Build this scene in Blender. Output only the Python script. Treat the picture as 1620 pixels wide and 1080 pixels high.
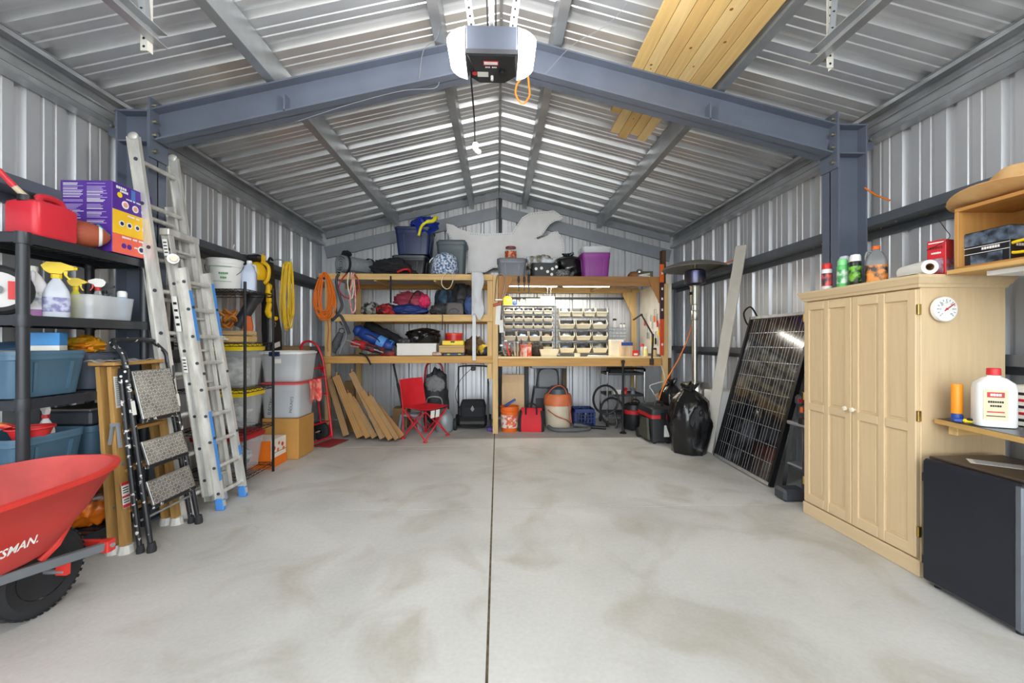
import bpy, bmesh, math, random
from mathutils import Vector, Matrix, noise
for _o in list(bpy.data.objects): bpy.data.objects.remove(_o)
SC = bpy.context.scene
COL = SC.collection
PI = math.pi
# ---------------------------------------------------------------- camera
F_PX, CAM_H, YAW = 640.0, 1.32, 23.0/640.0          # focal length in pixels of the 1620x1080 frame
cam = bpy.data.cameras.new('camera'); cam.sensor_width = 36.0; cam.lens = 36.0*F_PX/1620.0
cam.clip_start = 0.05; cam.clip_end = 200
camo = bpy.data.objects.new('camera', cam); COL.objects.link(camo)
camo.location = (0, 0, CAM_H); camo.rotation_euler = (PI/2, 0, -YAW)
SC.camera = camo
# ---------------------------------------------------------------- world, lights, exposure
w = bpy.data.worlds.new('world'); SC.world = w; w.use_nodes = True
bgn = w.node_tree.nodes['Background']; bgn.inputs[0].default_value = (0.90, 0.96, 1.0, 1); bgn.inputs[1].default_value = 3.0
vs = SC.view_settings
vs.view_transform = 'Standard'; vs.look = 'None'; vs.gamma = 1.0; vs.use_curve_mapping = False; vs.exposure = 0.9
def area_light(name, loc, rot, sx, sy, power, col=(1, 1, 1)):
    l = bpy.data.lights.new(name, 'AREA'); l.shape = 'RECTANGLE'; l.size = sx; l.size_y = sy; l.energy = power; l.color = col
    o = bpy.data.objects.new(name, l); COL.objects.link(o); o.location = loc; o.rotation_euler = rot; return o
# ---------------------------------------------------------------- pixel helpers (direction only; the depth comes from a plane)
def ray(px, py):
    u = (px-810)/F_PX; v = (540-py)/F_PX; s, c = math.sin(YAW), math.cos(YAW)
    return Vector((s+u*c, c-u*s, v))
def at(px, py, X=None, Y=None, Z=None):
    d = ray(px, py)
    t = Y/d.y if Y is not None else X/d.x if X is not None else (Z-CAM_H)/d.z
    return Vector((d.x*t, d.y*t, CAM_H+d.z*t))
def fx(px, Y): return at(px, 540, Y=Y).x
def fz(px, py, Y): return at(px, py, Y=Y).z
# ---------------------------------------------------------------- materials
def lin(c): return tuple((x/255/12.92 if x/255 <= 0.04045 else ((x/255+0.055)/1.055)**2.4) for x in c)
_mats = {}
def mat(name, c, rough=0.5, metal=0.0, var=0.08, scale=6.0, bump=0.0, bscale=60.0, stretch=(1, 1, 1), alpha=1.0, coat=0.0,
        c2=None, emit=0.0, trans=0.0, spec=0.5, contrast=0.5, bias=0.0):
    if name in _mats: return _mats[name]
    m = bpy.data.materials.new(name); m.use_nodes = True; nt = m.node_tree; N = nt.nodes; L = nt.links
    b = N['Principled BSDF']
    b.inputs['Roughness'].default_value = rough; b.inputs['Metallic'].default_value = metal
    b.inputs['Alpha'].default_value = alpha; b.inputs['Coat Weight'].default_value = coat
    b.inputs['Transmission Weight'].default_value = trans; b.inputs['Specular IOR Level'].default_value = spec
    tc = N.new('ShaderNodeTexCoord'); mp = N.new('ShaderNodeMapping'); mp.inputs['Scale'].default_value = stretch
    L.new(tc.outputs['Object'], mp.inputs['Vector'])
    nz = N.new('ShaderNodeTexNoise'); nz.inputs['Scale'].default_value = scale; nz.inputs['Detail'].default_value = 5
    L.new(mp.outputs[0], nz.inputs['Vector'])
    rp = N.new('ShaderNodeValToRGB'); l1 = lin(c)
    if c2 is not None: a_, b_ = lin(c2), l1
    else: a_, b_ = tuple(x*(1-var) for x in l1), tuple(min(1, x*(1+var)) for x in l1)
    rp.color_ramp.elements[0].color = (*a_, 1); rp.color_ramp.elements[1].color = (*b_, 1)
    rp.color_ramp.elements[0].position = 0.5+bias-contrast*0.4; rp.color_ramp.elements[1].position = 0.5+bias+contrast*0.4
    L.new(nz.outputs['Fac'], rp.inputs['Fac']); L.new(rp.outputs['Color'], b.inputs['Base Color'])
    if bump:
        n2 = N.new('ShaderNodeTexNoise'); n2.inputs['Scale'].default_value = bscale; n2.inputs['Detail'].default_value = 3
        L.new(mp.outputs[0], n2.inputs['Vector'])
        bp = N.new('ShaderNodeBump'); bp.inputs['Strength'].default_value = bump; bp.inputs['Distance'].default_value = 0.01
        L.new(n2.outputs['Fac'], bp.inputs['Height']); L.new(bp.outputs[0], b.inputs['Normal'])
    if emit:
        b.inputs['Emission Color'].default_value = (*l1, 1); b.inputs['Emission Strength'].default_value = emit
    _mats[name] = m
    return m
def wood(name, c, axis='x', dark=0.72):
    st = {'x': (1.2, 16, 16), 'y': (16, 1.2, 16), 'z': (16, 16, 1.2)}[axis]
    return mat(name, c, rough=0.62, c2=tuple(int(q*dark) for q in c), scale=2.2, stretch=st, bump=0.12, bscale=3.0, contrast=0.8)
# ---------------------------------------------------------------- mesh builder
def rotm(rx=0, ry=0, rz=0): return Matrix.Rotation(rz, 4, 'Z') @ Matrix.Rotation(ry, 4, 'Y') @ Matrix.Rotation(rx, 4, 'X')
class MB:
    def __init__(s): s.v = []; s.f = []; s.mi = []; s.m = Matrix()
    def xf(s, m): s.m = m; return s
    def add(s, vs_, fs_, mi=0):
        o = len(s.v); s.v += [tuple(s.m @ Vector(p)) for p in vs_]
        for f in fs_: s.f.append([i+o for i in f]); s.mi.append(mi)
        return s
    def box(s, c, d, r=0.0, rot=None, mi=0):
        hx, hy, hz = d[0]/2, d[1]/2, d[2]/2; C = Vector(c); R = rot or Matrix(); r = min(r, hx*0.98, hy*0.98, hz*0.98)
        if r <= 0:
            vs_ = [(x*hx, y*hy, z*hz) for z in (-1, 1) for y in (-1, 1) for x in (-1, 1)]
            fs_ = [(0, 2, 3, 1), (4, 5, 7, 6), (0, 1, 5, 4), (2, 6, 7, 3), (0, 4, 6, 2), (1, 3, 7, 5)]
        else:
            vs_ = []; idx = {}
            for z in (-1, 1):
                for y in (-1, 1):
                    for x in (-1, 1):
                        for k in range(3):
                            p = [x*(hx-r), y*(hy-r), z*(hz-r)]; p[k] = (x*hx, y*hy, z*hz)[k]
                            idx[(x, y, z, k)] = len(vs_); vs_.append(p)
            fs_ = []
            for k in range(3):
                a, b = [(1, 2), (2, 0), (0, 1)][k]
                for sg in (-1, 1):
                    q = []
                    for (i, j) in ((-1, -1), (1, -1), (1, 1), (-1, 1)):
                        t = [0, 0, 0]; t[k] = sg; t[a] = i; t[b] = j; q.append(idx[(*t, k)])
                    fs_.append(q if sg > 0 else q[::-1])
            for k in range(3):
                a, b = [(1, 2), (2, 0), (0, 1)][k]
                for i in (-1, 1):
                    for j in (-1, 1):
                        def key(kk, t_, a=a, b=b, k=k, i=i, j=j):
                            t = [0, 0, 0]; t[k] = t_; t[a] = i; t[b] = j; return idx[(*t, kk)]
                        q = [key(a, -1), key(a, 1), key(b, 1), key(b, -1)]
                        fs_.append(q if i*j < 0 else q[::-1])
            for z in (-1, 1):
                for y in (-1, 1):
                    for x in (-1, 1):
                        q = [idx[(x, y, z, k)] for k in range(3)]
                        fs_.append(q if x*y*z > 0 else q[::-1])
        return s.add([C + R.to_3x3() @ Vector(p) for p in vs_], fs_, mi)
    def bar(s, p, q, w_, h_, up=(0, 0, 1), r=0.0, mi=0):
        p, q = Vector(p), Vector(q); d = q-p; L_ = d.length; y = d.normalized(); x = y.cross(Vector(up))
        if x.length < 1e-5: x = y.cross(Vector((1, 0, 0)))
        x.normalize(); z = x.cross(y)
        R = Matrix((x, y, z)).transposed().to_4x4()
        return s.box((p+q)/2, (w_, L_, h_), r, R, mi)
    def tube(s, pts, r, n=8, closed=False, mi=0, caps=True):
        P_ = [Vector(p) for p in pts]; m_ = len(P_); vs_ = []; fs_ = []
        rr_ = r if isinstance(r, (list, tuple)) else [r]*m_
        t0 = (P_[1]-P_[0]).normalized(); nv = t0.orthogonal().normalized()
        for i in range(m_):
            a = P_[(i-1) % m_] if (closed or i > 0) else P_[i]; b = P_[(i+1) % m_] if (closed or i < m_-1) else P_[i]
            t = (b-a)
            t = t.normalized() if t.length > 1e-9 else t0
            nv = (nv - t*nv.dot(t)); nv = nv.normalized() if nv.length > 1e-6 else t.orthogonal().normalized()
            bv = t.cross(nv)
            for k in range(n):
                an = 2*PI*k/n; vs_.append(P_[i] + (nv*math.cos(an)+bv*math.sin(an))*rr_[i])
        for i in range(m_ if closed else m_-1):
            for k in range(n):
                a = i*n+k; b = i*n+(k+1) % n; c = ((i+1) % m_)*n+(k+1) % n; d = ((i+1) % m_)*n+k
                fs_.append((a, b, c, d))
        if caps and not closed:
            fs_.append(tuple(range(n-1, -1, -1))); fs_.append(tuple((m_-1)*n+k for k in range(n)))
        return s.add(vs_, fs_, mi)
    def cyl(s, p, q, r, n=12, mi=0): return s.tube([p, q], r, n, mi=mi)
    def loft(s, rings, cap0=True, cap1=True, mi=0):
        n = len(rings[0]); vs_ = [p for r_ in rings for p in r_]; fs_ = []
        for i in range(len(rings)-1):
            for k in range(n): fs_.append((i*n+k, i*n+(k+1) % n, (i+1)*n+(k+1) % n, (i+1)*n+k))
        if cap0: fs_.append(tuple(range(n-1, -1, -1)))
        if cap1: fs_.append(tuple((len(rings)-1)*n+k for k in range(n)))
        return s.add(vs_, fs_, mi)
    def lathe(s, prof, c=(0, 0, 0), n=20, mi=0, cap0=True, cap1=True, rot=None):
        R = rot or Matrix(); C = Vector(c)
        rings = [[C + R.to_3x3() @ Vector((max(r_, 1e-4)*math.cos(2*PI*k/n), max(r_, 1e-4)*math.sin(2*PI*k/n), z)) for k in range(n)] for r_, z in prof]
        return s.loft(rings, cap0, cap1, mi)
    def prism(s, poly, t, mi=0, base=(0, 0, 0), ux=(1, 0, 0), uy=(0, 0, 1), un=None):
        B = Vector(base); X = Vector(ux); Y = Vector(uy); Nn = Vector(un).normalized() if un else Y.cross(X).normalized()*1.0
        a = [B+X*p[0]+Y*p[1] for p in poly]; b = [q+Nn*t for q in a]; n = len(poly)
        fs_ = [tuple(range(n)), tuple(range(2*n-1, n-1, -1))] + [(i, i+n, (i+1) % n+n, (i+1) % n) for i in range(n)]
        return s.add(a+b, fs_, mi)
    def ell(s, c, d, n=14, m=9, amp=0.0, seed=0, freq=2.0, flat=None, mi=0):
        C = Vector(c); vs_ = []; fs_ = []; so = Vector((seed*7.13, seed*3.7, seed*1.9))
        for i in range(m+1):
            th = PI*i/m
            for k in range(n):
                ph = 2*PI*k/n; u = Vector((math.sin(th)*math.cos(ph), math.sin(th)*math.sin(ph), -math.cos(th)))
                k_ = 1.0 + (amp*noise.noise(u*freq+so) + amp*0.5*noise.noise(u*freq*2.7+so) + amp*0.55*(0.35-abs(noise.noise(u*freq*1.9+so*2)+0.6*noise.noise(u*freq*4.5+so))) if amp else 0)
                p = Vector((u.x*d[0]*k_, u.y*d[1]*k_, u.z*d[2]*k_))
                if flat is not None: p.z = max(p.z, flat)
                vs_.append(C+p)
        for i in range(m):
            for k in range(n): fs_.append((i*n+k, i*n+(k+1) % n, (i+1)*n+(k+1) % n, (i+1)*n+k))
        return s.add(vs_, fs_, mi)
    def grid(s, fn, nu, nv, mi=0, thick=0.0):
        vs_ = [Vector(fn(i/nu, j/nv)) for j in range(nv+1) for i in range(nu+1)]; W_ = nu+1
        fs_ = [(j*W_+i, j*W_+i+1, (j+1)*W_+i+1, (j+1)*W_+i) for j in range(nv) for i in range(nu)]
        if thick:
            nrm = [Vector() for _ in vs_]
            for f in fs_:
                nn = (vs_[f[1]]-vs_[f[0]]).cross(vs_[f[3]]-vs_[f[0]])
                for q in f: nrm[q] += nn
            o = len(vs_)
            bk = [p-(nn.normalized() if nn.length > 0 else Vector((0, 0, 1)))*thick for p, nn in zip(vs_, nrm)]
            f2 = [tuple(q+o for q in reversed(f)) for f in fs_]
            edge = [j*W_ for j in range(nv, 0, -1)] + [i for i in range(nu)] + [j*W_+nu for j in range(nv)] + [nv*W_+i for i in range(nu, 0, -1)]
            ef = [(edge[i], edge[(i+1) % len(edge)], edge[(i+1) % len(edge)]+o, edge[i]+o) for i in range(len(edge))]
            ef = [tuple(reversed(q)) for q in ef]
            return s.add(vs_+bk, fs_+f2+ef, mi)
        return s.add(vs_, fs_, mi)
    def mesh(s, name, mats, smooth=True, ang=35):
        me = bpy.data.meshes.new(name); me.from_pydata(s.v, [], s.f)
        for m in (mats if isinstance(mats, (list, tuple)) else [mats]): me.materials.append(m)
        me.polygons.foreach_set('material_index', s.mi)
        if smooth:
            me.polygons.foreach_set('use_smooth', [True]*len(me.polygons)); me.set_sharp_from_angle(angle=math.radians(ang))
        me.update(); return me
    def build(s, name, mats, parent=None, smooth=True, ang=35, world=False):
        if world and parent is not None:
            inv = wm(parent).inverted(); s.v = [tuple(inv @ Vector(p)) for p in s.v]
        return link(name, s.mesh(name, mats, smooth, ang), parent)
def link(name, data, parent=None):
    o = bpy.data.objects.new(name, data); COL.objects.link(o)
    if parent is not None: o.parent = parent
    return o
def wm(o):
    m = o.matrix_basis.copy()
    while o.parent is not None: o = o.parent; m = o.matrix_basis @ m
    return m
def tag(o, label, cat, group=None):
    o['label'] = label; o['category'] = cat
    if group: o['group'] = group
    return o
def thing(name, label, cat, loc=(0, 0, 0), rz=0.0, group=None):
    o = link(name, None); o.location = loc; o.rotation_euler = (0, 0, rz); o.empty_display_size = 0.1
    return tag(o, label, cat, group)
def one(b, name, mats, label, cat, loc=(0, 0, 0), rz=0.0, group=None, smooth=True, ang=35):
    o = b.build(name, mats, None, smooth, ang); o.location = loc; o.rotation_euler = (0, 0, rz)
    return tag(o, label, cat, group)
def struct(o): o['kind'] = 'structure'; return o
def dup(o, parent=None, loc=None, rz=None, label=None, group=None):
    c = o.copy(); COL.objects.link(c)
    if parent is not None: c.parent = parent
    if loc is not None: c.location = loc
    if rz is not None: c.rotation_euler = (0, 0, rz)
    if label: c['label'] = label
    if group: c['group'] = group
    for ch in list(o.children): dup(ch, c)
    return c
def rr(w_, d, r, n=4, cx=0, cy=0, z=0):
    r = min(r, w_/2*0.99, d/2*0.99); out = []
    for (sx, sy, a0) in ((1, 1, 0), (-1, 1, PI/2), (-1, -1, PI), (1, -1, 3*PI/2)):
        for k in range(n+1):
            a = a0+PI/2*k/n; out.append(Vector((cx+sx*(w_/2-r)+r*math.cos(a), cy+sy*(d/2-r)+r*math.sin(a), z)))
    return out
def text(s, width, M, m, parent, name='lettering', depth=0.001, height=None, bold=0.0):
    cu = bpy.data.curves.new(name, 'FONT'); cu.body = s; cu.size = 1.0; cu.extrude = 0.0; cu.align_x = 'CENTER'; cu.align_y = 'CENTER'
    cu.offset = bold; cu.resolution_u = 2
    to = bpy.data.objects.new(name, cu); me0 = to.to_mesh(); me = me0.copy(); to.to_mesh_clear(); bpy.data.objects.remove(to)
    xs = [v.co.x for v in me.vertices] or [0, 1]; ys = [v.co.y for v in me.vertices] or [0, 1]
    kx = width/max(1e-6, max(xs)-min(xs)); ky = kx if height is None else height/max(1e-6, max(ys)-min(ys))
    cx, cy = (max(xs)+min(xs))/2, (max(ys)+min(ys))/2
    vs_ = [(M @ Vector(((v.co.x-cx)*kx, (v.co.y-cy)*ky, 0.0))) for v in me.vertices]
    fs_ = [list(p.vertices) for p in me.polygons]
    b = MB(); b.add(vs_, fs_); return b.build(name, m, parent, smooth=False)
def frame_m(o, x, y):
    x = Vector(x).normalized(); y = Vector(y).normalized(); z = x.cross(y)
    m = Matrix((x, y, z)).transposed().to_4x4(); m.translation = Vector(o); return m
def arc(c, r, a0, a1, n, u=(1, 0, 0), v=(0, 0, 1)):
    C, U, V = Vector(c), Vector(u), Vector(v)
    return [C+U*(r*math.cos(a0+(a1-a0)*i/n))+V*(r*math.sin(a0+(a1-a0)*i/n)) for i in range(n+1)]
def smooth_path(pts, n=6):
    P_ = [Vector(p) for p in pts]; out = []
    for i in range(len(P_)-1):
        p0 = P_[max(0, i-1)]; p1 = P_[i]; p2 = P_[i+1]; p3 = P_[min(len(P_)-1, i+2)]
        for k in range(n):
            t = k/n; out.append(0.5*((2*p1)+(p2-p0)*t+(2*p0-5*p1+4*p2-p3)*t*t+(3*p1-p0-3*p2+p3)*t**3))
    out.append(P_[-1]); return out
# ---------------------------------------------------------------- shared materials
STEEL = mat('red_oxide_free_steel_paint', (98, 106, 122), rough=0.42, var=0.10, scale=3, spec=0.5)
GALV = mat('galvanised_steel', (176, 180, 184), rough=0.36, metal=0.65, var=0.16, scale=5)
ROOFM = mat('galvalume_roof_sheet', (216, 218, 221), rough=0.32, metal=0.6, var=0.06, scale=3)
WALLM = mat('white_wall_sheet', (210, 212, 216), rough=0.38, metal=0.45, var=0.04, scale=2.0)
CONC = None
BOLT = mat('zinc_bolt', (176, 170, 150), rough=0.35, metal=0.9)
PINE_X = wood('pine_x', (228, 188, 124), 'x', 0.82)
PINE_Y = wood('pine_y', (228, 190, 128), 'y', 0.82)
PINE_Z = wood('pine_z', (226, 188, 126), 'z', 0.82)
BROWN_X = wood('brown_lumber_x', (172, 122, 70), 'x', 0.75)
BLACK = mat('black_plastic', (26, 27, 30), rough=0.45, var=0.2)
BLACKM = mat('black_metal', (22, 23, 26), rough=0.38, metal=0.2, var=0.15)
DKGREY = mat('dark_grey_plastic', (56, 60, 66), rough=0.5, var=0.12)
MIDGREY = mat('grey_plastic', (120, 124, 130), rough=0.5, var=0.08)
WHITE = mat('white_plastic', (232, 232, 230), rough=0.42, var=0.03)
PAPER = mat('white_paper', (228, 226, 220), rough=0.8, var=0.04)
RED = mat('red_paint', (186, 34, 40), rough=0.35, var=0.08)
REDPL = mat('red_plastic', (206, 46, 48), rough=0.4, var=0.06)
ORANGE = mat('orange_plastic', (226, 104, 30), rough=0.42, var=0.08)
ORCORD = mat('orange_cord', (236, 122, 28), rough=0.5, var=0.1)
YELLOW = mat('yellow_plastic', (240, 208, 30), rough=0.4, var=0.06)
BLUE = mat('blue_plastic', (34, 72, 156), rough=0.42, var=0.1)
NAVY = mat('navy_plastic', (28, 44, 86), rough=0.4, var=0.1)
TEAL = mat('teal_blue_tote', (74, 106, 128), rough=0.45, var=0.06)
CARD = mat('cardboard', (160, 120, 72), rough=0.85, var=0.08, scale=9)
CARD2 = mat('pale_cardboard', (152, 120, 82), rough=0.85, var=0.1, scale=12)
CARDDK = mat('cardboard_edge', (112, 82, 50), rough=0.9, var=0.2, scale=40)
ALU = mat('aluminium_rail', (206, 207, 206), rough=0.32, metal=0.75, var=0.14, scale=14, stretch=(1, 1, 0.2))
CHROME = mat('chrome', (214, 216, 218), rough=0.14, metal=1.0, var=0.03)
RUBBER = mat('black_rubber', (36, 37, 40), rough=0.75, var=0.2, bump=0.1)
CLEAR = mat('clear_plastic', (224, 230, 236), rough=0.15, alpha=0.2, var=0.02)
FROST = mat('frosted_plastic', (236, 240, 244), rough=0.25, alpha=0.36, var=0.03)
BAGBLK = mat('black_bin_liner', (18, 18, 20), rough=0.2, var=0.2, bump=0.9, bscale=9, coat=0.3)
GREY = mat('grey_fabric', (92, 96, 102), rough=0.85, var=0.14, scale=30)
BLACKF = mat('black_fabric', (30, 31, 36), rough=0.85, var=0.25, scale=20, bump=0.2, bscale=30)
# ================================================================ THE SETTING
XL, XR, YB, YF = -3.0, 3.1, 6.92, -0.7
RIDGE_X, RIDGE_Z, SLOPE = 0.03, 3.88, 0.245
def roof_z(x): return RIDGE_Z - SLOPE*abs(x-RIDGE_X)
def concrete(name, c, c2, rough=0.55):
    m = bpy.data.materials.new(name); m.use_nodes = True; N = m.node_tree.nodes; L = m.node_tree.links; b = N['Principled BSDF']
    tc = N.new('ShaderNodeTexCoord')
    def nz(scale, det=6, dist=0.0):
        n = N.new('ShaderNodeTexNoise'); n.inputs['Scale'].default_value = scale; n.inputs['Detail'].default_value = det
        n.inputs['Distortion'].default_value = dist; L.new(tc.outputs['Object'], n.inputs['Vector']); return n
    def ramp(src, p0, p1, a, b_):
        r_ = N.new('ShaderNodeValToRGB'); e = r_.color_ramp.elements; e[0].position = p0; e[1].position = p1
        e[0].color = (*a, 1); e[1].color = (*b_, 1); L.new(src.outputs['Fac'], r_.inputs['Fac']); return r_
    base = ramp(nz(0.9, 8, 0.6), 0.34, 0.66, lin(c2), lin(c))
    st = ramp(nz(1.7, 7, 1.4), 0.5, 0.72, (0, 0, 0), (1, 1, 1))
    mx = N.new('ShaderNodeMix'); mx.data_type = 'RGBA'; L.new(base.outputs['Color'], mx.inputs['A'])
    mul = N.new('ShaderNodeMath'); mul.operation = 'MULTIPLY'; mul.inputs[1].default_value = 0.5
    L.new(st.outputs['Color'], mul.inputs[0]); L.new(mul.outputs[0], mx.inputs['Factor']); mx.inputs['B'].default_value = (*lin((150, 140, 120)), 1)
    fine = ramp(nz(46, 4), 0.3, 0.75, (0.86, 0.86, 0.86), (1, 1, 1))
    m2 = N.new('ShaderNodeMix'); m2.data_type = 'RGBA'; m2.blend_type = 'MULTIPLY'; m2.inputs['Factor'].default_value = 0.7
    L.new(mx.outputs['Result'], m2.inputs['A']); L.new(fine.outputs['Color'], m2.inputs['B']); L.new(m2.outputs['Result'], b.inputs['Base Color'])
    rr_ = ramp(nz(3.0), 0.3, 0.7, (rough-0.14,)*3, (rough+0.16,)*3); L.new(rr_.outputs['Color'], b.inputs['Roughness'])
    bp = N.new('ShaderNodeBump'); bp.inputs['Strength'].default_value = 0.12; bp.inputs['Distance'].default_value = 0.004
    L.new(nz(70, 4).outputs['Fac'], bp.inputs['Height']); L.new(bp.outputs[0], b.inputs['Normal'])
    return m
CONC = concrete('concrete_slab', (202, 201, 197), (180, 179, 174))
b = MB(); b.box(((XL+XR)/2, 0, -0.112), (XR-XL+0.3, 2*YB+0.3, 0.2)); floor = struct(b.build('floor', mat('slab_subbase', (104, 92, 72), rough=0.9, var=0.4, scale=30)))
JX, JY = -0.042, [3.2, 5.12]
ys = [-7.0, -0.7, 1.28] + JY + [YB]
for (x0, x1) in ((XL-0.1, JX-0.006), (JX+0.006, XR+0.1)):
    for i in range(len(ys)-1):
        g = 0.0035; b = MB(); b.box(((x0+x1)/2, (ys[i]+ys[i+1])/2, -0.04), (x1-x0, ys[i+1]-ys[i]-2*g, 0.08)); b.build('slab', CONC, floor)
struct(MB().box((0, -7.5, -0.18), (60, 40, 0.2)).build('ground', mat('gravel_ground', (160, 150, 132), rough=0.9, var=0.2, scale=12)))
# ---- ribbed sheets
def sheet_profile(width, period=0.3048, deep=False):
    """(across, out) points; the major rib goes out, away from the room."""
    pts = []; n = round(width/period); p = width/n
    for i in range(n):
        o = i*p
        for a, d in ((0.0, 0.048), (0.028, 0.048), (0.048, 0.0), (0.112, 0.0), (0.118, 0.006), (0.134, 0.006), (0.140, 0.0), (0.182, 0.0), (0.188, 0.006), (0.204, 0.006), (0.210, 0.0), (0.253, 0.0), (0.273, 0.048)) if deep else ((0.0, 0.034), (0.016, 0.034), (0.034, 0.0), (0.112, 0.0), (0.118, 0.005), (0.132, 0.005), (0.138, 0.0),
                     (0.187, 0.0), (0.193, 0.005), (0.207, 0.005), (0.213, 0.0), (0.271, 0.0), (0.289, 0.034)):
            pts.append((o+a*p/0.3048, d))
    pts.append((width, 0.048 if deep else 0.034)); return pts
def sheet(name, prof, lo, hi, to3, parent, m, me=None):
    b = MB(); n = len(prof); vs_ = [to3(a, d, lo(a)) for a, d in prof]+[to3(a, d, hi(a)) for a, d in prof]
    b.add(vs_, [(i, i+1, n+i+1, n+i) for i in range(n-1)]); return b.build(name, m, parent, smooth=False)
PW = 0.9144; prof = sheet_profile(PW)
n_y = int(math.ceil((YB-YF)/PW)); y0s = [YB-(i+1)*PW for i in range(n_y)]
def trimb(name, fn, m=None, parent=None):
    b = MB(); fn(b); return struct(b.build(name, m or STEEL, parent)) if parent is None else b.build(name, m or STEEL, parent)
# left and right walls: the panels are children of a base rail that runs along the slab
wl = trimb('wall_left', lambda b: b.box((XL-0.02, (YF+YB)/2, 0.03), (0.02, YB-YF, 0.06)), GALV)
wr = trimb('wall_right', lambda b: b.box((XR+0.02, (YF+YB)/2, 0.03), (0.02, YB-YF, 0.06)), GALV)
wb = trimb('wall_back', lambda b: b.box(((XL+XR)/2, YB+0.02, 0.03), (XR-XL, 0.02, 0.06)), GALV)
pl = sheet('wall_panel', prof, lambda a: 0.0, lambda a: roof_z(XL)+0.055, lambda a, d, z: (XL-d, a, z), wl, WALLM); pl.location.y = y0s[0]
pr = sheet('wall_panel', prof, lambda a: 0.0, lambda a: roof_z(XR)+0.055, lambda a, d, z: (XR+d, a, z), wr, WALLM); pr.location.y = y0s[0]
for y in y0s[1:]:
    for q, p_ in ((pl, wl), (pr, wr)): c = dup(q, p_); c.location.y = y
x = XL
while x < XR-0.01:
    wd = min(PW, XR-x); k = max(1, round(wd/0.3048))
    sheet('wall_panel', sheet_profile(wd), lambda a: 0.0, lambda a, x=x: roof_z(x+a)+0.06, lambda a, d, z, x=x: (x+a, YB+d, z), wb, WALLM); x += wd
# roof sheets
rf = struct(MB().box((RIDGE_X, (YF+YB)/2, RIDGE_Z+0.05), (0.3, YB-YF, 0.004)).build('ceiling', GALV))
for sg, xe in ((-1, XL-0.06), (1, XR+0.06)):
    q = sheet('roof_panel', sheet_profile(PW, deep=True), lambda a: RIDGE_X, lambda a, xe=xe: xe, lambda a, d, x_: (x_, a, roof_z(x_)+d), rf, ROOFM); q.location.y = y0s[0]+0.06
    for y in y0s[1:]: c = dup(q, rf); c.location.y = y+0.06
b = MB(); b.box((RIDGE_X, (YF+YB)/2, RIDGE_Z-0.008), (0.022, YB-YF, 0.012)); b.build('ridge_seam', GALV, rf)
for i in range(14): MB().cyl((RIDGE_X, 3.2+i*0.27, RIDGE_Z-0.02), (RIDGE_X, 3.2+i*0.27, RIDGE_Z-0.004), 0.012, 8).build('rivet', GALV, rf)
# purlins (C sections seen from below): web vertical, flanges and lips
def cee(b, x, y0, y1, ztop, h, fl, sg, t=0.004, lip=0.02):
    b.box((x, (y0+y1)/2, ztop-h/2), (t, y1-y0, h)); b.box((x+sg*fl/2, (y0+y1)/2, ztop-h), (fl, y1-y0, t)); b.box((x+sg*fl/2, (y0+y1)/2, ztop), (fl, y1-y0, t))
    b.box((x+sg*fl, (y0+y1)/2, ztop-h+lip/2), (t, y1-y0, lip)); b.box((x+sg*fl, (y0+y1)/2, ztop-lip/2), (t, y1-y0, lip))
YFR = 3.15
k_ = 1
for (x, sg, dz) in ((-1.66, -1, 0.012), (1.70, 1, 0.012), (-0.40, -1, 0.012), (0.42, 1, 0.012)):
    o = trimb(f'trim_{k_}', lambda b: cee(b, x, YF, YB-0.03, roof_z(x)-dz, 0.19, 0.07, sg), GALV); o['label'] = 'galvanised steel roof purlin'; k_ += 1
# eave struts
for (x, sg) in ((XL+0.08, 1), (XR-0.08, -1)):
    def f(b, x=x, sg=sg):
        b.box((x-sg*0.03, (YF+YB)/2, 3.06), (0.004, YB-YF, 0.2)); zt = roof_z(x)-0.006
        b.box((x+sg*0.01-sg*0.03, (YF+YB)/2, 2.93), (0.09, YB-YF, 0.005)); b.box((x+sg*0.025, (YF+YB)/2, 2.95), (0.004, YB-YF, 0.035))
        b.bar((x+sg*0.0, YF, zt-0.003), (x+sg*0.0, YB, zt-0.003), 0.11, 0.005, up=(-sg*SLOPE*-1*-1, 0, 1)); b.box((x+sg*0.055, (YF+YB)/2, zt-0.015), (0.004, YB-YF, 0.03))
        b.box((x-sg*0.02, (YF+YB)/2, 3.0), (0.012, YB-YF, 0.012)); b.box((x-sg*0.02, (YF+YB)/2, 3.07), (0.012, YB-YF, 0.012))
    o = trimb(f'trim_{k_}', f, GALV); k_ += 1
# girts: Z sections, web flat, inner lip up, wall lip down
def girt(b, xw, sg, z, y0, y1, dep=0.19):
    b.box((xw+sg*dep/2, (y0+y1)/2, z), (dep, y1-y0, 0.004)); b.box((xw+sg*dep, (y0+y1)/2, z+0.033), (0.004, y1-y0, 0.066)); b.box((xw+sg*0.01, (y0+y1)/2, z-0.03), (0.004, y1-y0, 0.06))
GIRTD = mat('grey_girt', (104, 110, 118), rough=0.4, metal=0.4, var=0.12)
for (xw, sg) in ((XL+0.005, 1), (XR-0.005, -1)):
    for z in (2.22, 1.18):
        o = trimb(f'trim_{k_}', lambda b: girt(b, xw, sg, z, YF, YB-0.02), GIRTD); k_ += 1
        if z > 2:
            for i in range(9):
                y = YFR-0.75+i*0.17
                MB().cyl((xw+sg*(0.08+0.05*(i % 2)), y, z-0.012), (xw+sg*(0.08+0.05*(i % 2)), y, z), 0.009, 6).build('bolt', BOLT, o)
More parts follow.
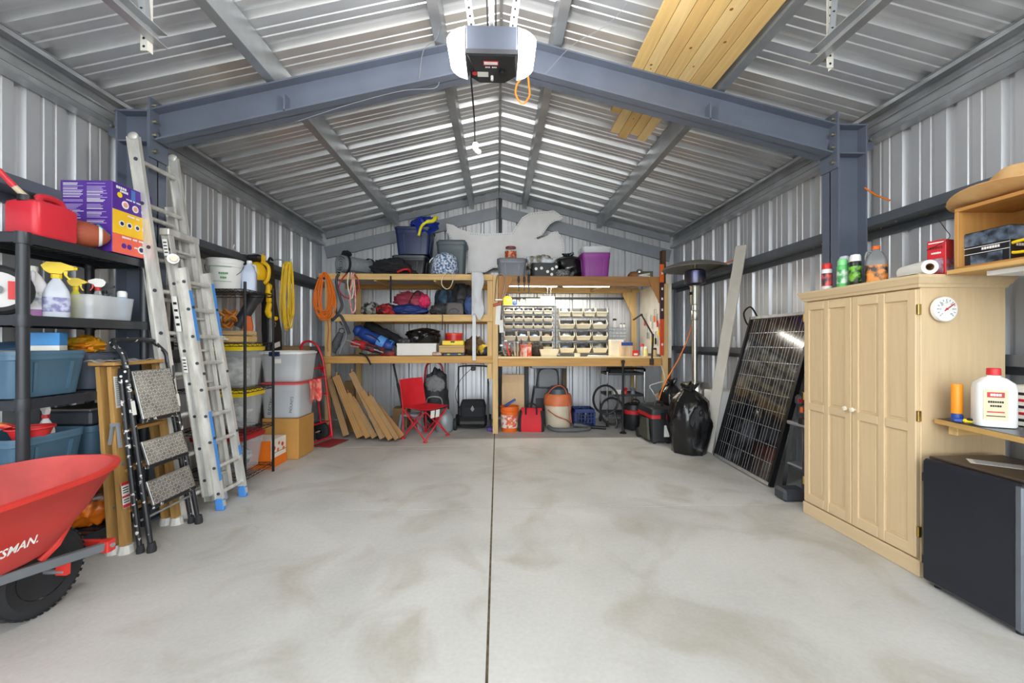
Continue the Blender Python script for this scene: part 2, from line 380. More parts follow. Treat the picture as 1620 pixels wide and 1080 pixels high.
# back gable: channel rafters, rake angle and centre post
PALE = mat('pale_grey_channel', (150, 156, 164), rough=0.45, metal=0.25, var=0.06)
for sg, xe in ((-1, XL+0.12), (1, XR-0.12)):
    def f(b, sg=sg, xe=xe):
        p0 = Vector((RIDGE_X+sg*0.02, YB-0.04, RIDGE_Z-0.36)); p1 = Vector((xe, YB-0.04, RIDGE_Z-0.36-SLOPE*abs(xe-RIDGE_X)))
        up = Vector((sg*SLOPE, 0, 1)).normalized()
        b.bar(p0, p1, 0.004, 0.19, up=up); 
        for s_ in (-1, 1): b.bar(p0+up*0.095*s_+Vector((0, 0.02, 0)), p1+up*0.095*s_+Vector((0, 0.02, 0)), 0.05, 0.005, up=up)
    o = trimb(f'trim_{k_}', f, PALE); k_ += 1
    o = trimb(f'trim_{k_}', lambda b: b.bar((RIDGE_X+sg*0.01, YB-0.03, RIDGE_Z-0.075), (xe, YB-0.03, RIDGE_Z-0.075-SLOPE*abs(xe-RIDGE_X)), 0.05, 0.1, up=(sg*SLOPE, 0, 1)), PALE); k_ += 1
o = trimb(f'trim_{k_}', lambda b: (b.box((RIDGE_X+0.01, YB-0.05, 1.9), (0.05, 0.04, 3.7)), b.box((RIDGE_X-0.04, YB-0.045, 3.35), (0.012, 0.012, 0.8))), DKGREY); k_ += 1
for (x, y) in ((XL+0.02, YB-0.02), (XR-0.02, YB-0.02)):
    o = trimb(f'trim_{k_}', lambda b: b.box((x, y, 1.5), (0.05, 0.05, 3.0)), PALE); k_ += 1
for z in (1.38,):
    trimb(f'trim_{k_}', lambda b: b.box((1.2, YB-0.03, 2.06), (2.2, 0.04, 0.03)), DKGREY); k_ += 1
# ---- portal frame: two I columns and two I rafters with end plates and bolts
def ibeam(b, p, q, d, fw, up, tf=0.012, tw=0.009):
    p, q, u = Vector(p), Vector(q), Vector(up).normalized()
    b.bar(p, q, tw, d, up=u); b.bar(p+u*(d/2-tf/2), q+u*(d/2-tf/2), fw, tf, up=u); b.bar(p-u*(d/2-tf/2), q-u*(d/2-tf/2), fw, tf, up=u)
CD = 0.235
for sg, xo in ((-1, XL+0.20), (1, XR-0.20)):
    xi = xo-sg*CD; xc = (xo+xi)/2
    col_ = struct(MB().box((xc, YFR, 0.008), (CD+0.08, 0.24, 0.016)).build('column', STEEL)); col_.name = f'trim_{k_}'; k_ += 1
    b = MB(); ibeam(b, (xc, YFR, 0.016), (xc, YFR, 3.02), CD, 0.16, (1, 0, 0)); b.build('column_shaft', STEEL, col_)
    b = MB(); b.box((xc, YFR, 2.80), (CD-0.02, 0.15, 0.012)); b.box((xc, YFR, 3.02), (CD+0.02, 0.16, 0.012)); b.build('stiffener', STEEL, col_)
    b = MB(); b.prism([(0, 0), (sg*0.13, 0.055), (sg*0.13, 0.13), (0, 0.22)], 0.01, base=(xo, YFR+0.005, 2.82)); b.build('gusset', STEEL, col_)
    for (dx, dz) in ((0.05, 0.10), (0.09, 0.115)): MB().cyl((xo+sg*dx, YFR-0.02, 2.82+dz), (xo+sg*dx, YFR, 2.82+dz), 0.011, 8).build('bolt', BOLT, col_)
    xr = xi-sg*0.012
    b = MB(); b.box((xr+sg*0.006, YFR, 2.90), (0.014, 0.17, 0.44)); b.build('end_plate', STEEL, col_)
    for dz in (-0.17, -0.05, 0.05, 0.17):
        MB().cyl((xr-sg*0.03, YFR-0.055, 2.90+dz), (xr, YFR-0.055, 2.90+dz), 0.013, 8).build('bolt', BOLT, col_)
    up = Vector((sg*SLOPE, 0, 1)).normalized(); dep = 0.235
    def mid(x): return roof_z(x)-0.205-dep/2*1.03
    xs0 = xr-sg*0.002; b = MB(); ibeam(b, (xs0, YFR, mid(xs0)), (RIDGE_X+sg*0.008, YFR, mid(RIDGE_X)), dep, 0.15, up)
    raf = b.build('rafter', STEEL, col_)
    b = MB(); b.box((RIDGE_X+sg*0.008, YFR, mid(RIDGE_X)), (0.014, 0.16, 0.30)); b.build('ridge_plate', STEEL, raf)
    xs_ = RIDGE_X+sg*1.62; b = MB(); b.prism([(-0.006, -dep/2), (0.006, -dep/2), (0.006, dep/2*0.1), (-0.006, dep/2*0.1)], 0.07, base=(xs_, YFR-0.005, mid(xs_)), un=(0, -1, 0)); b.build('stiffener', STEEL, raf)
# ================================================================ MAKERS
def P2(b, name, m, par, **k): return b.build(name, m, par, **k)
def tote(name, label, loc, wx, wy, h, body_m, lid_m=None, rz=0.0, taper=0.86, cat='tote', group=None, ribs=True, lid_h=0.04, open_=False, handle_m=None):
    t = thing(name, label, cat, loc, rz, group)
    r = 0.05*min(1, wx/0.3); b = MB(); th = 0.004
    outer = [rr(wx*taper, wy*taper, r, 3, z=0.002), rr(wx*(taper+(1-taper)*0.75), wy*(taper+(1-taper)*0.75), r, 3, z=h*0.8), rr(wx*0.985, wy*0.985, r, 3, z=h*0.82), rr(wx*0.985, wy*0.985, r, 3, z=h-0.02), rr(wx, wy, r, 3, z=h-0.02), rr(wx, wy, r, 3, z=h)]
    inner = [rr(wx-0.02, wy-0.02, r*0.9, 3, z=h), rr(wx*taper-0.012, wy*taper-0.012, r*0.9, 3, z=0.012)]
    b.loft(outer+inner, True, True); body = b.build('body', body_m, t)
    if ribs:
        for s_ in (-1, 1):
            for k in (-0.25, 0.25):
                q = MB(); q.bar((wx*k*taper, s_*(wy/2*taper+0.004), 0.03), (wx*k*0.97, s_*(wy/2*(taper+(1-taper)*0.75)+0.004), h*0.76), 0.016, 0.008, up=(0, s_, 0)); q.build('rib', body_m, body)
                q = MB(); q.bar((s_*(wx/2*taper+0.004), wy*k*taper, 0.03), (s_*(wx/2*(taper+(1-taper)*0.75)+0.004), wy*k*0.97, h*0.76), 0.016, 0.008, up=(s_, 0, 0)); q.build('rib', body_m, body)
    if handle_m is not None:
        for s_ in (-1, 1): MB().box((s_*(wx/2+0.008), 0, h*0.86), (0.018, wy*0.3, 0.05), r=0.006).build('handle', handle_m, t)
    if lid_m is not None:
        b = MB(); b.loft([rr(wx+0.012, wy+0.012, r, 3, z=h-0.012), rr(wx+0.016, wy+0.016, r, 3, z=h+lid_h*0.5), rr(wx-0.012, wy-0.012, r, 3, z=h+lid_h*0.55), rr(wx-0.03, wy-0.03, r*0.9, 3, z=h+lid_h)], True, True); lid = b.build('lid', lid_m, t)
        b = MB(); b.loft([rr(wx*0.62, wy*0.62, r*0.7, 3, z=h+lid_h-0.001), rr(wx*0.6, wy*0.6, r*0.7, 3, z=h+lid_h+0.005)], False, True); b.build('lid_panel', lid_m, lid)
    return t
def carton(name, label, loc, wx, wy, h, m=None, rz=0.0, cat='box', group=None, tape=True, flaps=True, tape_m=None):
    m = m or CARD; t = thing(name, label, cat, loc, rz, group)
    MB().box((0, 0, h/2-0.002), (wx, wy, h-0.004), r=0.004).build('body', m, t)
    if flaps:
        for s_ in (-1, 1): MB().box((s_*(wx/4+0.001), 0, h-0.001), (wx/2-0.004, wy, 0.004)).build('flap', m, t)
    if tape: MB().box((0, 0, h+0.0015), (0.05, wy+0.002, 0.0015)).build('tape', tape_m or mat('packing_tape', (196, 164, 112), rough=0.25), t)
    return t
def spray(name, label, loc, h, body_m, trig_m, rz=0.0, liquid=None, label_m=None, group=None, w_=None, neck_m=None):
    t = thing(name, label, 'spray bottle', loc, rz, group); r = (w_ or h*0.17); hb = h*0.72
    b = MB(); b.loft([rr(2*r*a, 2*r*0.8*a, r*0.5*a, 3, z=z) for a, z in ((0.93, 0), (1, 0.01), (1, hb*0.55), (0.9, hb*0.68), (0.55, hb*0.86), (0.34, hb*0.95), (0.34, hb))]); b.build('body', body_m, t)
    if label_m is not None:
        b = MB(); b.loft([rr(2*r*1.015, 2*r*0.8*1.02, r*0.5, 3, z=z) for z in (hb*0.14, hb*0.5)], False, False); b.build('label', label_m, t)
    MB().cyl((0, 0, hb-0.005), (0, 0, hb+h*0.06), r*0.42, 10).build('collar', neck_m or trig_m, t)
    hd = MB(); z = h*0.9; hd.prism([(-r*0.9, z-h*0.06), (-r*0.5, z-h*0.11), (r*0.35, z-h*0.11), (r*0.55, z-h*0.05), (r*1.25, z-h*0.02), (r*1.25, z+h*0.04), (r*0.3, z+h*0.1), (-r*0.7, z+h*0.09), (-r*1.1, z+h*0.02)], r*0.5, base=(0, r*0.25, 0), un=(0, -1, 0)); head = hd.build('spray_head', trig_m, t)
    tr = MB(); tr.prism([(r*0.45, z-h*0.05), (r*0.8, z-h*0.05), (r*0.75, z-h*0.13), (r*1.05, z-h*0.2), (r*0.9, z-h*0.21), (r*0.55, z-h*0.13)], r*0.3, base=(0, r*0.15, 0), un=(0, -1, 0)); tr.build('trigger', neck_m or trig_m, head)
    MB().cyl((r*1.2, 0, z+h*0.01), (r*1.5, 0, z+h*0.01), r*0.18, 8).build('nozzle', neck_m or trig_m, head)
    return t
def jug(name, label, loc, w_, d, h, body_m, cap_m, rz=0.0, label_m=None, handle=True, cat='jug', group=None, lab=(0.12, 0.5)):
    t = thing(name, label, cat, loc, rz, group); b = MB(); r = w_*0.22
    b.loft([rr(w_*a, d*a, r*a, 3, z=z*h) for a, z in ((0.93, 0), (1, 0.015), (1, 0.58), (0.93, 0.66), (0.62, 0.8), (0.36, 0.88), (0.34, 0.94))]); b.build('body', body_m, t)
    MB().lathe([(w_*0.19, 0.92*h), (w_*0.2, 0.925*h), (w_*0.19, h), (w_*0.17, h+0.003)], n=14).build('cap', cap_m, t)
    if handle: MB().tube(smooth_path([(w_*0.2, 0, 0.88*h), (w_*0.38, 0, 0.87*h), (w_*0.44, 0, 0.74*h), (w_*0.42, 0, 0.56*h)], 4), w_*0.07, 8).build('handle', body_m, t)
    if label_m is not None:
        b = MB(); b.loft([rr(w_*1.012, d*1.012, r, 3, z=z*h) for z in lab], False, False); b.build('label', label_m, t)
    return t
def can(name, label, loc, r, h, body_m, cap_m, group=None, cat='spray can', nozzle=True, label_m=None, rz=0):
    t = thing(name, label, cat, loc, rz, group)
    MB().lathe([(r*0.95, 0), (r, 0.004), (r, h*0.74), (r*0.92, h*0.77), (r*0.6, h*0.8)], n=16).build('body', body_m, t)
    MB().lathe([(r*0.9, h*0.775), (r*0.9, h*0.93), (r*0.72, h*0.985), (r*0.3, h)], n=16).build('cap', cap_m, t)
    if label_m is not None: MB().lathe([(r*1.01, h*0.15), (r*1.01, h*0.62)], n=16, cap0=False, cap1=False).build('label', label_m, t)
    return t
def bucket(name, label, loc, r, h, m, rz=0, group=None, cat='bucket', lid_m=None, handle=True, tilt=None):
    t = thing(name, label, cat, loc, rz, group); b = MB()
    b.lathe([(r*0.86, 0), (r*0.87, 0.003), (r*0.96, h*0.74), (r*1.03, h*0.75), (r*1.03, h*0.8), (r*0.97, h*0.81), (r*1.03, h*0.86), (r*1.03, h*0.88), (r*0.98, h*0.89), (r*1.0, h*0.97), (r*1.05, h*0.975), (r*1.05, h), (r*0.97, h), (r*0.85, 0.01)], n=28); b.build('body', m, t)
    if lid_m is not None: MB().lathe([(r*1.07, h*0.95), (r*1.08, h+0.004), (r*1.0, h+0.012), (r*0.96, h+0.004)], n=28).build('lid', lid_m, t)
    if handle:
        b = MB(); b.tube([Vector((math.cos(a)*r*1.06, -abs(math.sin(a))*r*0.55-r*0.15, h*0.82-math.sin(a)*h*0.45)) for a in [PI*i/12 for i in range(13)]], 0.0035, 6); b.build('handle', mat('wire_grey', (130, 132, 134), metal=0.8, rough=0.35), t)
    if tilt is not None: t.rotation_euler = tilt
    return t
def lumpy(b, c, d, seed, amp=0.25, n=44, m=28, freq=2.4, flat=None):
    return b.ell(c, d, n, m, amp, seed, freq, flat)
def cloth_heap(name, label, loc, d, m, seed, cat='clothes', group=None, amp=0.35, extra=None, rz=0.0):
    b = MB(); lumpy(b, (0, 0, d[2]*0.82), (d[0], d[1], d[2]), seed, amp*1.15, 48, 30, 2.2, flat=-d[2]*0.82)
    return one(b, name, m, label, cat, loc, rz, group, ang=80)
def sack(name, label, loc, r, h, seed, m=None, knot=True, cat='bag', sx=1.0):
    """Full bin liner with a gathered neck; deep vertical creases."""
    m = m or BAGBLK; t = thing(name, label, cat, loc); b = MB(); rings = []; n = 40; K = 16
    for i in range(K+1):
        z = i/K
        rad = r*(0.88+0.14*math.sin(PI*min(1, z*1.1)) if z < 0.8 else (0.92-((z-0.8)/0.2)**1.2*0.72))
        ring = []
        for k in range(n):
            a = 2*PI*k/n; q = noise.noise(Vector((math.cos(a)*2.2+seed*5, math.sin(a)*2.2, z*2.6)))*0.26 + noise.noise(Vector((math.cos(a)*6+seed, math.sin(a)*6, z*5)))*0.16
            rd = rad*(1+q*(0.5+z*0.7)); ring.append(Vector((math.cos(a)*rd*sx, math.sin(a)*rd, max(0.0, h*z*0.94+(0.02*q if z > 0 else 0)))))
        rings.append(ring)
    b.loft(rings); b.build('body', m, t, ang=70)
    if knot:
        b = MB()
        for k in range(5):
            a = 2*PI*k/5+seed; b.tube([(0, 0, h*0.88), (math.cos(a)*r*0.2, math.sin(a)*r*0.2, h*0.96), (math.cos(a)*r*0.5, math.sin(a)*r*0.4, h*(1.0+0.04*math.sin(k*2+seed)))], [r*0.2, r*0.16, r*0.05], 7)
        b.build('neck', m, t, ang=70)
    return t
def coil(b, top, w_, length, turns, r, seed=0, dirx=(0, 1, 0), spread=0.02, out=(1, 0, 0)):
    """Hanging loops of cord from a hook point."""
    rnd = random.Random(seed); T = Vector(top); D = Vector(dirx); O = Vector(out); pts = []
    for k in range(turns):
        ww = w_*(0.35+0.65*rnd.random()); ll = length*(0.78+0.22*rnd.random()); ox = rnd.uniform(-0.12, 0.12)*w_; ph = rnd.uniform(-1, 1)*spread
        for i in range(14):
            a = 2*PI*i/14; s_ = math.sin(a); c = math.cos(a)
            pinch = 0.38+0.62*((1-c)/2)**0.7
            pts.append(T + D*(s_*ww/2*pinch+ox*(1-c)/2+rnd.uniform(-1, 1)*0.004) + Vector((0, 0, -ll*(1-c)/2)) + O*(ph+rnd.uniform(-1, 1)*0.004+0.01*k/turns))
    return b.tube(smooth_path(pts, 2), r, 6)
def flat_label(par, M, w_, h_, m, name='label', t=0.001):
    b = MB(); vs_ = [M @ Vector(p) for p in ((-w_/2, -h_/2, 0), (w_/2, -h_/2, 0), (w_/2, h_/2, 0), (-w_/2, h_/2, 0), (-w_/2, -h_/2, t), (w_/2, -h_/2, t), (w_/2, h_/2, t), (-w_/2, h_/2, t))]
    b.add(vs_, [(3, 2, 1, 0), (4, 5, 6, 7), (0, 1, 5, 4), (1, 2, 6, 5), (2, 3, 7, 6), (3, 0, 4, 7)]); return b.build(name, m, par, smooth=False)
def disc_label(par, M, r, m, name='picture', t=0.001, n=18):
    b = MB(); b.add([M @ Vector((r*math.cos(2*PI*k/n), r*math.sin(2*PI*k/n), t)) for k in range(n)]+[M @ Vector((r*math.cos(2*PI*k/n), r*math.sin(2*PI*k/n), 0)) for k in range(n)], [tuple(range(n))]+[(k+n, (k+1) % n+n, (k+1) % n, k) for k in range(n)]); return b.build(name, m, par, smooth=False)
INK = mat('black_ink', (24, 24, 26), rough=0.7)
WINK = mat('white_ink', (236, 236, 234), rough=0.6)

def words(counts, w_, M, m, par, height=None):
    """Print too small to read in the photograph: a bar per letter; counts = letters in each word."""
    n = max(3, sum(counts)+len(counts)-1); h_ = height or w_/n*1.25; rnd_ = random.Random(n*7+int(w_*1000)); q = MB(); cw_ = w_/n; i = 0
    for c_ in counts:
        for _k in range(c_):
            hh_ = h_*rnd_.uniform(0.75, 1.0); x_ = -w_/2+cw_*(i+0.5); i += 1
            q.add([M @ Vector((x_+a*cw_*0.42, c*hh_/2, 0.0004)) for a, c in ((-1, -1), (1, -1), (1, 1), (-1, 1))], [(0, 1, 2, 3)])
        i += 1
    return q.build('print_line', m, par, smooth=False)
# ================================================================ LEFT SIDE
# ---- black plastic shelving
SX0, SX1, SY0, SY1 = -2.945, -2.50, 2.22, 3.03
sh = thing('plastic_shelf_unit', 'black plastic five-tier shelving unit against the left wall', 'shelving', ((SX0+SX1)/2, (SY0+SY1)/2, 0))
SHZ = [0.14, 0.56, 1.01, 1.46, 1.90]; SHP = mat('black_resin', (40, 43, 49), rough=0.36, var=0.12)
wx, wy = SX1-SX0, SY1-SY0
for zt in SHZ:
    b = MB(); o = rr(wx, wy, 0.05, 3, z=zt-0.055); b.loft([rr(wx-0.014, wy-0.014, 0.045, 3, z=zt-0.05), rr(wx-0.01, wy-0.01, 0.045, 3, z=zt-0.055), o, rr(wx, wy, 0.05, 3, z=zt-0.005), rr(wx-0.01, wy-0.01, 0.05, 3, z=zt), rr(wx-0.03, wy-0.03, 0.045, 3, z=zt-0.006)], False, False)
    s_ = b.build('shelf', SHP, sh); n = 14
    sl = None
    for i in range(n):
        y = -wy/2+0.04+(wy-0.08)*i/(n-1)
        if sl is None: sl = MB().box((0, 0, 0), (wx-0.03, 0.034, 0.012)).build('slat', SHP, s_); q = sl
        else: q = dup(sl, s_)
        q.location = (0, y, zt-0.008)
    for x in (-0.12, 0.12): MB().box((x, 0, zt-0.03), (0.012, wy-0.03, 0.03)).build('stiffening_rib', SHP, s_)
for sx in (-1, 1):
    for sy in (-1, 1):
        px, py = sx*(wx/2-0.033), sy*(wy/2-0.033)
        b = MB(); b.cyl((px, py, 0), (px, py, 1.89), 0.026, 14); p_ = b.build('post', SHP, sh)
        for zt in SHZ: MB().lathe([(0.033, zt-0.06), (0.035, zt-0.03), (0.033, zt+0.004)], c=(px, py, 0), n=14).build('collar', SHP, p_)
# ---- top shelf
Z = 1.902
g = thing('gas_can', 'red plastic gas can with a red spout on the black shelf', 'gas can', (-2.60, 2.41, Z)); RG = mat('gas_can_red', (206, 44, 58), rough=0.38, var=0.05)
b = MB(); b.loft([rr(0.18*a, 0.235*a, 0.03, 4, z=z) for a, z in ((0.95, 0), (1, 0.012), (1, 0.165), (0.96, 0.185), (0.80, 0.2))]); b.build('body', RG, g)
b = MB(); b.tube(smooth_path([(0, -0.03, 0.19), (0, -0.02, 0.232), (0, 0.03, 0.245), (0, 0.09, 0.235), (0, 0.105, 0.19)], 5), 0.02, 10); b.build('handle', RG, g)
b = MB(); b.lathe([(0.032, 0.19), (0.032, 0.222), (0.02, 0.225)], c=(0.0, -0.085, 0), n=16); b.build('cap', BLACK, g)
b = MB(); b.tube([(0, -0.085, 0.215), (-0.02, -0.12, 0.26)], [0.016, 0.014], 10); b.build('spout_base', mat('bare_spout', (206, 190, 160), rough=0.5), g)
b = MB(); b.tube([(-0.02, -0.12, 0.26), (-0.035, -0.15, 0.30), (-0.045, -0.165, 0.325), (-0.055, -0.19, 0.345)], [0.016, 0.013, 0.015, 0.012], 10); b.build('spout', RG, g)
f = thing('football', 'brown leather football leaning on the purple box', 'football', (-2.585, 2.603, Z+0.083), -0.76); LE = mat('football_leather', (158, 76, 50), rough=0.6, var=0.12, bump=0.3, bscale=220)
b = MB(); b.lathe([(0.001+0.083*math.cos(a)**1.25, 0.135*math.sin(a)) for a in [(-PI/2+PI*i/16)*0.999 for i in range(17)]], n=22, rot=rotm(PI/2)); b.build('body', LE, f)
for s_ in (-1, 1):
    b = MB(); b.lathe([(0.0835*math.cos(a)**1.25+0.0006, 0.135*math.sin(a)) for a in (s_*0.62, s_*0.72, s_*0.8)], n=22, rot=rotm(PI/2), cap0=False, cap1=False); b.build('stripe', WINK, f)
bx = thing('baby_gear_box', 'purple, yellow and coral printed carton on the top black shelf', 'box', (-2.655, 2.86, Z)); PUR = mat('purple_print', (84, 44, 148), rough=0.45, var=0.05)
BW, BD, BH = 0.325, 0.30, 0.46
MB().box((0, 0, BH/2), (BW, BD, BH), r=0.003).build('body', PUR, bx)
Mr = lambda y, z: frame_m((BW/2+0.0012, y, z), (0, 1, 0), (0, 0, 1))
Mf = lambda x, z: frame_m((x, -BD/2-0.0012, z), (1, 0, 0), (0, 0, 1))
flat_label(bx, Mr(0, 0.205), BD-0.002, 0.155, mat('yellow_print', (246, 196, 40), rough=0.45), 'printed_band')
flat_label(bx, Mr(0, 0.064), BD-0.002, 0.126, mat('coral_print', (238, 106, 84), rough=0.45), 'printed_band')
TN = mat('skin_tone_print', (226, 160, 140), rough=0.6); BLP = mat('blue_print', (70, 120, 190), rough=0.6)
for (y, z, r, mm) in ((-0.06, 0.33, 0.026, WINK), (0.015, 0.325, 0.024, WINK), (0.085, 0.32, 0.024, WINK), (-0.085, 0.2, 0.02, WINK), (-0.03, 0.2, 0.02, WINK), (0.03, 0.2, 0.02, WINK), (0.088, 0.2, 0.02, WINK), (-0.07, 0.055, 0.017, PUR), (-0.03, 0.055, 0.017, PUR), (0.06, 0.055, 0.026, WINK), (-0.1, 0.385, 0.018, YELLOW), (0.1, 0.4, 0.022, YELLOW)):
    d = disc_label(bx, Mr(y, z) @ Matrix.Translation((0, 0, 0.0012)), r, mm)
    if mm is WINK: disc_label(bx, Mr(y, z) @ Matrix.Translation((0, 0, 0.0026)), r*0.62, TN if z > 0.3 else NAVY)
for (s, w_, y, z) in (((5,), 0.075, -0.09, 0.432), ((5,), 0.06, -0.07, 0.412), ((5, 2, 4), 0.11, 0.0, 0.372), ((6, 3), 0.09, 0.0, 0.262), ((6, 3, 4), 0.17, 0.0, 0.112), ((3,), 0.03, 0.02, 0.06)):
    if s: words(s, w_, Mr(y, z) @ Matrix.Translation((0, 0, 0.002)), WINK, bx)
flat_label(bx, Mr(0.0, 0.41), 0.03, 0.075, BLP, 'printed_figure')
rnd = random.Random(4)
for cx in (-0.078, 0.07):
    z = BH-0.02
    while z > (0.2 if cx < 0 else 0.17):
        flat_label(bx, Mf(cx-(0.128-(w_ := rnd.uniform(0.08, 0.128)))/2, z), w_, 0.0042, WINK if rnd.random() < 0.25 else mat('lilac_ink', (176, 158, 214), rough=0.6), 'text_line'); z -= 0.0088 if rnd.random() < 0.86 else 0.02
b = MB(); b.prism([(0, 0.0), (0.075, 0.085), (0.075, 0.07), (0.012, 0.0), (-0.06, -0.0), (-0.06, 0.0)][:4]+[(0, -0.015), (-0.065, 0.07), (-0.065, 0.085)], 0.001, base=(0.07, -BD/2-0.0005, 0.075), un=(0, -1, 0)); 
b = MB(); b.bar((0.0, -BD/2-0.001, 0.10), (0.075, -BD/2-0.001, 0.17), 0.012, 0.001, up=(0, 1, 0)); b.bar((0.075, -BD/2-0.001, 0.17), (0.15, -BD/2-0.001, 0.10), 0.012, 0.001, up=(0, 1, 0)); b.build('printed_roof', mat('teal_print', (96, 196, 190), rough=0.5), bx)
one(MB().lathe([(0.05, 0), (0.052, 0.06), (0.045, 0.09)], n=16), 'white_tub', WHITE, 'white plastic tub at the near end of the top shelf', 'tub', (-2.86, 2.29, Z))
# ---- second shelf
Z = 1.462
dk = thing('cord_reel', 'round black reel with a white and red face on the second shelf', 'reel', (-2.76, 2.33, Z+0.142))
R90 = rotm(0, PI/2, 0) @ Matrix()
aimw = Matrix.Rotation(0.86, 4, 'Z') @ rotm(PI/2)
b = MB(); b.lathe([(0.085, -0.035), (0.12, -0.045), (0.138, -0.03), (0.142, 0), (0.138, 0.03), (0.12, 0.045), (0.085, 0.035)], n=28, rot=aimw); b.build('drum', RUBBER, dk)
b = MB(); b.lathe([(0.0, 0.036), (0.06, 0.04), (0.098, 0.043), (0.1, 0.036)], n=28, rot=aimw); hub = b.build('hub', mat('hub_white', (206, 204, 204), rough=0.45), dk)
MB().lathe([(0.0, 0.04), (0.025, 0.052), (0.012, 0.055)], n=12, rot=aimw).build('hub_cap', MIDGREY, hub)
b = MB(); b.box((0.0, -0.0, 0.0), (0.03, 0.1, 0.004), rot=rotm(0, 0, 0)); b.v = [tuple(aimw @ Vector((p[0]+0.055, p[1], p[2]+0.044))) for p in b.v]; b.build('red_panel', REDPL, hub)
jug('bleach_jug', 'translucent jug of purple cleaner beside the spray bottles', (-2.745, 2.49, Z), 0.128, 0.12, 0.30, mat('jug_milky', (222, 220, 226), rough=0.35), WHITE, rz=-0.7, label_m=mat('jug_label', (120, 134, 150), rough=0.6, c2=(208, 208, 210), scale=24, contrast=0.2), lab=(0.2, 0.5))
o = MB(); o.loft([rr(0.137, 0.122, 0.03, 3, z=z) for z in (0.004, 0.045)], False, False); jb = bpy.data.objects['bleach_jug']; o.build('liquid', mat('purple_liquid', (150, 90, 150), rough=0.3), jb)
spray('spray_bottle', 'white spray bottle with a yellow trigger on the second shelf', (-2.65, 2.53, Z), 0.335, mat('milky_bottle', (206, 212, 224), rough=0.3), YELLOW, rz=0.8, label_m=mat('purple_label', (132, 132, 178), rough=0.6, c2=(196, 200, 222), scale=30, contrast=0.2), neck_m=YELLOW)
t = thing('clear_caddy', 'clear plastic caddy full of spray bottles on the second shelf', 'bin', (-2.67, 2.79, Z))
b = MB(); ox, oy, hh = 0.24, 0.33, 0.155
b.loft([rr(ox*0.9, oy*0.92, 0.03, 3, z=0.002), rr(ox, oy, 0.03, 3, z=hh), rr(ox+0.012, oy+0.012, 0.03, 3, z=hh), rr(ox-0.008, oy-0.008, 0.03, 3, z=hh), rr(ox*0.88, oy*0.9, 0.03, 3, z=0.006)]); b.build('body', FROST, t)
MB().box((0.0, -0.05, 0.078), (0.2, 0.003, 0.14)).build('divider', FROST, t)
zi = Z+0.008
spray('spray_bottle', 'yellow spray bottle standing in the clear caddy', (-2.69, 2.68, zi), 0.255, mat('yellow_liquid_bottle', (206, 200, 40), rough=0.3), YELLOW, rz=0.8, w_=0.035)
spray('spray_bottle', 'clear spray bottle with a red collar in the caddy', (-2.64, 2.77, zi), 0.265, CLEAR, WHITE, rz=3.9, w_=0.035, neck_m=REDPL)
spray('spray_bottle', 'dark spray bottle with a black trigger in the caddy', (-2.68, 2.86, zi), 0.25, mat('dark_bottle', (66, 72, 96), rough=0.25), BLACK, rz=0.8, w_=0.034)
can('aerosol_can', 'pale blue aerosol can with a white nozzle in the caddy', (-2.60, 2.90, zi), 0.03, 0.20, mat('pale_blue_can', (150, 178, 214), rough=0.35), WHITE, label_m=mat('blue_label', (112, 140, 190), rough=0.5, c2=(200, 210, 226), scale=30))
can('aerosol_can', 'white and navy can at the front of the clear caddy', (-2.60, 2.68, zi), 0.026, 0.135, WHITE, mat('tan_cap', (214, 196, 160), rough=0.5), label_m=NAVY)
# ---- third shelf
Z = 1.012
tote('storage_tote', 'open teal tote of boxes on the third black shelf', (-2.73, 2.41, Z), 0.40, 0.40, 0.255, TEAL, group='teal totes on the black shelves')
bb = thing('blue_carton', 'blue lidded box lying on top of the teal tote', 'box', (-2.62, 2.46, Z+0.25), 0.5)
MB().box((0, 0, 0.02), (0.12, 0.11, 0.03), r=0.002).build('tray', PAPER, bb); MB().box((0, 0, 0.072), (0.122, 0.112, 0.075), r=0.003).build('cover', mat('sky_blue_card', (62, 140, 206), rough=0.5), bb)
one(MB().box((0, 0, 0), (0.2, 0.26, 0.02), r=0.003, rot=rotm(0.12, 0.1)), 'hardback_book', mat('book_blue', (62, 98, 130), rough=0.5), 'thin blue book lying across the teal tote', 'book', (-2.81, 2.40, Z+0.275))
one(MB().box((0, 0, 0), (0.15, 0.2, 0.025), r=0.003, rot=rotm(0.0, 0.1)), 'paper_packet', mat('cream_card', (214, 200, 168), rough=0.7, c2=(170, 130, 100), scale=20), 'cream printed packet showing above the tote rim', 'packet', (-2.70, 2.31, Z+0.245), 0.2)
tote('clear_bin', 'small grey clear bin beside the teal tote', (-2.75, 2.78, Z), 0.3, 0.2, 0.21, mat('smoky_clear', (120, 130, 146), rough=0.25, alpha=0.7), mat('smoky_lid', (92, 100, 116), rough=0.35), ribs=False, cat='bin', lid_h=0.02)
b = MB(); lumpy(b, (0, 0, 0.045), (0.11, 0.07, 0.055), 5, 0.4, flat=-0.045); one(b, 'snack_bag', mat('orange_foil', (236, 130, 24), rough=0.3, c2=(180, 160, 30), scale=8), 'orange and yellow foil bag on the clear bin lid', 'bag', (-2.72, 2.77, Z+0.237), ang=80)
one(MB().box((0, 0, 0.08), (0.24, 0.06, 0.16), r=0.01), 'dark_case', DKGREY, 'dark grey case at the far end of the third shelf', 'case', (-2.78, 2.94, Z))
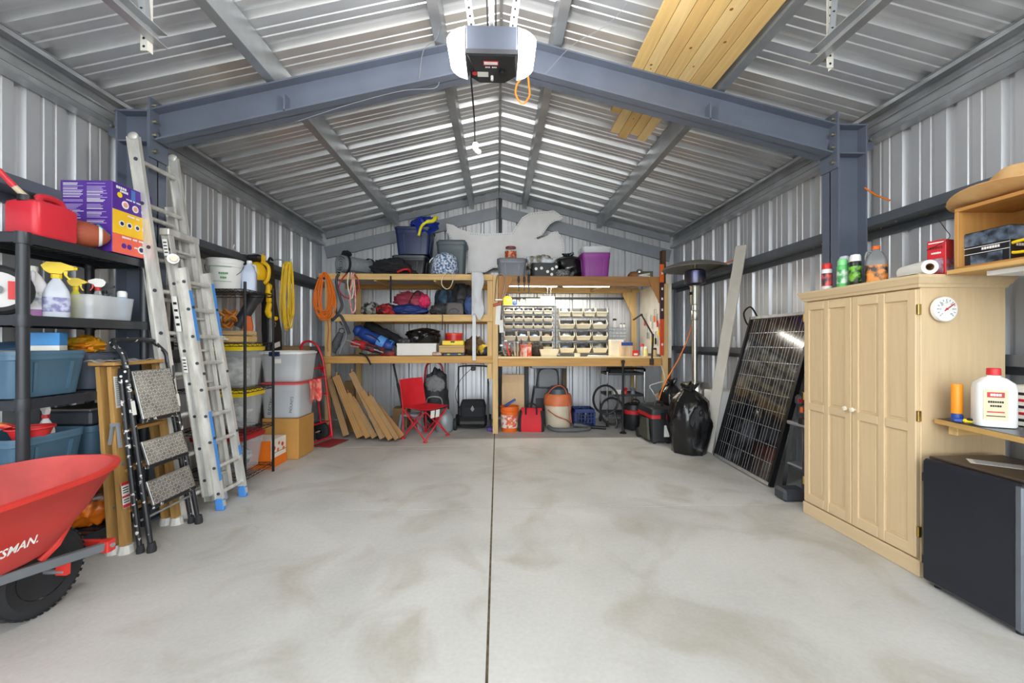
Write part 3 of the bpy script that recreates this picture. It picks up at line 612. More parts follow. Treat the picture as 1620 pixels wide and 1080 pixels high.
# ---- fourth shelf
Z = 0.562
tote('storage_tote', 'open teal tote with a red bowl on the fourth shelf', (-2.73, 2.41, Z), 0.40, 0.38, 0.235, TEAL, group='teal totes on the black shelves')
bw = thing('plastic_bowl', 'red plastic bowl sitting in the teal tote', 'bowl', (-2.60, 2.35, Z+0.2)); b = MB(); b.lathe([(0.045, 0), (0.06, 0.004), (0.088, 0.075), (0.094, 0.078), (0.084, 0.074), (0.055, 0.01)], n=24); b.build('body', REDPL, bw); MB().lathe([(0.09, 0.072), (0.097, 0.076), (0.097, 0.084), (0.09, 0.084)], n=24, cap0=False, cap1=False).build('rim', REDPL, bw)
spray('spray_bottle', 'white and red spray bottle lying in the teal tote', (-2.67, 2.49, Z+0.13), 0.25, WHITE, WHITE, rz=2.6, neck_m=REDPL)
tote('storage_tote', 'teal tote holding a dark case, partly behind the wooden stepladder', (-2.75, 2.81, Z), 0.36, 0.32, 0.22, TEAL, group='teal totes on the black shelves')
t = thing('tool_case', 'dark grey case resting on the rim of a teal tote', 'case', (-2.72, 2.80, Z+0.222)); MB().box((0, 0, 0.05), (0.3, 0.3, 0.09), r=0.012).build('body', DKGREY, t); MB().box((0, 0, 0.1), (0.28, 0.28, 0.015), r=0.005).build('lid', mat('tan_lid', (110, 106, 98), rough=0.6), t); MB().box((0.155, 0, 0.05), (0.012, 0.1, 0.03), r=0.004).build('latch', BLACK, t)
b = MB(); b.tube(smooth_path([(-0.05, -0.05, 0.22), (-0.03, 0.0, 0.28), (0.03, 0.03, 0.26), (0.06, 0.06, 0.2)], 4), 0.018, 8); one(b, 'toy_pistol', mat('red_yellow_toy', (220, 170, 30), rough=0.45, c2=(210, 50, 40), scale=6, contrast=0.1), 'red and yellow toy grip sticking out of the tote', 'toy', (-2.73, 2.33, Z+0.01))
# ---- bottom shelf
Z = 0.142
b = MB(); lumpy(b, (0, 0, 0.12), (0.15, 0.16, 0.14), 11, 0.35, flat=-0.12); one(b, 'candy_bag', mat('orange_black_foil', (236, 122, 22), rough=0.3, c2=(50, 26, 16), scale=7, contrast=0.25), 'orange and black foil bag on the lowest black shelf', 'bag', (-2.66, 2.75, Z), ang=80)
o = bpy.data.objects['candy_bag']; flat_label(o, frame_m((0.155, 0.02, 0.08), (0, 1, 0), (0.1, 0, 1)), 0.09, 0.08, BLACK); words((4,), 0.08, frame_m((0.1575, 0.02, 0.08), (0, 1, 0), (0.1, 0, 1)), WINK, o)
t = thing('rubber_tub', 'black rubber tub on the lowest shelf behind the orange bag', 'tub', (-2.76, 2.42, Z)); MB().lathe([(0.08, 0.0), (0.14, 0.0), (0.16, 0.03), (0.16, 0.07), (0.14, 0.1), (0.08, 0.1)], n=24).build('body', RUBBER, t)
# ---- wheelbarrow
wbR = mat('wheelbarrow_red', (206, 52, 44), rough=0.42, var=0.08, scale=3)
wbi = mat('dusty_red_tray', (184, 72, 68), rough=0.7, var=0.16, scale=7)
WX = -2.235
wbt = thing('wheelbarrow', 'red wheelbarrow with a black tyre in front of the black shelves', 'wheelbarrow', (WX, 2.04, 0))
def super_ring(cx, cy, hx, hy, z, n=40, e=0.55, zt=0.0):
    out = []
    for k in range(n):
        a = 2*PI*k/n; c, s_ = math.cos(a), math.sin(a)
        out.append(Vector((cx+hx*math.copysign(abs(c)**e, c)*(1.0-0.28*max(0, s_)**2), cy+hy*math.copysign(abs(s_)**e, s_), z+zt*s_)))
    return out
rings_o = [super_ring(0, -0.30, 0.17, 0.28, 0.345), super_ring(0, -0.31, 0.19, 0.33, 0.36, zt=0.01), super_ring(0, -0.29, 0.265, 0.43, 0.50, zt=0.02), super_ring(0, -0.29, 0.325, 0.545, 0.665, zt=0.015)]
rim = [super_ring(0, -0.29, 0.342, 0.56, 0.668, zt=0.015), super_ring(0, -0.29, 0.342, 0.56, 0.685, zt=0.015), super_ring(0, -0.29, 0.318, 0.535, 0.688, zt=0.015)]
rings_i = [super_ring(0, -0.29, 0.312, 0.53, 0.67, zt=0.015), super_ring(0, -0.29, 0.25, 0.415, 0.505, zt=0.02), super_ring(0, -0.31, 0.18, 0.315, 0.372, zt=0.01), super_ring(0, -0.30, 0.15, 0.26, 0.355)]
b = MB(); b.loft(rings_o+rim, True, False); tray = b.build('tray', wbR, wbt, ang=60)
b = MB(); b.loft([rim[-1]]+rings_i, False, True); b.build('tray_lining', wbi, tray, ang=60)
wc = 0.205
wh = MB(); wh.lathe([(0.118, -0.045), (0.165, -0.052), (0.195, -0.035), (0.203, -0.012), (0.203, 0.012), (0.195, 0.035), (0.165, 0.052), (0.118, 0.045)], n=36, rot=rotm(0, PI/2, 0), c=(0, 0, wc)); tyre = wh.build('tyre', RUBBER, wbt)
kn = None
for k in range(44):
    a = 2*PI*k/44
    for s_ in (-1, 1):
        if kn is None: kn = MB().box((0, 0, 0), (0.022, 0.014, 0.006)).build('tread_block', RUBBER, tyre); q = kn
        else: q = dup(kn, tyre)
        q.location = (s_*0.026, math.sin(a+s_*0.03)*0.2005, wc+math.cos(a+s_*0.03)*0.2005); q.rotation_euler = (-(a+s_*0.03), 0, 0)
b = MB(); b.lathe([(0.03, 0.03), (0.06, 0.035), (0.1, 0.018), (0.118, 0.045), (0.123, 0.047), (0.123, -0.047), (0.118, -0.045), (0.1, -0.018), (0.06, -0.035), (0.03, -0.03)], n=32, rot=rotm(0, PI/2, 0), c=(0, 0, wc)); b.build('rim', mat('gloss_black', (20, 21, 24), rough=0.18, var=0.1), wbt)
MB().cyl((-0.14, 0, wc), (0.14, 0, wc), 0.012, 10).build('axle', GALV, wbt)
GR = mat('grey_handle_paint', (116, 122, 128), rough=0.45, var=0.1)
for s_ in (-1, 1):
    MB().bar((s_*0.13, 0.19, 0.225), (s_*0.20, -0.95, 0.47), 0.036, 0.042, r=0.004).build('handle_rail', GR, wbt)
    MB().box((s_*0.135, 0.215, 0.222), (0.05, 0.05, 0.062), r=0.004).build('end_bracket', wbR, wbt)
    MB().tube([(s_*0.13, -0.1, 0.31), (s_*0.15, -0.05, 0.36), (s_*0.155, 0.02, 0.47)], 0.016, 8).build('tray_brace', wbR, wbt)
    MB().bar((s_*0.13, 0.0, 0.255), (s_*0.128, 0.0, 0.19), 0.02, 0.05).build('axle_bracket', wbR, wbt)
    MB().cyl((s_*0.16, 0.215, 0.225), (s_*0.168, 0.215, 0.225), 0.012, 8).build('bolt', GALV, wbt)
    MB().tube([(s_*0.17, -0.42, 0.32), (s_*0.2, -0.45, 0.12), (s_*0.2, -0.5, 0.012), (s_*0.2, -0.75, 0.012), (s_*0.19, -0.72, 0.4)], 0.014, 8).build('leg', wbR, wbt)
MB().box((0, 0.232, 0.222), (0.27, 0.018, 0.05), r=0.003).build('front_crossbar', wbR, wbt)
# lettering on the tray side that faces the room: placed on the flank between the lower and upper side rings
def flank(y, k): return Vector((0.232+0.075*k, y, 0.44+0.19*k))
Mw = frame_m(flank(-0.385, 0.28)+Vector((0.035, 0, -0.012)), (0.02, 1, 0.05), (0.36, 0, 1))
text('CRAFTSMAN.', 0.27, Mw, WINK, tray, height=0.042, bold=0.02)
# ---- wooden stepladder (folded) leaning on the shelves: rails at Y=2.62 and 3.0
wl_ = thing('wooden_stepladder', 'folded wooden stepladder leaning on the black shelves', 'ladder', (-2.36, 2.82, 0)); LW = wood('ladder_wood', (196, 150, 84), 'z', 0.78)
def lp(bx_, tx, z, H): return bx_+(tx-bx_)*z/H
for sy in (-1, 1):
    y0 = sy*0.20
    for (bx_, tx, w_, t_) in ((0.035, -0.075, 0.05, 0.026), (-0.035, -0.145, 0.05, 0.026)):
        r_ = MB(); r_.bar((bx_, y0, 0.03), (tx, y0*0.82, 1.16), 0.062, 0.026, up=(1, 0, 0)); rl = r_.build('rail', LW, wl_)
        MB().tube([(bx_, y0, 0.0), (bx_, y0, 0.05)], [0.045, 0.036], 10).build('foot_wrap', mat('plastic_wrap', (198, 196, 190), rough=0.4, bump=0.3, var=0.15), wl_)
        for z in (0.28, 0.55): MB().cyl((lp(bx_, tx, z, 1.16)+0.012, y0*(1-0.18*z/1.16), z), (lp(bx_, tx, z, 1.16)+0.018, y0*(1-0.18*z/1.16), z), 0.011, 10).build('washer', GALV, wl_)
for k, z in enumerate((0.25, 0.5, 0.75, 0.98)):
    x = lp(0.035, -0.075, z, 1.16); y_ = 0.2*(1-0.18*z/1.16); MB().box((x-0.01, 0, z), (0.075, 2*y_-0.03, 0.02), r=0.002).build('step', wood('ladder_step_wood', (200, 152, 86), 'y', 0.78), wl_)
MB().box((-0.11, 0, 1.18), (0.16, 0.42, 0.024), r=0.003).build('top_board', wood('ladder_step_wood', (200, 152, 86), 'y', 0.78), wl_)
b = MB(); b.grid(lambda u, v: (-0.195+0.175*u, -0.23+0.30*v, 1.196+0.008*math.sin(9*u+5*v)+0.004*math.sin(23*v)), 10, 14, thick=0.002); b.build('plastic_sheet', mat('wrinkled_film', (178, 180, 178), rough=0.25, metal=0.1, bump=0.4, bscale=20), wl_)
MB().bar((0.0, -0.218, 0.8), (0.02, -0.222, 0.66), 0.012, 0.016, up=(1, 0, 0)).build('spreader', GALV, wl_); MB().bar((-0.03, -0.218, 0.8), (-0.045, -0.222, 0.68), 0.012, 0.016, up=(1, 0, 0)).build('spreader', GALV, wl_); MB().bar((-0.04, -0.22, 0.8), (0.012, -0.22, 0.805), 0.014, 0.02, up=(0, 0, 1)).build('spreader', GALV, wl_)
Ml = frame_m((0.029, -0.196, 0.36), (0, 1, 0), (-0.09, 0, 1)); flat_label(wl_, Ml, 0.052, 0.16, PAPER)
for dz in (0.07, -0.01, -0.068): flat_label(wl_, Ml @ Matrix.Translation((0, dz, 0.0012)), 0.05, 0.02 if abs(dz) > 0.05 else 0.012, REDPL, 'red_band')
for dz in (0.045, 0.03, 0.015, -0.03, -0.045): flat_label(wl_, Ml @ Matrix.Translation((0, dz, 0.0012)), 0.036, 0.006, INK, 'text_line')
Ml = frame_m((-0.043, -0.165, 1.0), (0, 1, 0), (-0.09, 0, 1)); flat_label(wl_, Ml, 0.05, 0.2, PAPER)
for i in range(14): flat_label(wl_, Ml @ Matrix.Translation((0, 0.085-i*0.0128, 0.0012)), 0.04, 0.004, MIDGREY, 'text_line')
# ---- black step stool with diamond-plate treads
ss = thing('step_stool', 'folded black three-step stool with chequer-plate treads', 'step stool', (-2.19, 2.82, 0)); TR = mat('chequer_plate', (150, 150, 148), rough=0.35, metal=0.7, var=0.3, scale=16)
BLP_ = mat('paint_spattered_black', (28, 29, 34), rough=0.35, scale=34, c2=(206, 204, 200), contrast=0.05, bias=-0.13)
H = 1.17; bx0, tx0 = 0.02, -0.17
def ssp(x, y, z): return (lp(bx0, tx0, z, H)+x, y, z)
for s_ in (-1, 1):
    MB().tube([ssp(0, s_*0.2, 0.02), ssp(0, s_*0.185, 0.6), ssp(0, s_*0.165, H)], 0.0155, 10).build('front_leg', BLP_, ss)
    MB().tube([ssp(-0.06, s_*0.21, 0.02), ssp(-0.045, s_*0.195, 0.6), ssp(-0.03, s_*0.178, 1.08)], 0.0145, 10).build('rear_leg', BLP_, ss)
    MB().lathe([(0.024, 0), (0.026, 0.02), (0.019, 0.06)], c=ssp(0, s_*0.2, -0.0), n=12).build('foot', RUBBER, ss)
    MB().lathe([(0.021, 0), (0.022, 0.02), (0.017, 0.05)], c=ssp(-0.06, s_*0.21, -0.0), n=12).build('foot', RUBBER, ss)
    b = MB(); b.box(ssp(-0.01, s_*0.178, 1.1), (0.075, 0.014, 0.1), r=0.006); hg = b.build('hinge', BLACK, ss)
    for k in range(3): MB().cyl(ssp(0.01-0.03*(k % 2), s_*0.188, 1.07+0.03*k), ssp(0.01-0.03*(k % 2), s_*0.1725, 1.07+0.03*k), 0.008, 8).build('rivet', WHITE, hg)
b = MB(); b.tube(smooth_path([ssp(0, -0.165, H), ssp(-0.005, -0.168, 1.24), ssp(-0.06, -0.16, 1.31), ssp(-0.07, -0.1, 1.33), ssp(-0.07, 0.1, 1.33), ssp(-0.06, 0.16, 1.31), ssp(-0.005, 0.168, 1.24), ssp(0, 0.165, H)], 5), 0.0165, 10); b.build('handrail', BLP_, ss)
tb = None
for (z0, z1, hw) in ((0.82, 1.13, 0.150), (0.53, 0.68, 0.166), (0.28, 0.43, 0.178)):
    x0, x1 = lp(bx0, tx0, z0, H)+0.035, lp(bx0, tx0, z1, H)+0.012
    d = MB(); d.bar((x0, 0, z0), (x1, 0, z1), 2*hw, 0.016, up=(1, 0, 0.1), r=0.003); tr = d.build('tread', TR, ss)
    MB().bar((x0+0.008, 0, z0-0.008), (x0-0.02, 0, z0-0.012), 2*hw+0.01, 0.03, up=(0, 0, 1), r=0.006).build('front_edge', BLP_, tr)
    nn = Vector((z1-z0, 0, -(x1-x0))).normalized(); up = Vector((x1-x0, 0, z1-z0)).normalized(); L_ = math.hypot(x1-x0, z1-z0)
    q = MB(); iy = 0; st = 0.021
    rows = int(L_/st); cols = int(2*hw/st)
    for i in range(rows):
        for j in range(cols):
            c = Vector((x0, 0, z0))+up*(st*(i+0.5))+nn*0.0088+Vector((0, -hw+st*(j+0.5)+0.004, 0)); sg = 1 if (i+j) % 2 else -1
            q.bar(c+up*0.0065*sg+Vector((0, 0.0065, 0)), c-up*0.0065*sg-Vector((0, 0.0065, 0)), 0.004, 0.003, up=nn)
    pp = q.build('chequer_bars', mat('chequer_bar_bright', (206, 206, 204), rough=0.3, metal=0.7, var=0.1), tr); pp['kind'] = 'stuff'
MB().cyl(ssp(-0.03, -0.2, 0.2), ssp(-0.03, 0.2, 0.2), 0.008, 8).build('cross_rod', GALV, ss)
for s_ in (-1, 1): flat_label(ss, frame_m(ssp(0.0175, s_*0.178, 0.9), (0, 1, 0), (-0.16, 0, 1)), 0.028, 0.09, PAPER)
# ---- ladders
ALD = mat('scuffed_aluminium', (228, 227, 223), rough=0.4, metal=0.4, c2=(178, 175, 168), scale=9, stretch=(2, 2, 0.6), contrast=0.7)
def rail_ladder(par, nb, nt, fb, ft, nr, wr, dr, rr_=0.016, m=None, z0=0.12, flat=False, mname='rail'):
    """near rail bottom/top, far rail bottom/top in world space; nr rungs"""
    m = m or ALD; nb, nt, fb, ft = map(Vector, (nb, nt, fb, ft)); out = []
    for (a, c) in ((nb, nt), (fb, ft)):
        b = MB(); side = (fb-nb).normalized(); upv = (c-a).normalized(); fwd = upv.cross(side).normalized(); 
        b.bar(a, c, wr*0.35, dr, up=fwd); 
        for e in (-1, 1): b.bar(a+fwd*(e*dr/2), c+fwd*(e*dr/2), wr, 0.006, up=fwd)
        out.append(b.build(mname, m, par, world=True))
    for i in range(nr):
        k = (i+0.5)/nr; p, q = nb.lerp(nt, k), fb.lerp(ft, k); b = MB()
        if flat: b.bar(p, q, 0.032, 0.018, up=(0, 0, 1), r=0.003)
        else: b.cyl(p, q, rr_, 10)
        b.build('rung', m, par, world=True)
        for (pt, sg) in ((p, -1), (q, 1)):
            d = (q-p).normalized()*sg; b = MB(); b.cyl(pt+d*0.004, pt+d*0.011, rr_*0.8, 8); b.build('rung_end', DKGREY, par, world=True)
    return out
ex = thing('extension_ladder', 'tall weathered aluminium extension ladder leaning on the steel column', 'ladder', (-2.30, 3.22, 0))
rail_ladder(ex, (-2.27, 3.06, 0.02), (-2.525, 2.90, 2.74), (-2.27, 3.42, 0.02), (-2.525, 3.24, 2.74), 9, 0.028, 0.072)
rail_ladder(ex, (-2.345, 3.09, 0.02), (-2.532, 2.955, 2.36), (-2.345, 3.38, 0.02), (-2.532, 3.225, 2.36), 8, 0.025, 0.062, mname='fly_rail')
for y in (2.90, 3.24):
    b = MB(); b.ell((-2.527, y, 2.745), (0.036, 0.014, 0.03)); b.build('end_cap', ALD, ex, world=True)
ml = thing('folding_ladder', 'folded multi-position aluminium ladder with blue tape on its rails', 'ladder', (-2.18, 3.44, 0))
NB, NT, FB, FT = (-2.165, 3.25, 0.03), (-2.37, 3.08, 2.12), (-2.165, 3.53, 0.03), (-2.37, 3.33, 2.12)
rail_ladder(ml, NB, tuple(Vector(NB).lerp(Vector(NT), 0.88)), FB, tuple(Vector(FB).lerp(Vector(FT), 0.88)), 9, 0.03, 0.055, 0.015)
o_ = Vector((-0.066, -0.03, 0)); rail_ladder(ml, Vector(NB)+o_+Vector((0, -0.02, 0.1)), Vector(NT)+o_*0.8, Vector(FB)+o_+Vector((0, -0.07, 0.1)), Vector(FT)+o_*0.8, 8, 0.045, 0.05, 0.015, mname='inner_rail', flat=True)
MB().bar(Vector(NT)+o_*0.8+Vector((0, -0.03, 0)), Vector(FT)+o_*0.8+Vector((0, 0.03, 0)), 0.07, 0.05, r=0.006).build('top_plate', ALD, ml, world=True)
BT = mat('blue_tape', (74, 140, 214), rough=0.6, var=0.06)
for (a, c, k0, k1) in ((NB, NT, 0.62, 0.80), (FB, FT, 0.64, 0.84), (NB, NT, 0.10, 0.36), (FB, FT, 0.16, 0.2)):
    a, c = Vector(a), Vector(c); b = MB(); b.bar(a.lerp(c, k0)+Vector((0.031, 0, 0)), a.lerp(c, k1)+Vector((0.031, 0, 0)), 0.031, 0.002, up=(1, 0, 0)); b.build('tape', BT, ml, world=True)
for (a, c) in ((NB, NT), (FB, FT)):
    a, c = Vector(a), Vector(c); b = MB(); b.bar(a+Vector((0, 0, -0.028)), a.lerp(c, 0.03), 0.036, 0.062, up=(1, 0, 0), r=0.004); b.build('foot', BT, ml, world=True)
    for k in (0.26, 0.5, 0.74):
        p = a.lerp(c, k); b = MB(); b.cyl(p+Vector((0.03, 0, 0)), p+Vector((0.038, 0, 0)), 0.011, 8); b.build('hinge_pin', DKGREY, ml, world=True)
p = Vector(NT)+Vector((0.0, -0.03, -0.2)); b = MB(); b.cyl(p+Vector((0, 0, 0)), p+Vector((0.02, -0.03, 0)), 0.036, 18); b.build('hinge_disc', ALD, ml, world=True); b = MB(); b.cyl(p+Vector((0.02, -0.03, 0)), p+Vector((0.035, -0.045, 0)), 0.022, 14); b.build('hinge_knob', mat('cream_knob', (220, 212, 190), rough=0.5), ml, world=True)
for (k, w_, h_, c) in ((0.93, 0.035, 0.12, PAPER), (0.7, 0.036, 0.26, PAPER), (0.52, 0.034, 0.12, PAPER)):
    p = Vector(NB).lerp(Vector(NT), k)+o_*0.9+Vector((0.005, -0.036, 0.03)); M_ = frame_m(p, (1, 0.0, 0), (-0.1, -0.06, 1)); w0 = MB()
    inv = wm(ml).inverted(); flat_label(ml, inv @ M_, w_, h_, c)
    for i in range(4): flat_label(ml, inv @ M_ @ Matrix.Translation((0, h_*(0.3-0.2*i), 0.0013)), w_*0.7, h_*0.07, INK, 'text_line')
# ================================================================ LEFT, BEHIND THE LADDERS
RX0, RX1, RY0, RY1 = -2.92, -2.28, 3.74, 4.20
rk = thing('wire_rack', 'black wire storage rack holding clear bins beside the ladders', 'rack', ((RX0+RX1)/2, (RY0+RY1)/2, 0))
rw, rd = RX1-RX0, RY1-RY0; RKZ = [0.10, 0.505, 0.885, 1.31, 1.80]
for sx in (-1, 1):
    for sy in (-1, 1): MB().cyl((sx*rw/2, sy*rd/2, 0), (sx*rw/2, sy*rd/2, 1.86), 0.0125, 10).build('post', BLACKM, rk)
for z in RKZ:
    b = MB()
    for s_ in (-1, 1):
        for dz in (0, -0.028):
            b.cyl((-rw/2, s_*rd/2, z-0.006+dz), (rw/2, s_*rd/2, z-0.006+dz), 0.0035, 6); b.cyl((s_*rw/2, -rd/2, z-0.006+dz), (s_*rw/2, rd/2, z-0.006+dz), 0.0035, 6)
        pts = [(-rw/2+rw*i/16, s_*rd/2, z-0.006-0.028*(i % 2)) for i in range(17)]; b.tube(pts, 0.0025, 5)
        pts = [(s_*rw/2, -rd/2+rd*i/12, z-0.006-0.028*(i % 2)) for i in range(13)]; b.tube(pts, 0.0025, 5)
    s_ = b.build('shelf_frame', BLACKM, rk); wr_ = None
    for i in range(18):
        if wr_ is None: wr_ = MB().cyl((0, -rd/2, 0), (0, rd/2, 0), 0.0022, 5).build('wire', BLACKM, s_); q = wr_
        else: q = dup(wr_, s_)
        q.location = (-rw/2+rw*(i+0.5)/18, 0, z-0.0035)
BINX, BINY = -2.58, 3.985
def contents(name, label, cat, loc, d, m, seed, amp=0.3): return cloth_heap(name, label, loc, d, m, seed, cat, amp=amp)
PALEB = mat('pale_blue_plastic_bags', (196, 204, 216), rough=0.4, c2=(120, 128, 140), scale=9, contrast=0.4)
for (z, h, lm, lab, cs) in ((0.102, 0.31, mat('dark_red_lid', (176, 24, 34), rough=0.4), 'clear bin with a red lid on the lowest rack shelf', (58, 60, 70)), (0.507, 0.31, YELLOW, 'clear bin with a yellow lid on the middle rack shelf', (150, 152, 150)), (0.887, 0.36, YELLOW, 'clear bin with a yellow lid just under the rack worktop shelf', (164, 160, 150))):
    t = tote('clear_bin', lab, (BINX, BINY, z), 0.50, 0.36, h, CLEAR, lm, ribs=False, cat='bin', lid_h=0.05, group='clear bins on the wire rack', taper=0.84)
    contents('bin_contents', 'mixed bagged hardware inside the %s' % lab.replace('clear ', ''), 'hardware', (BINX, BINY, z+0.013), (0.17, 0.12, h*0.40), mat('bagged_%d' % int(z*100), cs, rough=0.5, c2=(206, 206, 204), scale=14, contrast=0.3), int(z*50))
for (z, yy) in ((0.14, 0),): pass
# on the rack's 1.31 shelf
Z = 1.312
t = thing('wood_offcut', 'pale sawn wood block lying on the rack under the tools', 'wood', (-2.5, 3.90, Z)); MB().box((0, 0, 0.03), (0.36, 0.2, 0.055), r=0.006, rot=rotm(0, 0, 0.1)).build('block', PINE_X, t); MB().box((0.02, 0, 0.085), (0.33, 0.18, 0.045), r=0.01, rot=rotm(0, 0, -0.08)).build('block', wood('rough_pine', (218, 182, 130), 'x'), t)
cloth_heap('paper_towel', 'crumpled white paper bag on the rack shelf', (-2.60, 3.80, Z), (0.11, 0.05, 0.04), PAPER, 3, 'paper')
b = MB(); rnd = random.Random(9)
for k in range(7):
    c = Vector((-0.05+rnd.uniform(-0.06, 0.06), rnd.uniform(-0.05, 0.05), 0.05+0.02*k)); b.tube([c+Vector((math.cos(a)*0.05, math.sin(a)*0.05*0.8, 0.025*math.sin(2*a+k))) for a in [2*PI*i/12 for i in range(12)]], 0.011, 6, closed=True)
one(b, 'chain_coil', mat('orange_brown_strap', (214, 140, 40), rough=0.6, c2=(150, 76, 30), scale=18), 'coiled orange and brown strap on the wooden blocks', 'strap', (-2.47, 3.88, Z+0.11))
one(MB().prism([(-0.03, 0), (0.03, 0), (0.045, 0.14), (0.03, 0.24), (-0.01, 0.25), (-0.04, 0.12)], 0.03), 'leather_sheath', mat('orange_leather', (196, 96, 44), rough=0.55), 'orange-brown leather sheath standing on the rack', 'sheath', (-2.37, 3.92, Z+0.005), 0.2)
# on top of the rack
Z = 1.802
bk = bucket('paint_bucket', 'white bucket with green print on the wire rack', (-2.58, 3.93, Z), 0.145, 0.285, WHITE, rz=0.9, handle=True)
GP = mat('green_print', (88, 150, 96), rough=0.6); Mk = frame_m((0.0, -0.146, 0.13), (1, 0, 0), (0, 0.02, 1))
bk.rotation_euler.z = 0.35
for (dx, dz, w_, h_) in ((0, 0.075, 0.17, 0.004), (0, -0.06, 0.17, 0.004), (-0.085, 0.008, 0.004, 0.135)): flat_label(bk, Mk @ Matrix.Translation((dx, dz, 0)), w_, h_, GP, 'printed_border')
words((5,), 0.075, Mk @ Matrix.Translation((0.02, 0.015, 0.001)), GP, bk); words((3,), 0.05, Mk @ Matrix.Translation((0.02, -0.025, 0.001)), GP, bk)
bucket('paint_bucket', 'white bucket lying on its side behind the upright one', (-2.80, 4.28-0.16, Z+0.15), 0.14, 0.3, WHITE, handle=False, tilt=(0.0, PI/2*0.98, 0.5))
jug('water_jug', 'milky plastic jug beside the white bucket on the rack', (-2.415, 4.03, Z), 0.12, 0.12, 0.30, mat('milky_blue_jug', (190, 202, 224), rough=0.35), WHITE, rz=0.4)
# ---- power tools hung on the girt
YD = mat('tool_yellow', (246, 196, 20), rough=0.42, var=0.05)
ts = thing('cordless_blower', 'yellow and black cordless garden blower hanging above the rack', 'power tool', (-2.73, 4.62, 1.45))
b = MB(); b.tube(smooth_path([(0.02, 0, 0.70), (0.05, 0, 0.50), (0.02, -0.05, 0.30), (-0.10, -0.12, 0.03)], 5), [0.075]*5+[0.085]*5+[0.06]*6, 14); b.build('tube', DKGREY, ts)
b = MB(); b.ell((0.04, 0.0, 0.63), (0.10, 0.10, 0.13), 16, 10); b.build('motor_housing', YD, ts)
b = MB(); b.box((0.03, 0, 0.80), (0.16, 0.13, 0.07), r=0.025); b.build('battery', BLACK, ts); 
for k in range(4): MB().box((0.115, -0.03+0.02*k, 0.80), (0.012, 0.008, 0.075), r=0.003).build('vent_fin', YD, ts)
b = MB(); b.tube(smooth_path([(0.10, 0, 0.76), (0.17, 0, 0.70), (0.16, 0, 0.56), (0.08, 0, 0.50)], 5), 0.02, 8); b.build('handle', YD, ts)
b = MB(); b.box((0.05, -0.02, 0.45), (0.12, 0.13, 0.10), r=0.03); b.build('base', BLACK, ts)
sw = thing('reciprocating_saw', 'yellow and black hand-held saw hanging beside the blower', 'power tool', (-2.62, 4.72, 1.32))
b = MB(); b.box((0, 0, 0.60), (0.07, 0.08, 0.13), r=0.02); b.build('motor_housing', YD, sw); MB().box((0.01, 0, 0.52), (0.05, 0.05, 0.16), r=0.012).build('handle', YD, sw)
MB().box((0, 0, 0.70), (0.075, 0.085, 0.07), r=0.015).build('battery', BLACK, sw); b = MB(); b.tube(smooth_path([(0.02, 0, 0.44), (0.0, 0, 0.34), (0.04, 0, 0.28), (0.1, 0, 0.26)], 4), [0.03]*4+[0.035]*4+[0.022]*5, 10); b.build('shoe', YD, sw)
MB().box((0.03, 0, 0.14), (0.03, 0.012, 0.3), r=0.002).build('blade_guide', CHROME, sw); b = MB(); b.tube(arc((0.05, 0, 0.20), 0.035, 0, 2*PI*0.98, 14), 0.006, 6); b.build('clamp_ring', CHROME, sw)
b = MB(); b.tube(smooth_path([(-0.06, -0.06, 0.0), (-0.065, -0.06, -0.05), (0.0, -0.02, -0.09), (0.12, 0.02, -0.08), (0.2, 0.02, -0.06)], 5), 0.008, 6); one(b, 'tool_hook', mat('grey_hook', (176, 178, 180), rough=0.4, metal=0.6), 'pale wire tool hook fixed along the girt', 'hook', (-2.79, 4.55, 2.37))
bl = thing('leaf_vacuum_bag', 'tall black leaf vacuum tube and bag hanging from the left girt', 'garden tool', (-2.72, 5.0, 1.20))
b = MB(); b.loft([rr(0.10, 0.30, 0.04, 3, cy=0.0, z=0.02), rr(0.12, 0.28, 0.04, 3, cy=-0.02, z=0.25), rr(0.10, 0.20, 0.04, 3, cy=-0.08, z=0.6), rr(0.08, 0.14, 0.03, 3, cy=-0.10, z=1.06)]); b.build('tube', BLACK, bl); MB().box((0.055, 0.0, 0.08), (0.004, 0.12, 0.06), r=0.001, rot=rotm(0.2, 0, 0)).build('label', PAPER, bl); MB().tube(smooth_path([(0, -0.1, 1.05), (0, -0.06, 1.12), (0.0, 0.0, 1.1)], 4), 0.012, 8).build('hanging_strap', BLACKF, bl)
yc = thing('yellow_extension_cord', 'coiled yellow extension cord hanging from the left wall girt', 'cord', (-2.62, 5.14, 2.29)); b = MB(); coil(b, (0, 0, 0.02), 0.26, 0.86, 11, 0.0075, 3, spread=0.05); b.build('coil', mat('yellow_cord', (236, 196, 40), rough=0.5, var=0.06), yc)
b = MB(); b.tube(smooth_path([(-0.27, 0, 0.03), (-0.1, 0, 0.05), (0.03, 0, 0.0), (0.05, 0, 0.06)], 4), 0.006, 6); b.build('hook', GALV, yc)
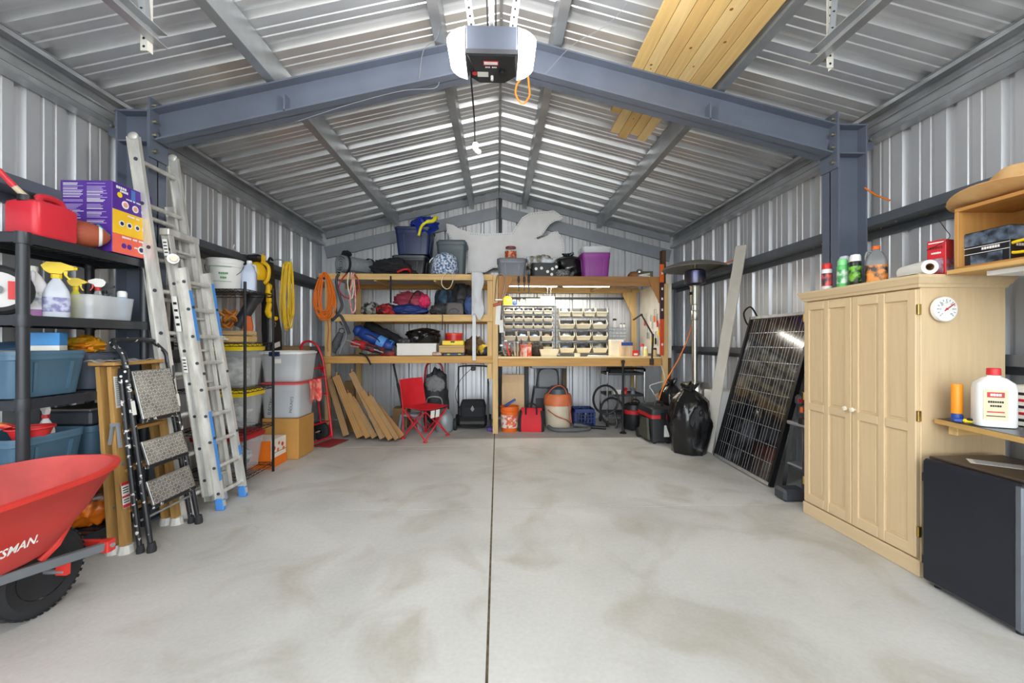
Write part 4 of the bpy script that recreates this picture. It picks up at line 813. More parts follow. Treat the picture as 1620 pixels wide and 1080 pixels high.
# ---- box, totes and cartons
wbx = thing('moving_box', 'large brown cardboard box with two clear totes stacked on it', 'box', (-2.425, 4.80, 0)); MB().box((0, 0, 0.23), (0.40, 0.38, 0.458), r=0.005).build('body', mat('golden_cardboard', (188, 138, 70), rough=0.8, var=0.05), wbx); MB().box((0, 0, 0.4605), (0.05, 0.38, 0.0015)).build('tape', CARD2, wbx); MB().box((0.1, 0, 0.4602), (0.195, 0.378, 0.001)).build('flap', CARD, wbx)
t1 = tote('clear_tote', 'clear tote marked in black pen on the cardboard box', (-2.435, 4.81, 0.4625), 0.44, 0.41, 0.385, FROST, mat('red_rim_lid', (222, 90, 86), rough=0.4, alpha=0.85), ribs=False, cat='tote', lid_h=0.015, taper=0.9)
inv = Matrix(); text('ELECTRIC', 0.2, frame_m((-0.1, -0.198, 0.14), (0.15, 0, 1), (-1, 0, 0.15)), INK, t1); text('MOUNTS', 0.18, frame_m((0.13, -0.198, 0.15), (0.1, 0, 1), (-1, 0, 0.1)), INK, t1)
contents('tote_contents', 'white and grey bagged parts inside the marked clear tote', 'hardware', (-2.435, 4.81, 0.475), (0.15, 0.14, 0.15), PALEB, 8)
t2 = tote('clear_tote', 'clear tote with a white lid and blue latch on top of the stack', (-2.43, 4.82, 0.866), 0.46, 0.44, 0.325, FROST, WHITE, ribs=False, cat='tote', lid_h=0.02, taper=0.88)
MB().box((-0.05, -0.228, 0.315), (0.12, 0.02, 0.05), r=0.006).build('latch', NAVY, t2); flat_label(t2, frame_m((-0.02, -0.212, 0.235), (1, 0, 0), (0, -0.1, 1)), 0.07, 0.05, PAPER); 
contents('tote_contents', 'pale folded items inside the white-lidded clear tote', 'hardware', (-2.43, 4.82, 0.88), (0.15, 0.15, 0.10), mat('pale_items', (206, 206, 204), rough=0.6, c2=(150, 152, 156), scale=8), 4)
b = MB(); b.grid(lambda u, v: (0.012*math.sin(9*u)+0.02*v+0.01*math.sin(14*u+3*v), -0.15+0.3*u, 0.02-0.22*v-0.05*v*(math.sin(20*u)*0.5+0.5)), 22, 10, thick=0.002); one(b, 'red_mesh_bag', mat('red_film', (236, 74, 72), rough=0.35, alpha=0.85, c2=(246, 150, 140), scale=22, contrast=0.2), 'red plastic bag hanging over the edge of the marked tote', 'bag', (-2.185, 4.92, 0.845), ang=80)
ob = thing('orange_white_carton', 'orange and white printed carton between the rack and the big box', 'box', (-2.50, 4.42, 0)); MB().box((0, 0, 0.145), (0.32, 0.30, 0.29), r=0.004).build('body', mat('carton_white', (232, 226, 216), rough=0.6), ob)
OP = mat('orange_print', (232, 116, 24), rough=0.55); flat_label(ob, frame_m((0.1612, 0, 0.05), (0, 1, 0), (0, 0, 1)), 0.3, 0.1, OP, 'printed_band'); flat_label(ob, frame_m((0, -0.1512, 0.145), (1, 0, 0), (0, 0, 1)), 0.32, 0.29, OP, 'printed_panel')
for (y, z, r) in ((-0.09, 0.20, 0.022), (-0.02, 0.17, 0.02), (0.07, 0.21, 0.022), (0.09, 0.16, 0.02), (0.0, 0.235, 0.018)): disc_label(ob, frame_m((0.1614, y, z), (0, 1, 0), (0, 0, 1)), r, REDPL if r > 0.021 else ORANGE)
flat_label(ob, frame_m((0.1613, 0.0, 0.15), (0, 1, 0), (0, 0.15, 1)), 0.28, 0.005, INK, 'printed_vine')
carton('moving_box', 'tall brown box standing behind the clear totes at the left wall', (-2.76, 5.45, 0), 0.38, 0.46, 0.95, CARD2, tape=False)
carton('moving_box', 'brown carton with open flaps on the tall box by the wall', (-2.72, 5.42, 0.96), 0.36, 0.34, 0.30, CARD2, tape=False)
words((4,), 0.2, frame_m((0.1915, 0, 0.3), (0, 1, 0), (0, 0, 1)), INK, bpy.data.objects['moving_box.001'])
# ---- hand truck
hr = mat('hand_truck_red', (196, 26, 40), rough=0.32, var=0.06)
ht = thing('hand_truck', 'red two-wheel hand truck standing beside the cardboard box', 'hand truck', (-2.28, 5.34, 0), math.radians(-14))
hw = 0.19
def hp(y, z, dx=0.0): return (0.02-0.17*z/1.3+dx, y, z)
b = MB(); pts = [hp(-hw, 0.03), hp(-hw, 0.5), hp(-hw, 0.9), hp(-hw*0.98, 1.1, -0.01), hp(-hw*0.8, 1.25, -0.035), hp(-hw*0.35, 1.315, -0.05), hp(hw*0.35, 1.315, -0.05), hp(hw*0.8, 1.25, -0.035), hp(hw*0.98, 1.1, -0.01), hp(hw, 0.9), hp(hw, 0.5), hp(hw, 0.03)]
b.tube(smooth_path(pts, 4), 0.0155, 10); b.build('frame', hr, ht)
for z in (0.05, 0.26, 0.62, 0.84, 0.97): MB().cyl(hp(-hw, z), hp(hw, z), 0.011, 8).build('crossbar', hr, ht)
MB().tube([hp(0.0, 0.26), hp(0.0, 0.6), hp(0, 0.84)], 0.009, 8).build('centre_bar', hr, ht)
for s_ in (-1, 1):
    b = MB(); b.prism([(0, 0), (-0.075, 0.05), (-0.075, -0.01), (0, -0.09)], 0.012, base=hp(s_*hw-0.006, 0.97), un=(0, 1, 0)); b.build('gusset', hr, ht)
    b = MB(); b.prism([(0.0, 0.06), (0.0, 0.24), (-0.12, 0.15), (-0.14, 0.08), (-0.1, 0.05)], 0.006, base=(0.01, s_*hw-0.003, 0), un=(0, 1, 0)); b.build('axle_plate', hr, ht)
    wq = MB(); wq.lathe([(0.055, -0.03), (0.10, -0.03), (0.122, -0.018), (0.125, 0), (0.122, 0.018), (0.10, 0.03), (0.055, 0.03)], n=24, rot=rotm(PI/2), c=(-0.12, s_*0.135, 0.126)); wq_ = wq.build('wheel', RUBBER, ht); MB().lathe([(0.0, -0.032), (0.03, -0.034), (0.056, -0.02), (0.056, 0.02), (0.03, 0.034), (0.0, 0.032)], n=20, rot=rotm(PI/2), c=(-0.12, s_*0.135, 0.126)).build('hub', CHROME, wq_)
MB().cyl((-0.12, -0.2, 0.126), (-0.12, 0.2, 0.126), 0.009, 8).build('axle', GALV, ht)
MB().box((0.135, 0, 0.012), (0.25, 0.39, 0.008), r=0.002).build('toe_plate', mat('worn_red', (150, 48, 50), rough=0.55, var=0.2), ht)
# ================================================================ BACK SHELVING AND WORKBENCH
YS = 5.84; YR = 6.85; LW2 = wood('lumber_orange_x', (214, 162, 88), 'x', 0.8)
su = thing('lumber_shelving', 'long home-built pine shelving along the back wall with a workbench half', 'shelving', (0, (YS+YR)/2, 0))
def lbar(par, name, x0, x1, y, z, h, t, m): b = MB(); b.box(((x0+x1)/2, y, z-h/2), (x1-x0, t, h), r=0.003); return b.build(name, m, par, world=True)
XA, XM, XZ = -2.53, -0.03, 2.42
PLY = wood('plywood_deck', (206, 172, 118), 'x', 0.88)
for z in (2.285, 1.705, 1.11):
    x0 = XA if z > 2 else -2.47+0.12*(z < 1.8 and z > 1.5)
    lbar(su, 'front_beam', x0, XM-0.03, YS, z, 0.10 if z < 2 else 0.085, 0.038, LW2 if z < 1.2 else PINE_X); lbar(su, 'rear_beam', x0, XM-0.03, YR, z, 0.09, 0.038, LW2)
    b = MB(); b.box(((x0+XM)/2, (YS+YR)/2, z-0.009), (XM-x0-0.06, YR-YS-0.045, 0.018)); b.build('deck', PLY if z < 2 else mat('white_faced_ply', (206, 202, 194), rough=0.6), su, world=True)
    for x in (-1.75, -0.9):
        b = MB(); b.box((x, (YS+YR)/2, z-0.06), (0.038, YR-YS-0.045, 0.08)); b.build('joist', PINE_Y, su, world=True)
for (x, y, z0, z1) in ((-2.42, YS+0.04, 0, 2.20), (-2.30, YR-0.04, 0, 2.19), (XM, YS-0.02, 0, 2.27), (XM-0.075, YS+0.04, 0.78, 2.2), (XM, YR-0.04, 0, 2.2), (XZ+0.02, YS-0.02, 0, 2.16), (2.32, YR-0.04, 0, 2.2)):
    b = MB(); b.box((x, y, (z0+z1)/2), (0.085 if abs(x-XM) > 0.01 else 0.075, 0.04, z1-z0), r=0.003); b.build('post', PINE_Z, su, world=True)
# workbench half
lbar(su, 'front_beam', XM+0.05, XZ-0.02, YS, 2.265, 0.14, 0.038, BROWN_X); lbar(su, 'rear_beam', XM+0.02, XZ, YR, 2.23, 0.09, 0.038, PINE_X)
b = MB(); b.box(((XM+XZ)/2, (YS+YR)/2, 2.257), (XZ-XM-0.07, YR-YS-0.045, 0.018)); b.build('deck', PLY, su, world=True)
lbar(su, 'front_beam', XM+0.04, XZ-0.03, YS, 1.075, 0.115, 0.038, LW2); lbar(su, 'rear_beam', XM+0.02, XZ, YR, 1.06, 0.09, 0.038, PINE_X)
b = MB(); b.box(((XM+XZ)/2, (YS+YR)/2-0.02, 1.085), (XZ-XM-0.08, YR-YS+0.02, 0.02), r=0.002); b.build('worktop', wood('worktop_ply', (232, 208, 160), 'x', 0.9), su, world=True)
for x in (0.85, 1.6): b = MB(); b.box((x, (YS+YR)/2, 2.2), (0.038, YR-YS-0.05, 0.09)); b.build('joist', PINE_Y, su, world=True)
for (xc, sg, y) in ((XM+0.045, 1, YS-0.021), (XZ-0.025, -1, YS-0.021), (XZ-0.1, -1, YR-0.06)):
    b = MB(); b.prism([(0, 0), (sg*0.20, 0), (sg*0.20, -0.05), (sg*0.02, -0.42), (0, -0.42)], 0.018, base=(xc, y, 2.26 if y < 6 else 2.15), un=(0, -1, 0)); b.build('gusset', wood('gusset_ply', (182, 128, 70), 'z', 0.8) if y < 6 else PINE_Z, su, world=True)
b = MB(); b.box((XZ+0.015, (YS+YR)/2+0.02, 1.66), (0.012, YR-YS-0.1, 1.06)); b.build('pegboard', mat('white_pegboard', (226, 224, 216), rough=0.6), su, world=True)
b = MB(); b.box((XZ+0.05, YS+0.12, 2.25), (0.06, 0.09, 0.85), r=0.003); b.build('dark_post', wood('dark_stained_post', (96, 62, 40), 'z'), su, world=True)
# under-shelf LED strips
LEDM = mat('led_tube', (255, 246, 224), emit=9.0)
for (x0, x1) in ((0.16, 0.92), (0.98, 1.72)):
    l = thing('led_strip_light', 'lit LED strip under the top shelf, %s' % ('nearer the middle post' if x0 < 0.5 else 'nearer the spirit level'), 'light', ((x0+x1)/2, YS+0.26, 2.165), group='strip lights over the workbench')
    MB().box((0, 0, 0.013), (x1-x0, 0.07, 0.022), r=0.004).build('housing', WHITE, l); MB().box((0, 0, -0.008), (x1-x0-0.03, 0.05, 0.02), r=0.008).build('tube', LEDM, l)
    al = area_light('led_strip_lamp', ((x0+x1)/2, YS+0.26, 2.14), (0, 0, 0), x1-x0-0.05, 0.05, 6.5, (1, 0.95, 0.84))
# ---------------------------------------------------------------- top shelf, left half
def sp(px0, px1, Y): return (fx(px0, Y)+fx(px1, Y))/2, abs(fx(px1, Y)-fx(px0, Y))
Z = 2.288
mt = thing('rolled_mat', 'rolled grey foam mat at the left end of the top shelf', 'mat', (-2.10, 6.20, Z+0.155), 0.95); b = MB()
FM = mat('grey_foam', (156, 162, 168), rough=0.6, metal=0.2, var=0.1, scale=20)
sp_ = [(0.03+0.115*t/40, 2*PI*4*t/40) for t in range(161) if t <= 40*1] ; pts = []
for i in range(97):
    a = 2*PI*3.6*i/96; r_ = 0.025+0.125*i/96; pts.append((r_*math.cos(a), r_*math.sin(a)*0.95))
vs_ = []; fs_ = []; L_ = 0.62
for i, (x_, z_) in enumerate(pts):
    k = 1-0.014/max(0.03, math.hypot(x_, z_)); vs_ += [(-L_/2, x_, z_), (L_/2, x_, z_), (-L_/2, x_*k, z_*k), (L_/2, x_*k, z_*k)]
for i in range(96):
    o = i*4; fs_ += [(o, o+4, o+5, o+1), (o+2, o+3, o+7, o+6), (o, o+2, o+6, o+4), (o+1, o+5, o+7, o+3)]
b.add(vs_, fs_); b.build('foam_roll', FM, mt, ang=60)
for x in (-0.25, 0.18): b = MB(); b.lathe([(0.153, -0.02), (0.158, -0.02), (0.158, 0.02), (0.153, 0.02)], n=28, rot=rotm(0, PI/2), c=(x, 0, 0), cap0=False, cap1=False); b.build('strap', BLACKF, mt)
b = MB(); lumpy(b, (0, 0, 0), (0.07, 0.05, 0.045), 7, 0.3); b.m = Matrix(); b.build('buckle', BLACKF, mt).location = (-0.2, 0, 0.165)
ft = thing('folded_tent', 'black rolled tent with red straps on the top shelf', 'tent bag', (-1.57, 6.06, Z)); b = MB(); lumpy(b, (0, 0, 0.12), (0.26, 0.16, 0.13), 12, 0.35, flat=-0.12); b.build('body', BLACKF, ft, ang=80)
b = MB(); b.tube(smooth_path([(0.12, -0.16, 0.03), (0.2, -0.15, 0.07), (0.28, -0.12, 0.08), (0.3, -0.05, 0.03)], 4), 0.016, 8); b.build('red_strap', RED, ft)
b = MB(); b.bar((0.05, -0.235, 0.02), (0.055, -0.255, -0.42), 0.025, 0.003, up=(0, 1, 0)); b.build('strap', BLACKF, ft)
b = MB(); lumpy(b, (0.28, 0.02, 0.05), (0.1, 0.1, 0.055), 3, 0.3, flat=-0.05); b.build('flap', BLACKF, ft, ang=80)
tote('storage_tote', 'black lidded tote under the navy tote on the top shelf', (-0.925*1.0-0.05-0.33, 6.25, Z), 0.50, 0.45, 0.285, mat('black_tote', (30, 32, 38), rough=0.4), mat('dark_tote_lid', (52, 62, 76), rough=0.4), cat='tote', lid_h=0.03)
tote('storage_tote', 'navy blue tote with a blue and yellow cloth on it, top shelf', (-1.255, 6.25, Z+0.327), 0.53, 0.46, 0.38, NAVY, mat('navy_lid', (40, 52, 84), rough=0.4), cat='tote', lid_h=0.03)
b = MB(); b.grid(lambda u, v: (-0.16+0.36*u+0.03*math.sin(7*v), -0.26+0.3*v-0.02*math.sin(8*u), 0.13+0.06*math.sin(3*u+1)*math.sin(PI*min(1, v*1.2))-0.30*max(0, 0.42-v)*(1.3 if u > 0.3 else 0.5)+0.02*math.sin(13*u+9*v)), 22, 18, thick=0.012); cl = thing('draped_cloth', 'blue and yellow nylon cloth draped over the navy tote', 'cloth', (-1.13, 6.25, Z+0.735)); b.v = [(p[0], p[1], p[2]-0.06) for p in b.v]; b.build('blue_cloth', mat('blue_nylon', (20, 52, 156), rough=0.5), cl, ang=80); b = MB(); lumpy(b, (0.02, -0.02, 0.06), (0.19, 0.16, 0.13), 77, 0.35, flat=-0.06); b.build('bundle', mat('blue_nylon', (20, 52, 156), rough=0.5), cl, ang=80)
b = MB(); b.tube(smooth_path([(-0.02, -0.30, -0.16), (0.02, -0.29, -0.02), (0.10, -0.28, 0.05), (0.18, -0.26, 0.07), (0.22, -0.22, 0.14), (0.21, -0.1, 0.15)], 5), [0.02]*10+[0.028]*10+[0.024]*6, 8); b.build('yellow_trim', mat('yellow_nylon', (236, 226, 30), rough=0.5), cl)
tote('storage_tote', 'grey-green lidded tote behind the floral drawstring bag', (-0.70, 6.38, Z), 0.45, 0.42, 0.52, mat('slate_tote', (78, 92, 98), rough=0.45), mat('slate_lid', (84, 98, 104), rough=0.45), cat='tote', lid_h=0.06)
db = thing('drawstring_bag', 'white drawstring bag with a small blue floral print', 'bag', (-0.775, 6.02, Z)); FLOR = mat('floral_print', (214, 222, 234), rough=0.8, c2=(70, 100, 150), scale=34, contrast=0.16)
b = MB(); b.lathe([(0.13, 0.0), (0.185, 0.02), (0.20, 0.12), (0.19, 0.2), (0.16, 0.28), (0.10, 0.325), (0.03, 0.345)], n=26); b.v = [(p[0]*(1+0.05*noise.noise(Vector(p)*9)), p[1]*0.8*(1+0.05*noise.noise(Vector(p)*8)), p[2]) for p in b.v]; b.build('body', FLOR, db, ang=80); b = MB(); b.tube(smooth_path([(-0.17, -0.05, 0.26), (-0.2, -0.08, 0.22), (-0.21, -0.1, 0.18)], 4), 0.008, 6); b.build('drawstring', WHITE, db)
# plywood bear cut-out: outline traced on a plane that leans on the back wall
YBR = 6.62
bear_px = [(706, 354), (717, 356), (728, 363), (745, 368), (770, 370), (810, 368), (818, 356), (826, 344), (838, 337), (858, 335), (876, 333), (884, 338), (891, 344), (887, 348), (878, 350), (870, 355), (862, 366), (858, 372), (848, 376), (851, 379), (866, 373), (874, 367), (882, 366), (890, 378), (893, 390), (893, 408), (860, 412), (840, 420), (815, 424), (780, 424), (768, 431), (707, 433), (712, 400), (713, 380), (707, 366)]
poly = [(fx(p[0], YBR), fz(p[0], p[1], YBR)) for p in bear_px]
bt = thing('bear_cutout', 'white painted walking-bear cut-out with rope edge on the top shelf', 'sign', (0, YBR, Z)); b = MB(); b.prism([(x, z-Z) for x, z in poly], 0.018, base=(0, 0, 0.004), un=(0, 1, 0)); b.v = [(x, y+0.00*z, max(0.003, z)) for x, y, z in b.v]; b.build('board', mat('white_board', (236, 236, 237), rough=0.6, var=0.04), bt, smooth=False)
rp = None; pl_ = [Vector((x, -0.004, max(0.012, z-Z))) for x, z in poly]; cen = sum(pl_, Vector())/len(pl_); cnt = 0
for i in range(len(pl_)):
    a, c = pl_[i], pl_[(i+1) % len(pl_)]; n_ = max(1, int((c-a).length/0.035)); e = (c-a).normalized(); nn = Vector((-e.z, 0, e.x))
    for k in range(n_):
        if rp is None: rp = MB().box((0, 0, 0), (0.007, 0.008, 0.007)).build('edge_nail', DKGREY, bt); q = rp
        else: q = dup(rp, bt)
        p = a.lerp(c, k/n_); q.location = p+ (nn if (p+nn*0.02-cen).length < (p-cen).length else -nn)*0.022
fd = thing('folded_stool', 'white moulded folding stool standing at the front of the bear cut-out', 'stool', (fx(732, 6.35), 6.35, Z)); b = MB(); b.box((0, 0, 0.27), (0.13, 0.05, 0.52), r=0.024); b.build('body', WHITE, fd); b = MB(); b.tube([(-0.09, -0.01, 0.02), (-0.075, -0.01, 0.4), (-0.05, -0.01, 0.55), (0.04, -0.01, 0.56)], 0.012, 8); b.build('edge_tube', WHITE, fd); MB().cyl((0.0, -0.035, 0.32), (0.0, -0.02, 0.32), 0.022, 12).build('knob', NAVY, fd)
# ---------------------------------------------------------------- top shelf, right half
Z = 2.268
x, w_ = sp(787, 833, 6.05); tote('storage_tote', 'grey tote with a jar on its lid on the top shelf', (x, 6.2, Z), w_, 0.4, 0.27, mat('mid_grey_tote', (122, 126, 134), rough=0.45), mat('mid_grey_lid', (104, 108, 116), rough=0.45), cat='tote', lid_h=0.025)
jr = thing('snack_jar', 'clear jar with a red label on the grey tote', 'jar', (fx(808, 6.15), 6.15, Z+0.296)); MB().lathe([(0.085, 0), (0.09, 0.01), (0.09, 0.15), (0.075, 0.165)], n=20).build('body', CLEAR, jr); MB().lathe([(0.0905, 0.02), (0.0905, 0.12)], n=20, cap0=False, cap1=False).build('label', mat('red_gold_label', (176, 58, 40), rough=0.5, c2=(224, 160, 120), scale=26, contrast=0.2), jr); MB().lathe([(0.08, 0.165), (0.08, 0.19), (0.07, 0.195)], n=20).build('lid', mat('jar_lid_red', (150, 60, 50), rough=0.4), jr)
x, w_ = sp(841, 884, 5.98); t = tote('patterned_bin', 'open black bin with pale flower shapes on the top shelf', (x, 6.12, Z), w_, 0.38, 0.21, mat('charcoal_bin', (52, 54, 58), rough=0.6), cat='bin', ribs=False, taper=0.93)
for (dx, dz) in ((-0.14, 0.12), (-0.06, 0.13), (0.03, 0.08), (0.1, 0.12), (0.16, 0.15), (0.09, 0.04)): disc_label(t, frame_m((dx, -0.192, dz), (1, 0, 0), (0, 0, 1)), 0.022, WINK, 'printed_flower')
cloth_heap('shopping_bags', 'crumpled white and blue plastic bags heaped in the patterned bin', (x-0.04, 6.12, Z+0.15), (0.2, 0.14, 0.11), mat('bag_white_blue', (214, 222, 232), rough=0.5, c2=(130, 120, 100), scale=8, contrast=0.2), 6, 'bags')
sack('bin_bag', 'black bin liner bag on the top shelf next to the purple tote', (fx(901, 6.2), 6.3, Z), 0.20, 0.42, 3, sx=1.25)
b = MB(); lumpy(b, (0, 0, 0.055), (0.1, 0.06, 0.065), 2, 0.2, flat=-0.055); one(b, 'knitted_hat', mat('grey_speckle_knit', (150, 150, 152), rough=0.9, c2=(70, 70, 74), scale=60, contrast=0.2), 'small speckled grey knitted hat in front of the bin bag', 'hat', (fx(890, 5.95), 5.96, Z), ang=80)
x, w_ = sp(920, 966, 6.05); tote('storage_tote', 'purple tote with a clear liner on the top shelf', (x, 6.22, Z), w_, 0.42, 0.385, mat('purple_tote', (146, 62, 150), rough=0.42, var=0.08), cat='tote')
b = MB(); b.loft([rr(w_-0.04, 0.37, 0.04, 3, z=0.345), rr(w_+0.0, 0.40, 0.04, 3, z=0.47), rr(w_-0.03, 0.36, 0.04, 3, z=0.472), rr(w_-0.06, 0.33, 0.04, 3, z=0.40)], True, True); one(b, 'clear_tray', FROST, 'clear plastic tray nested in the purple tote', 'tray', (x+0.01, 6.22, Z+0.01))
hat = thing('brown_cap', 'brown leather cap at the right end of the top shelf', 'hat', (fx(1003, 6.1), 6.1, Z)); MB().lathe([(0.15, 0.0), (0.15, 0.008), (0.1, 0.02), (0.095, 0.07), (0.06, 0.11), (0.01, 0.12)], n=20).build('crown', mat('brown_leather', (140, 96, 56), rough=0.6), hat); MB().ell((0.06, -0.06, 0.1), (0.05, 0.05, 0.05)).build('goggles', CHROME, hat)
carton('small_olive_box', 'small olive box beside the brown cap on the top shelf', (fx(1022, 6.15), 6.2, Z), 0.2, 0.15, 0.13, mat('olive_card', (112, 110, 84), rough=0.8), tape=False)
b = MB(); b.box((0, 0, 0.02), (0.18, 0.05, 0.03), r=0.006, rot=rotm(0, 0.1, 0.2)); b.box((0.02, 0, 0.045), (0.12, 0.05, 0.02), r=0.005, rot=rotm(0, -0.1, -0.1)); one(b, 'white_bracket', WHITE, 'white plastic bracket lying at the shelf edge by the cap', 'bracket', (fx(1020, 5.9), 5.92, Z))
# ---------------------------------------------------------------- middle shelf, left half
Z = 1.708
def heap(name, label, px0, px1, py_top, Y, m, seed, cat, z=None, amp=0.3, dy=0.16, ztop=None, py_bot=None):
    x, w_ = sp(px0, px1, Y); z = Z if z is None else z; zt = fz((px0+px1)/2, py_top, Y); h = max(0.05, zt-z)
    return cloth_heap(name, label, (x, Y+dy*0.4, z), (w_/2*0.98, dy, h/1.82), m, seed, cat, amp=amp)
heap('rope_bundle', 'grey and white rope bundle at the left of the middle shelf', 570, 598, 478, 6.0, mat('grey_white_rope', (150, 150, 146), rough=0.7, c2=(34, 38, 44), scale=16, contrast=0.2), 21, 'rope')
heap('ratchet_straps', 'red and black ratchet straps beside the rope bundle', 594, 626, 481, 5.98, mat('red_black_strap', (186, 44, 46), rough=0.6, c2=(40, 22, 26), scale=10, contrast=0.25), 22, 'straps')
heap('sleeping_bag', 'flat navy sleeping bag under the maroon duffel', 614, 676, 481, 6.0, mat('navy_nylon', (26, 50, 112), rough=0.55, var=0.15), 23, 'sleeping bag', amp=0.18)
df = thing('duffel_bag', 'maroon duffel bag lying on the navy sleeping bag', 'bag', (fx(650, 6.12), 6.16, Z+0.12)); b = MB(); lumpy(b, (0, 0, 0.1), (0.25, 0.16, 0.13), 24, 0.32, flat=-0.1); b.build('body', mat('maroon_nylon', (150, 56, 74), rough=0.6, var=0.15), df, ang=80); b = MB(); lumpy(b, (0.2, -0.08, 0.09), (0.09, 0.09, 0.1), 25, 0.25); b.build('pink_pocket', mat('pink_nylon', (206, 40, 92), rough=0.55), df, ang=80); b = MB(); b.tube(smooth_path([(0.0, -0.17, 0.05), (0.06, -0.17, 0.18), (0.13, -0.1, 0.24), (0.17, -0.12, 0.1)], 5), 0.011, 6); b.build('handle', BLACKF, df)
heap('stuff_sack', 'charcoal stuff sack in front of the teal backpack', 679, 712, 480, 5.98, mat('charcoal_nylon', (62, 62, 66), rough=0.6, var=0.2), 26, 'bag', amp=0.2)
gp = thing('camera_pouch', 'grey zipped pouch between the dark sacks on the middle shelf', 'pouch', (fx(719, 5.96), 6.0, Z)); b = MB(); b.loft([rr(0.26*a, 0.18*a, 0.05, 4, z=z_) for a, z_ in ((0.9, 0), (1, 0.02), (1, 0.12), (0.88, 0.17), (0.6, 0.185))]); b.build('body', mat('taupe_nylon', (96, 92, 92), rough=0.7, var=0.12), gp); b = MB(); b.tube(arc((0, -0.092, 0.0), 0.09, 0.5, PI-0.5, 10), 0.005, 6); b.build('zip', DKGREY, gp); MB().box((0, -0.094, 0.05), (0.12, 0.006, 0.05), r=0.002).build('pocket', GREY, gp)
for (nm, lab, p0, p1, pt, mm, sd, zz, yy) in (('backpack', 'teal nylon backpack piled behind the sacks', 688, 718, 455, mat('teal_nylon', (60, 92, 116), rough=0.6, c2=(34, 46, 62), scale=7), 27, Z, 6.3), ('backpack', 'black nylon backpack piled next to the teal one', 714, 748, 447, mat('slate_nylon', (56, 58, 66), rough=0.6, c2=(30, 30, 36), scale=7), 28, Z, 6.32)):
    x, w_ = sp(p0, p1, yy); zt = fz((p0+p1)/2, pt, yy); t = thing(nm, lab, 'backpack', (x, yy+0.05, zz)); hh = zt-zz; b = MB(); lumpy(b, (0, 0, hh*0.48), (w_*0.55, 0.17, hh*0.52), sd, 0.22, flat=-hh*0.48); b.build('body', mm, t, ang=80)
    for k in (-1, 1): b = MB(); b.tube(smooth_path([(k*0.06, -0.17, hh*0.9), (k*0.09, -0.21, hh*0.6), (k*0.05, -0.2, hh*0.25)], 5), 0.016, 6); b.build('strap', BLACKF, t)
    b = MB(); lumpy(b, (0, -0.12, hh*0.35), (w_*0.3, 0.08, hh*0.22), sd+9, 0.15); b.build('pocket', mm, t, ang=80)
heap('blue_cooler_bag', 'pale blue cooler bag at the right end of the middle shelf', 733, 754, 468, 6.05, mat('denim_blue', (70, 98, 150), rough=0.7, var=0.15), 31, 'bag', amp=0.15)
# strap tail, white strip and rag hanging in front of the shelves
YH = YS-0.045
def hang(name, label, cat, pts_px, r, m, Y=YH, n=5, closed=False, k=6):
    P_ = [at(p[0], p[1], Y=Y) for p in pts_px]; o = P_[0]; b = MB(); b.tube(smooth_path([p-o for p in P_], n) if not closed else [p-o for p in P_], r, k, closed=closed); return one(b, name, m, label, cat, o)
hang('webbing_strap', 'black webbing strap hanging below the stuff sack', 'strap', [(699, 488), (700, 500), (699.5, 522)], 0.006, BLACKF)
hang('cord_loop', 'loop of thin white cord hanging from the top shelf edge', 'cord', [(707, 430), (700, 440), (699, 450), (706, 457), (713, 453), (717, 440), (714, 430)], 0.006, mat('cream_cord', (220, 208, 180), rough=0.6))
tg = thing('white_straightedge', 'long white slat hanging down the front of the shelving', 'slat', at(750, 570, Y=YH-0.02)); L_ = fz(750, 434, YH)-fz(750, 570, YH); MB().box((0, 0, L_/2), (0.05, 0.018, L_), r=0.003).build('board', mat('dull_white', (206, 208, 212), rough=0.5), tg)
b = MB(); b.grid(lambda u, v: (-0.03+0.15*u+0.02*math.sin(9*v)*u, -0.02-0.03*math.sin(PI*u)-0.012*math.sin(15*v), 0.0-(0.62-0.05*math.sin(7*u))*v), 8, 18, thick=0.004); one(b, 'white_rag', mat('rag_white', (204, 206, 210), rough=0.85, var=0.06), 'ragged white cloth strip hanging over the white slat', 'cloth', at(750, 432, Y=YH-0.03), ang=80)
# ---------------------------------------------------------------- lower shelf, left half
Z = 1.113
t = thing('tube_bag', 'grey camping chair bag standing at the left end of the lower shelf', 'bag', (fx(533, 5.98), 6.0, Z)); b = MB(); b.tube([(-0.08, 0, 0.06), (-0.03, 0, 0.16), (0.05, 0, 0.33)], [0.055, 0.062, 0.045], 12); b.build('body', mat('grey_weave', (96, 98, 104), rough=0.8, c2=(60, 62, 68), scale=30), t); b = MB(); b.tube(arc((0.06, 0, 0.36), 0.04, 0, 2*PI, 12), 0.006, 6); b.build('cord', BLACKF, t)
t = thing('fan_blade', 'curved grey plastic tool with a black handle leaning on the lower shelf', 'tool', (fx(543, 5.93), 5.94, Z)); b = MB(); P_ = [(-0.06, 0, 0.03), (-0.03, 0, 0.12), (0.03, 0, 0.25), (0.035, 0, 0.36), (-0.02, 0, 0.44)]; b.tube(smooth_path(P_, 4), [0.018]*4+[0.028]*6+[0.024]*4+[0.012]*3, 8); b.build('blade', MIDGREY, t); b = MB(); b.tube(smooth_path([(-0.02, 0, 0.44), (-0.08, -0.02, 0.58), (-0.1, -0.03, 0.7)], 4), 0.013, 8); b.build('handle', BLACKM, t); t.name = 'weeding_hook'
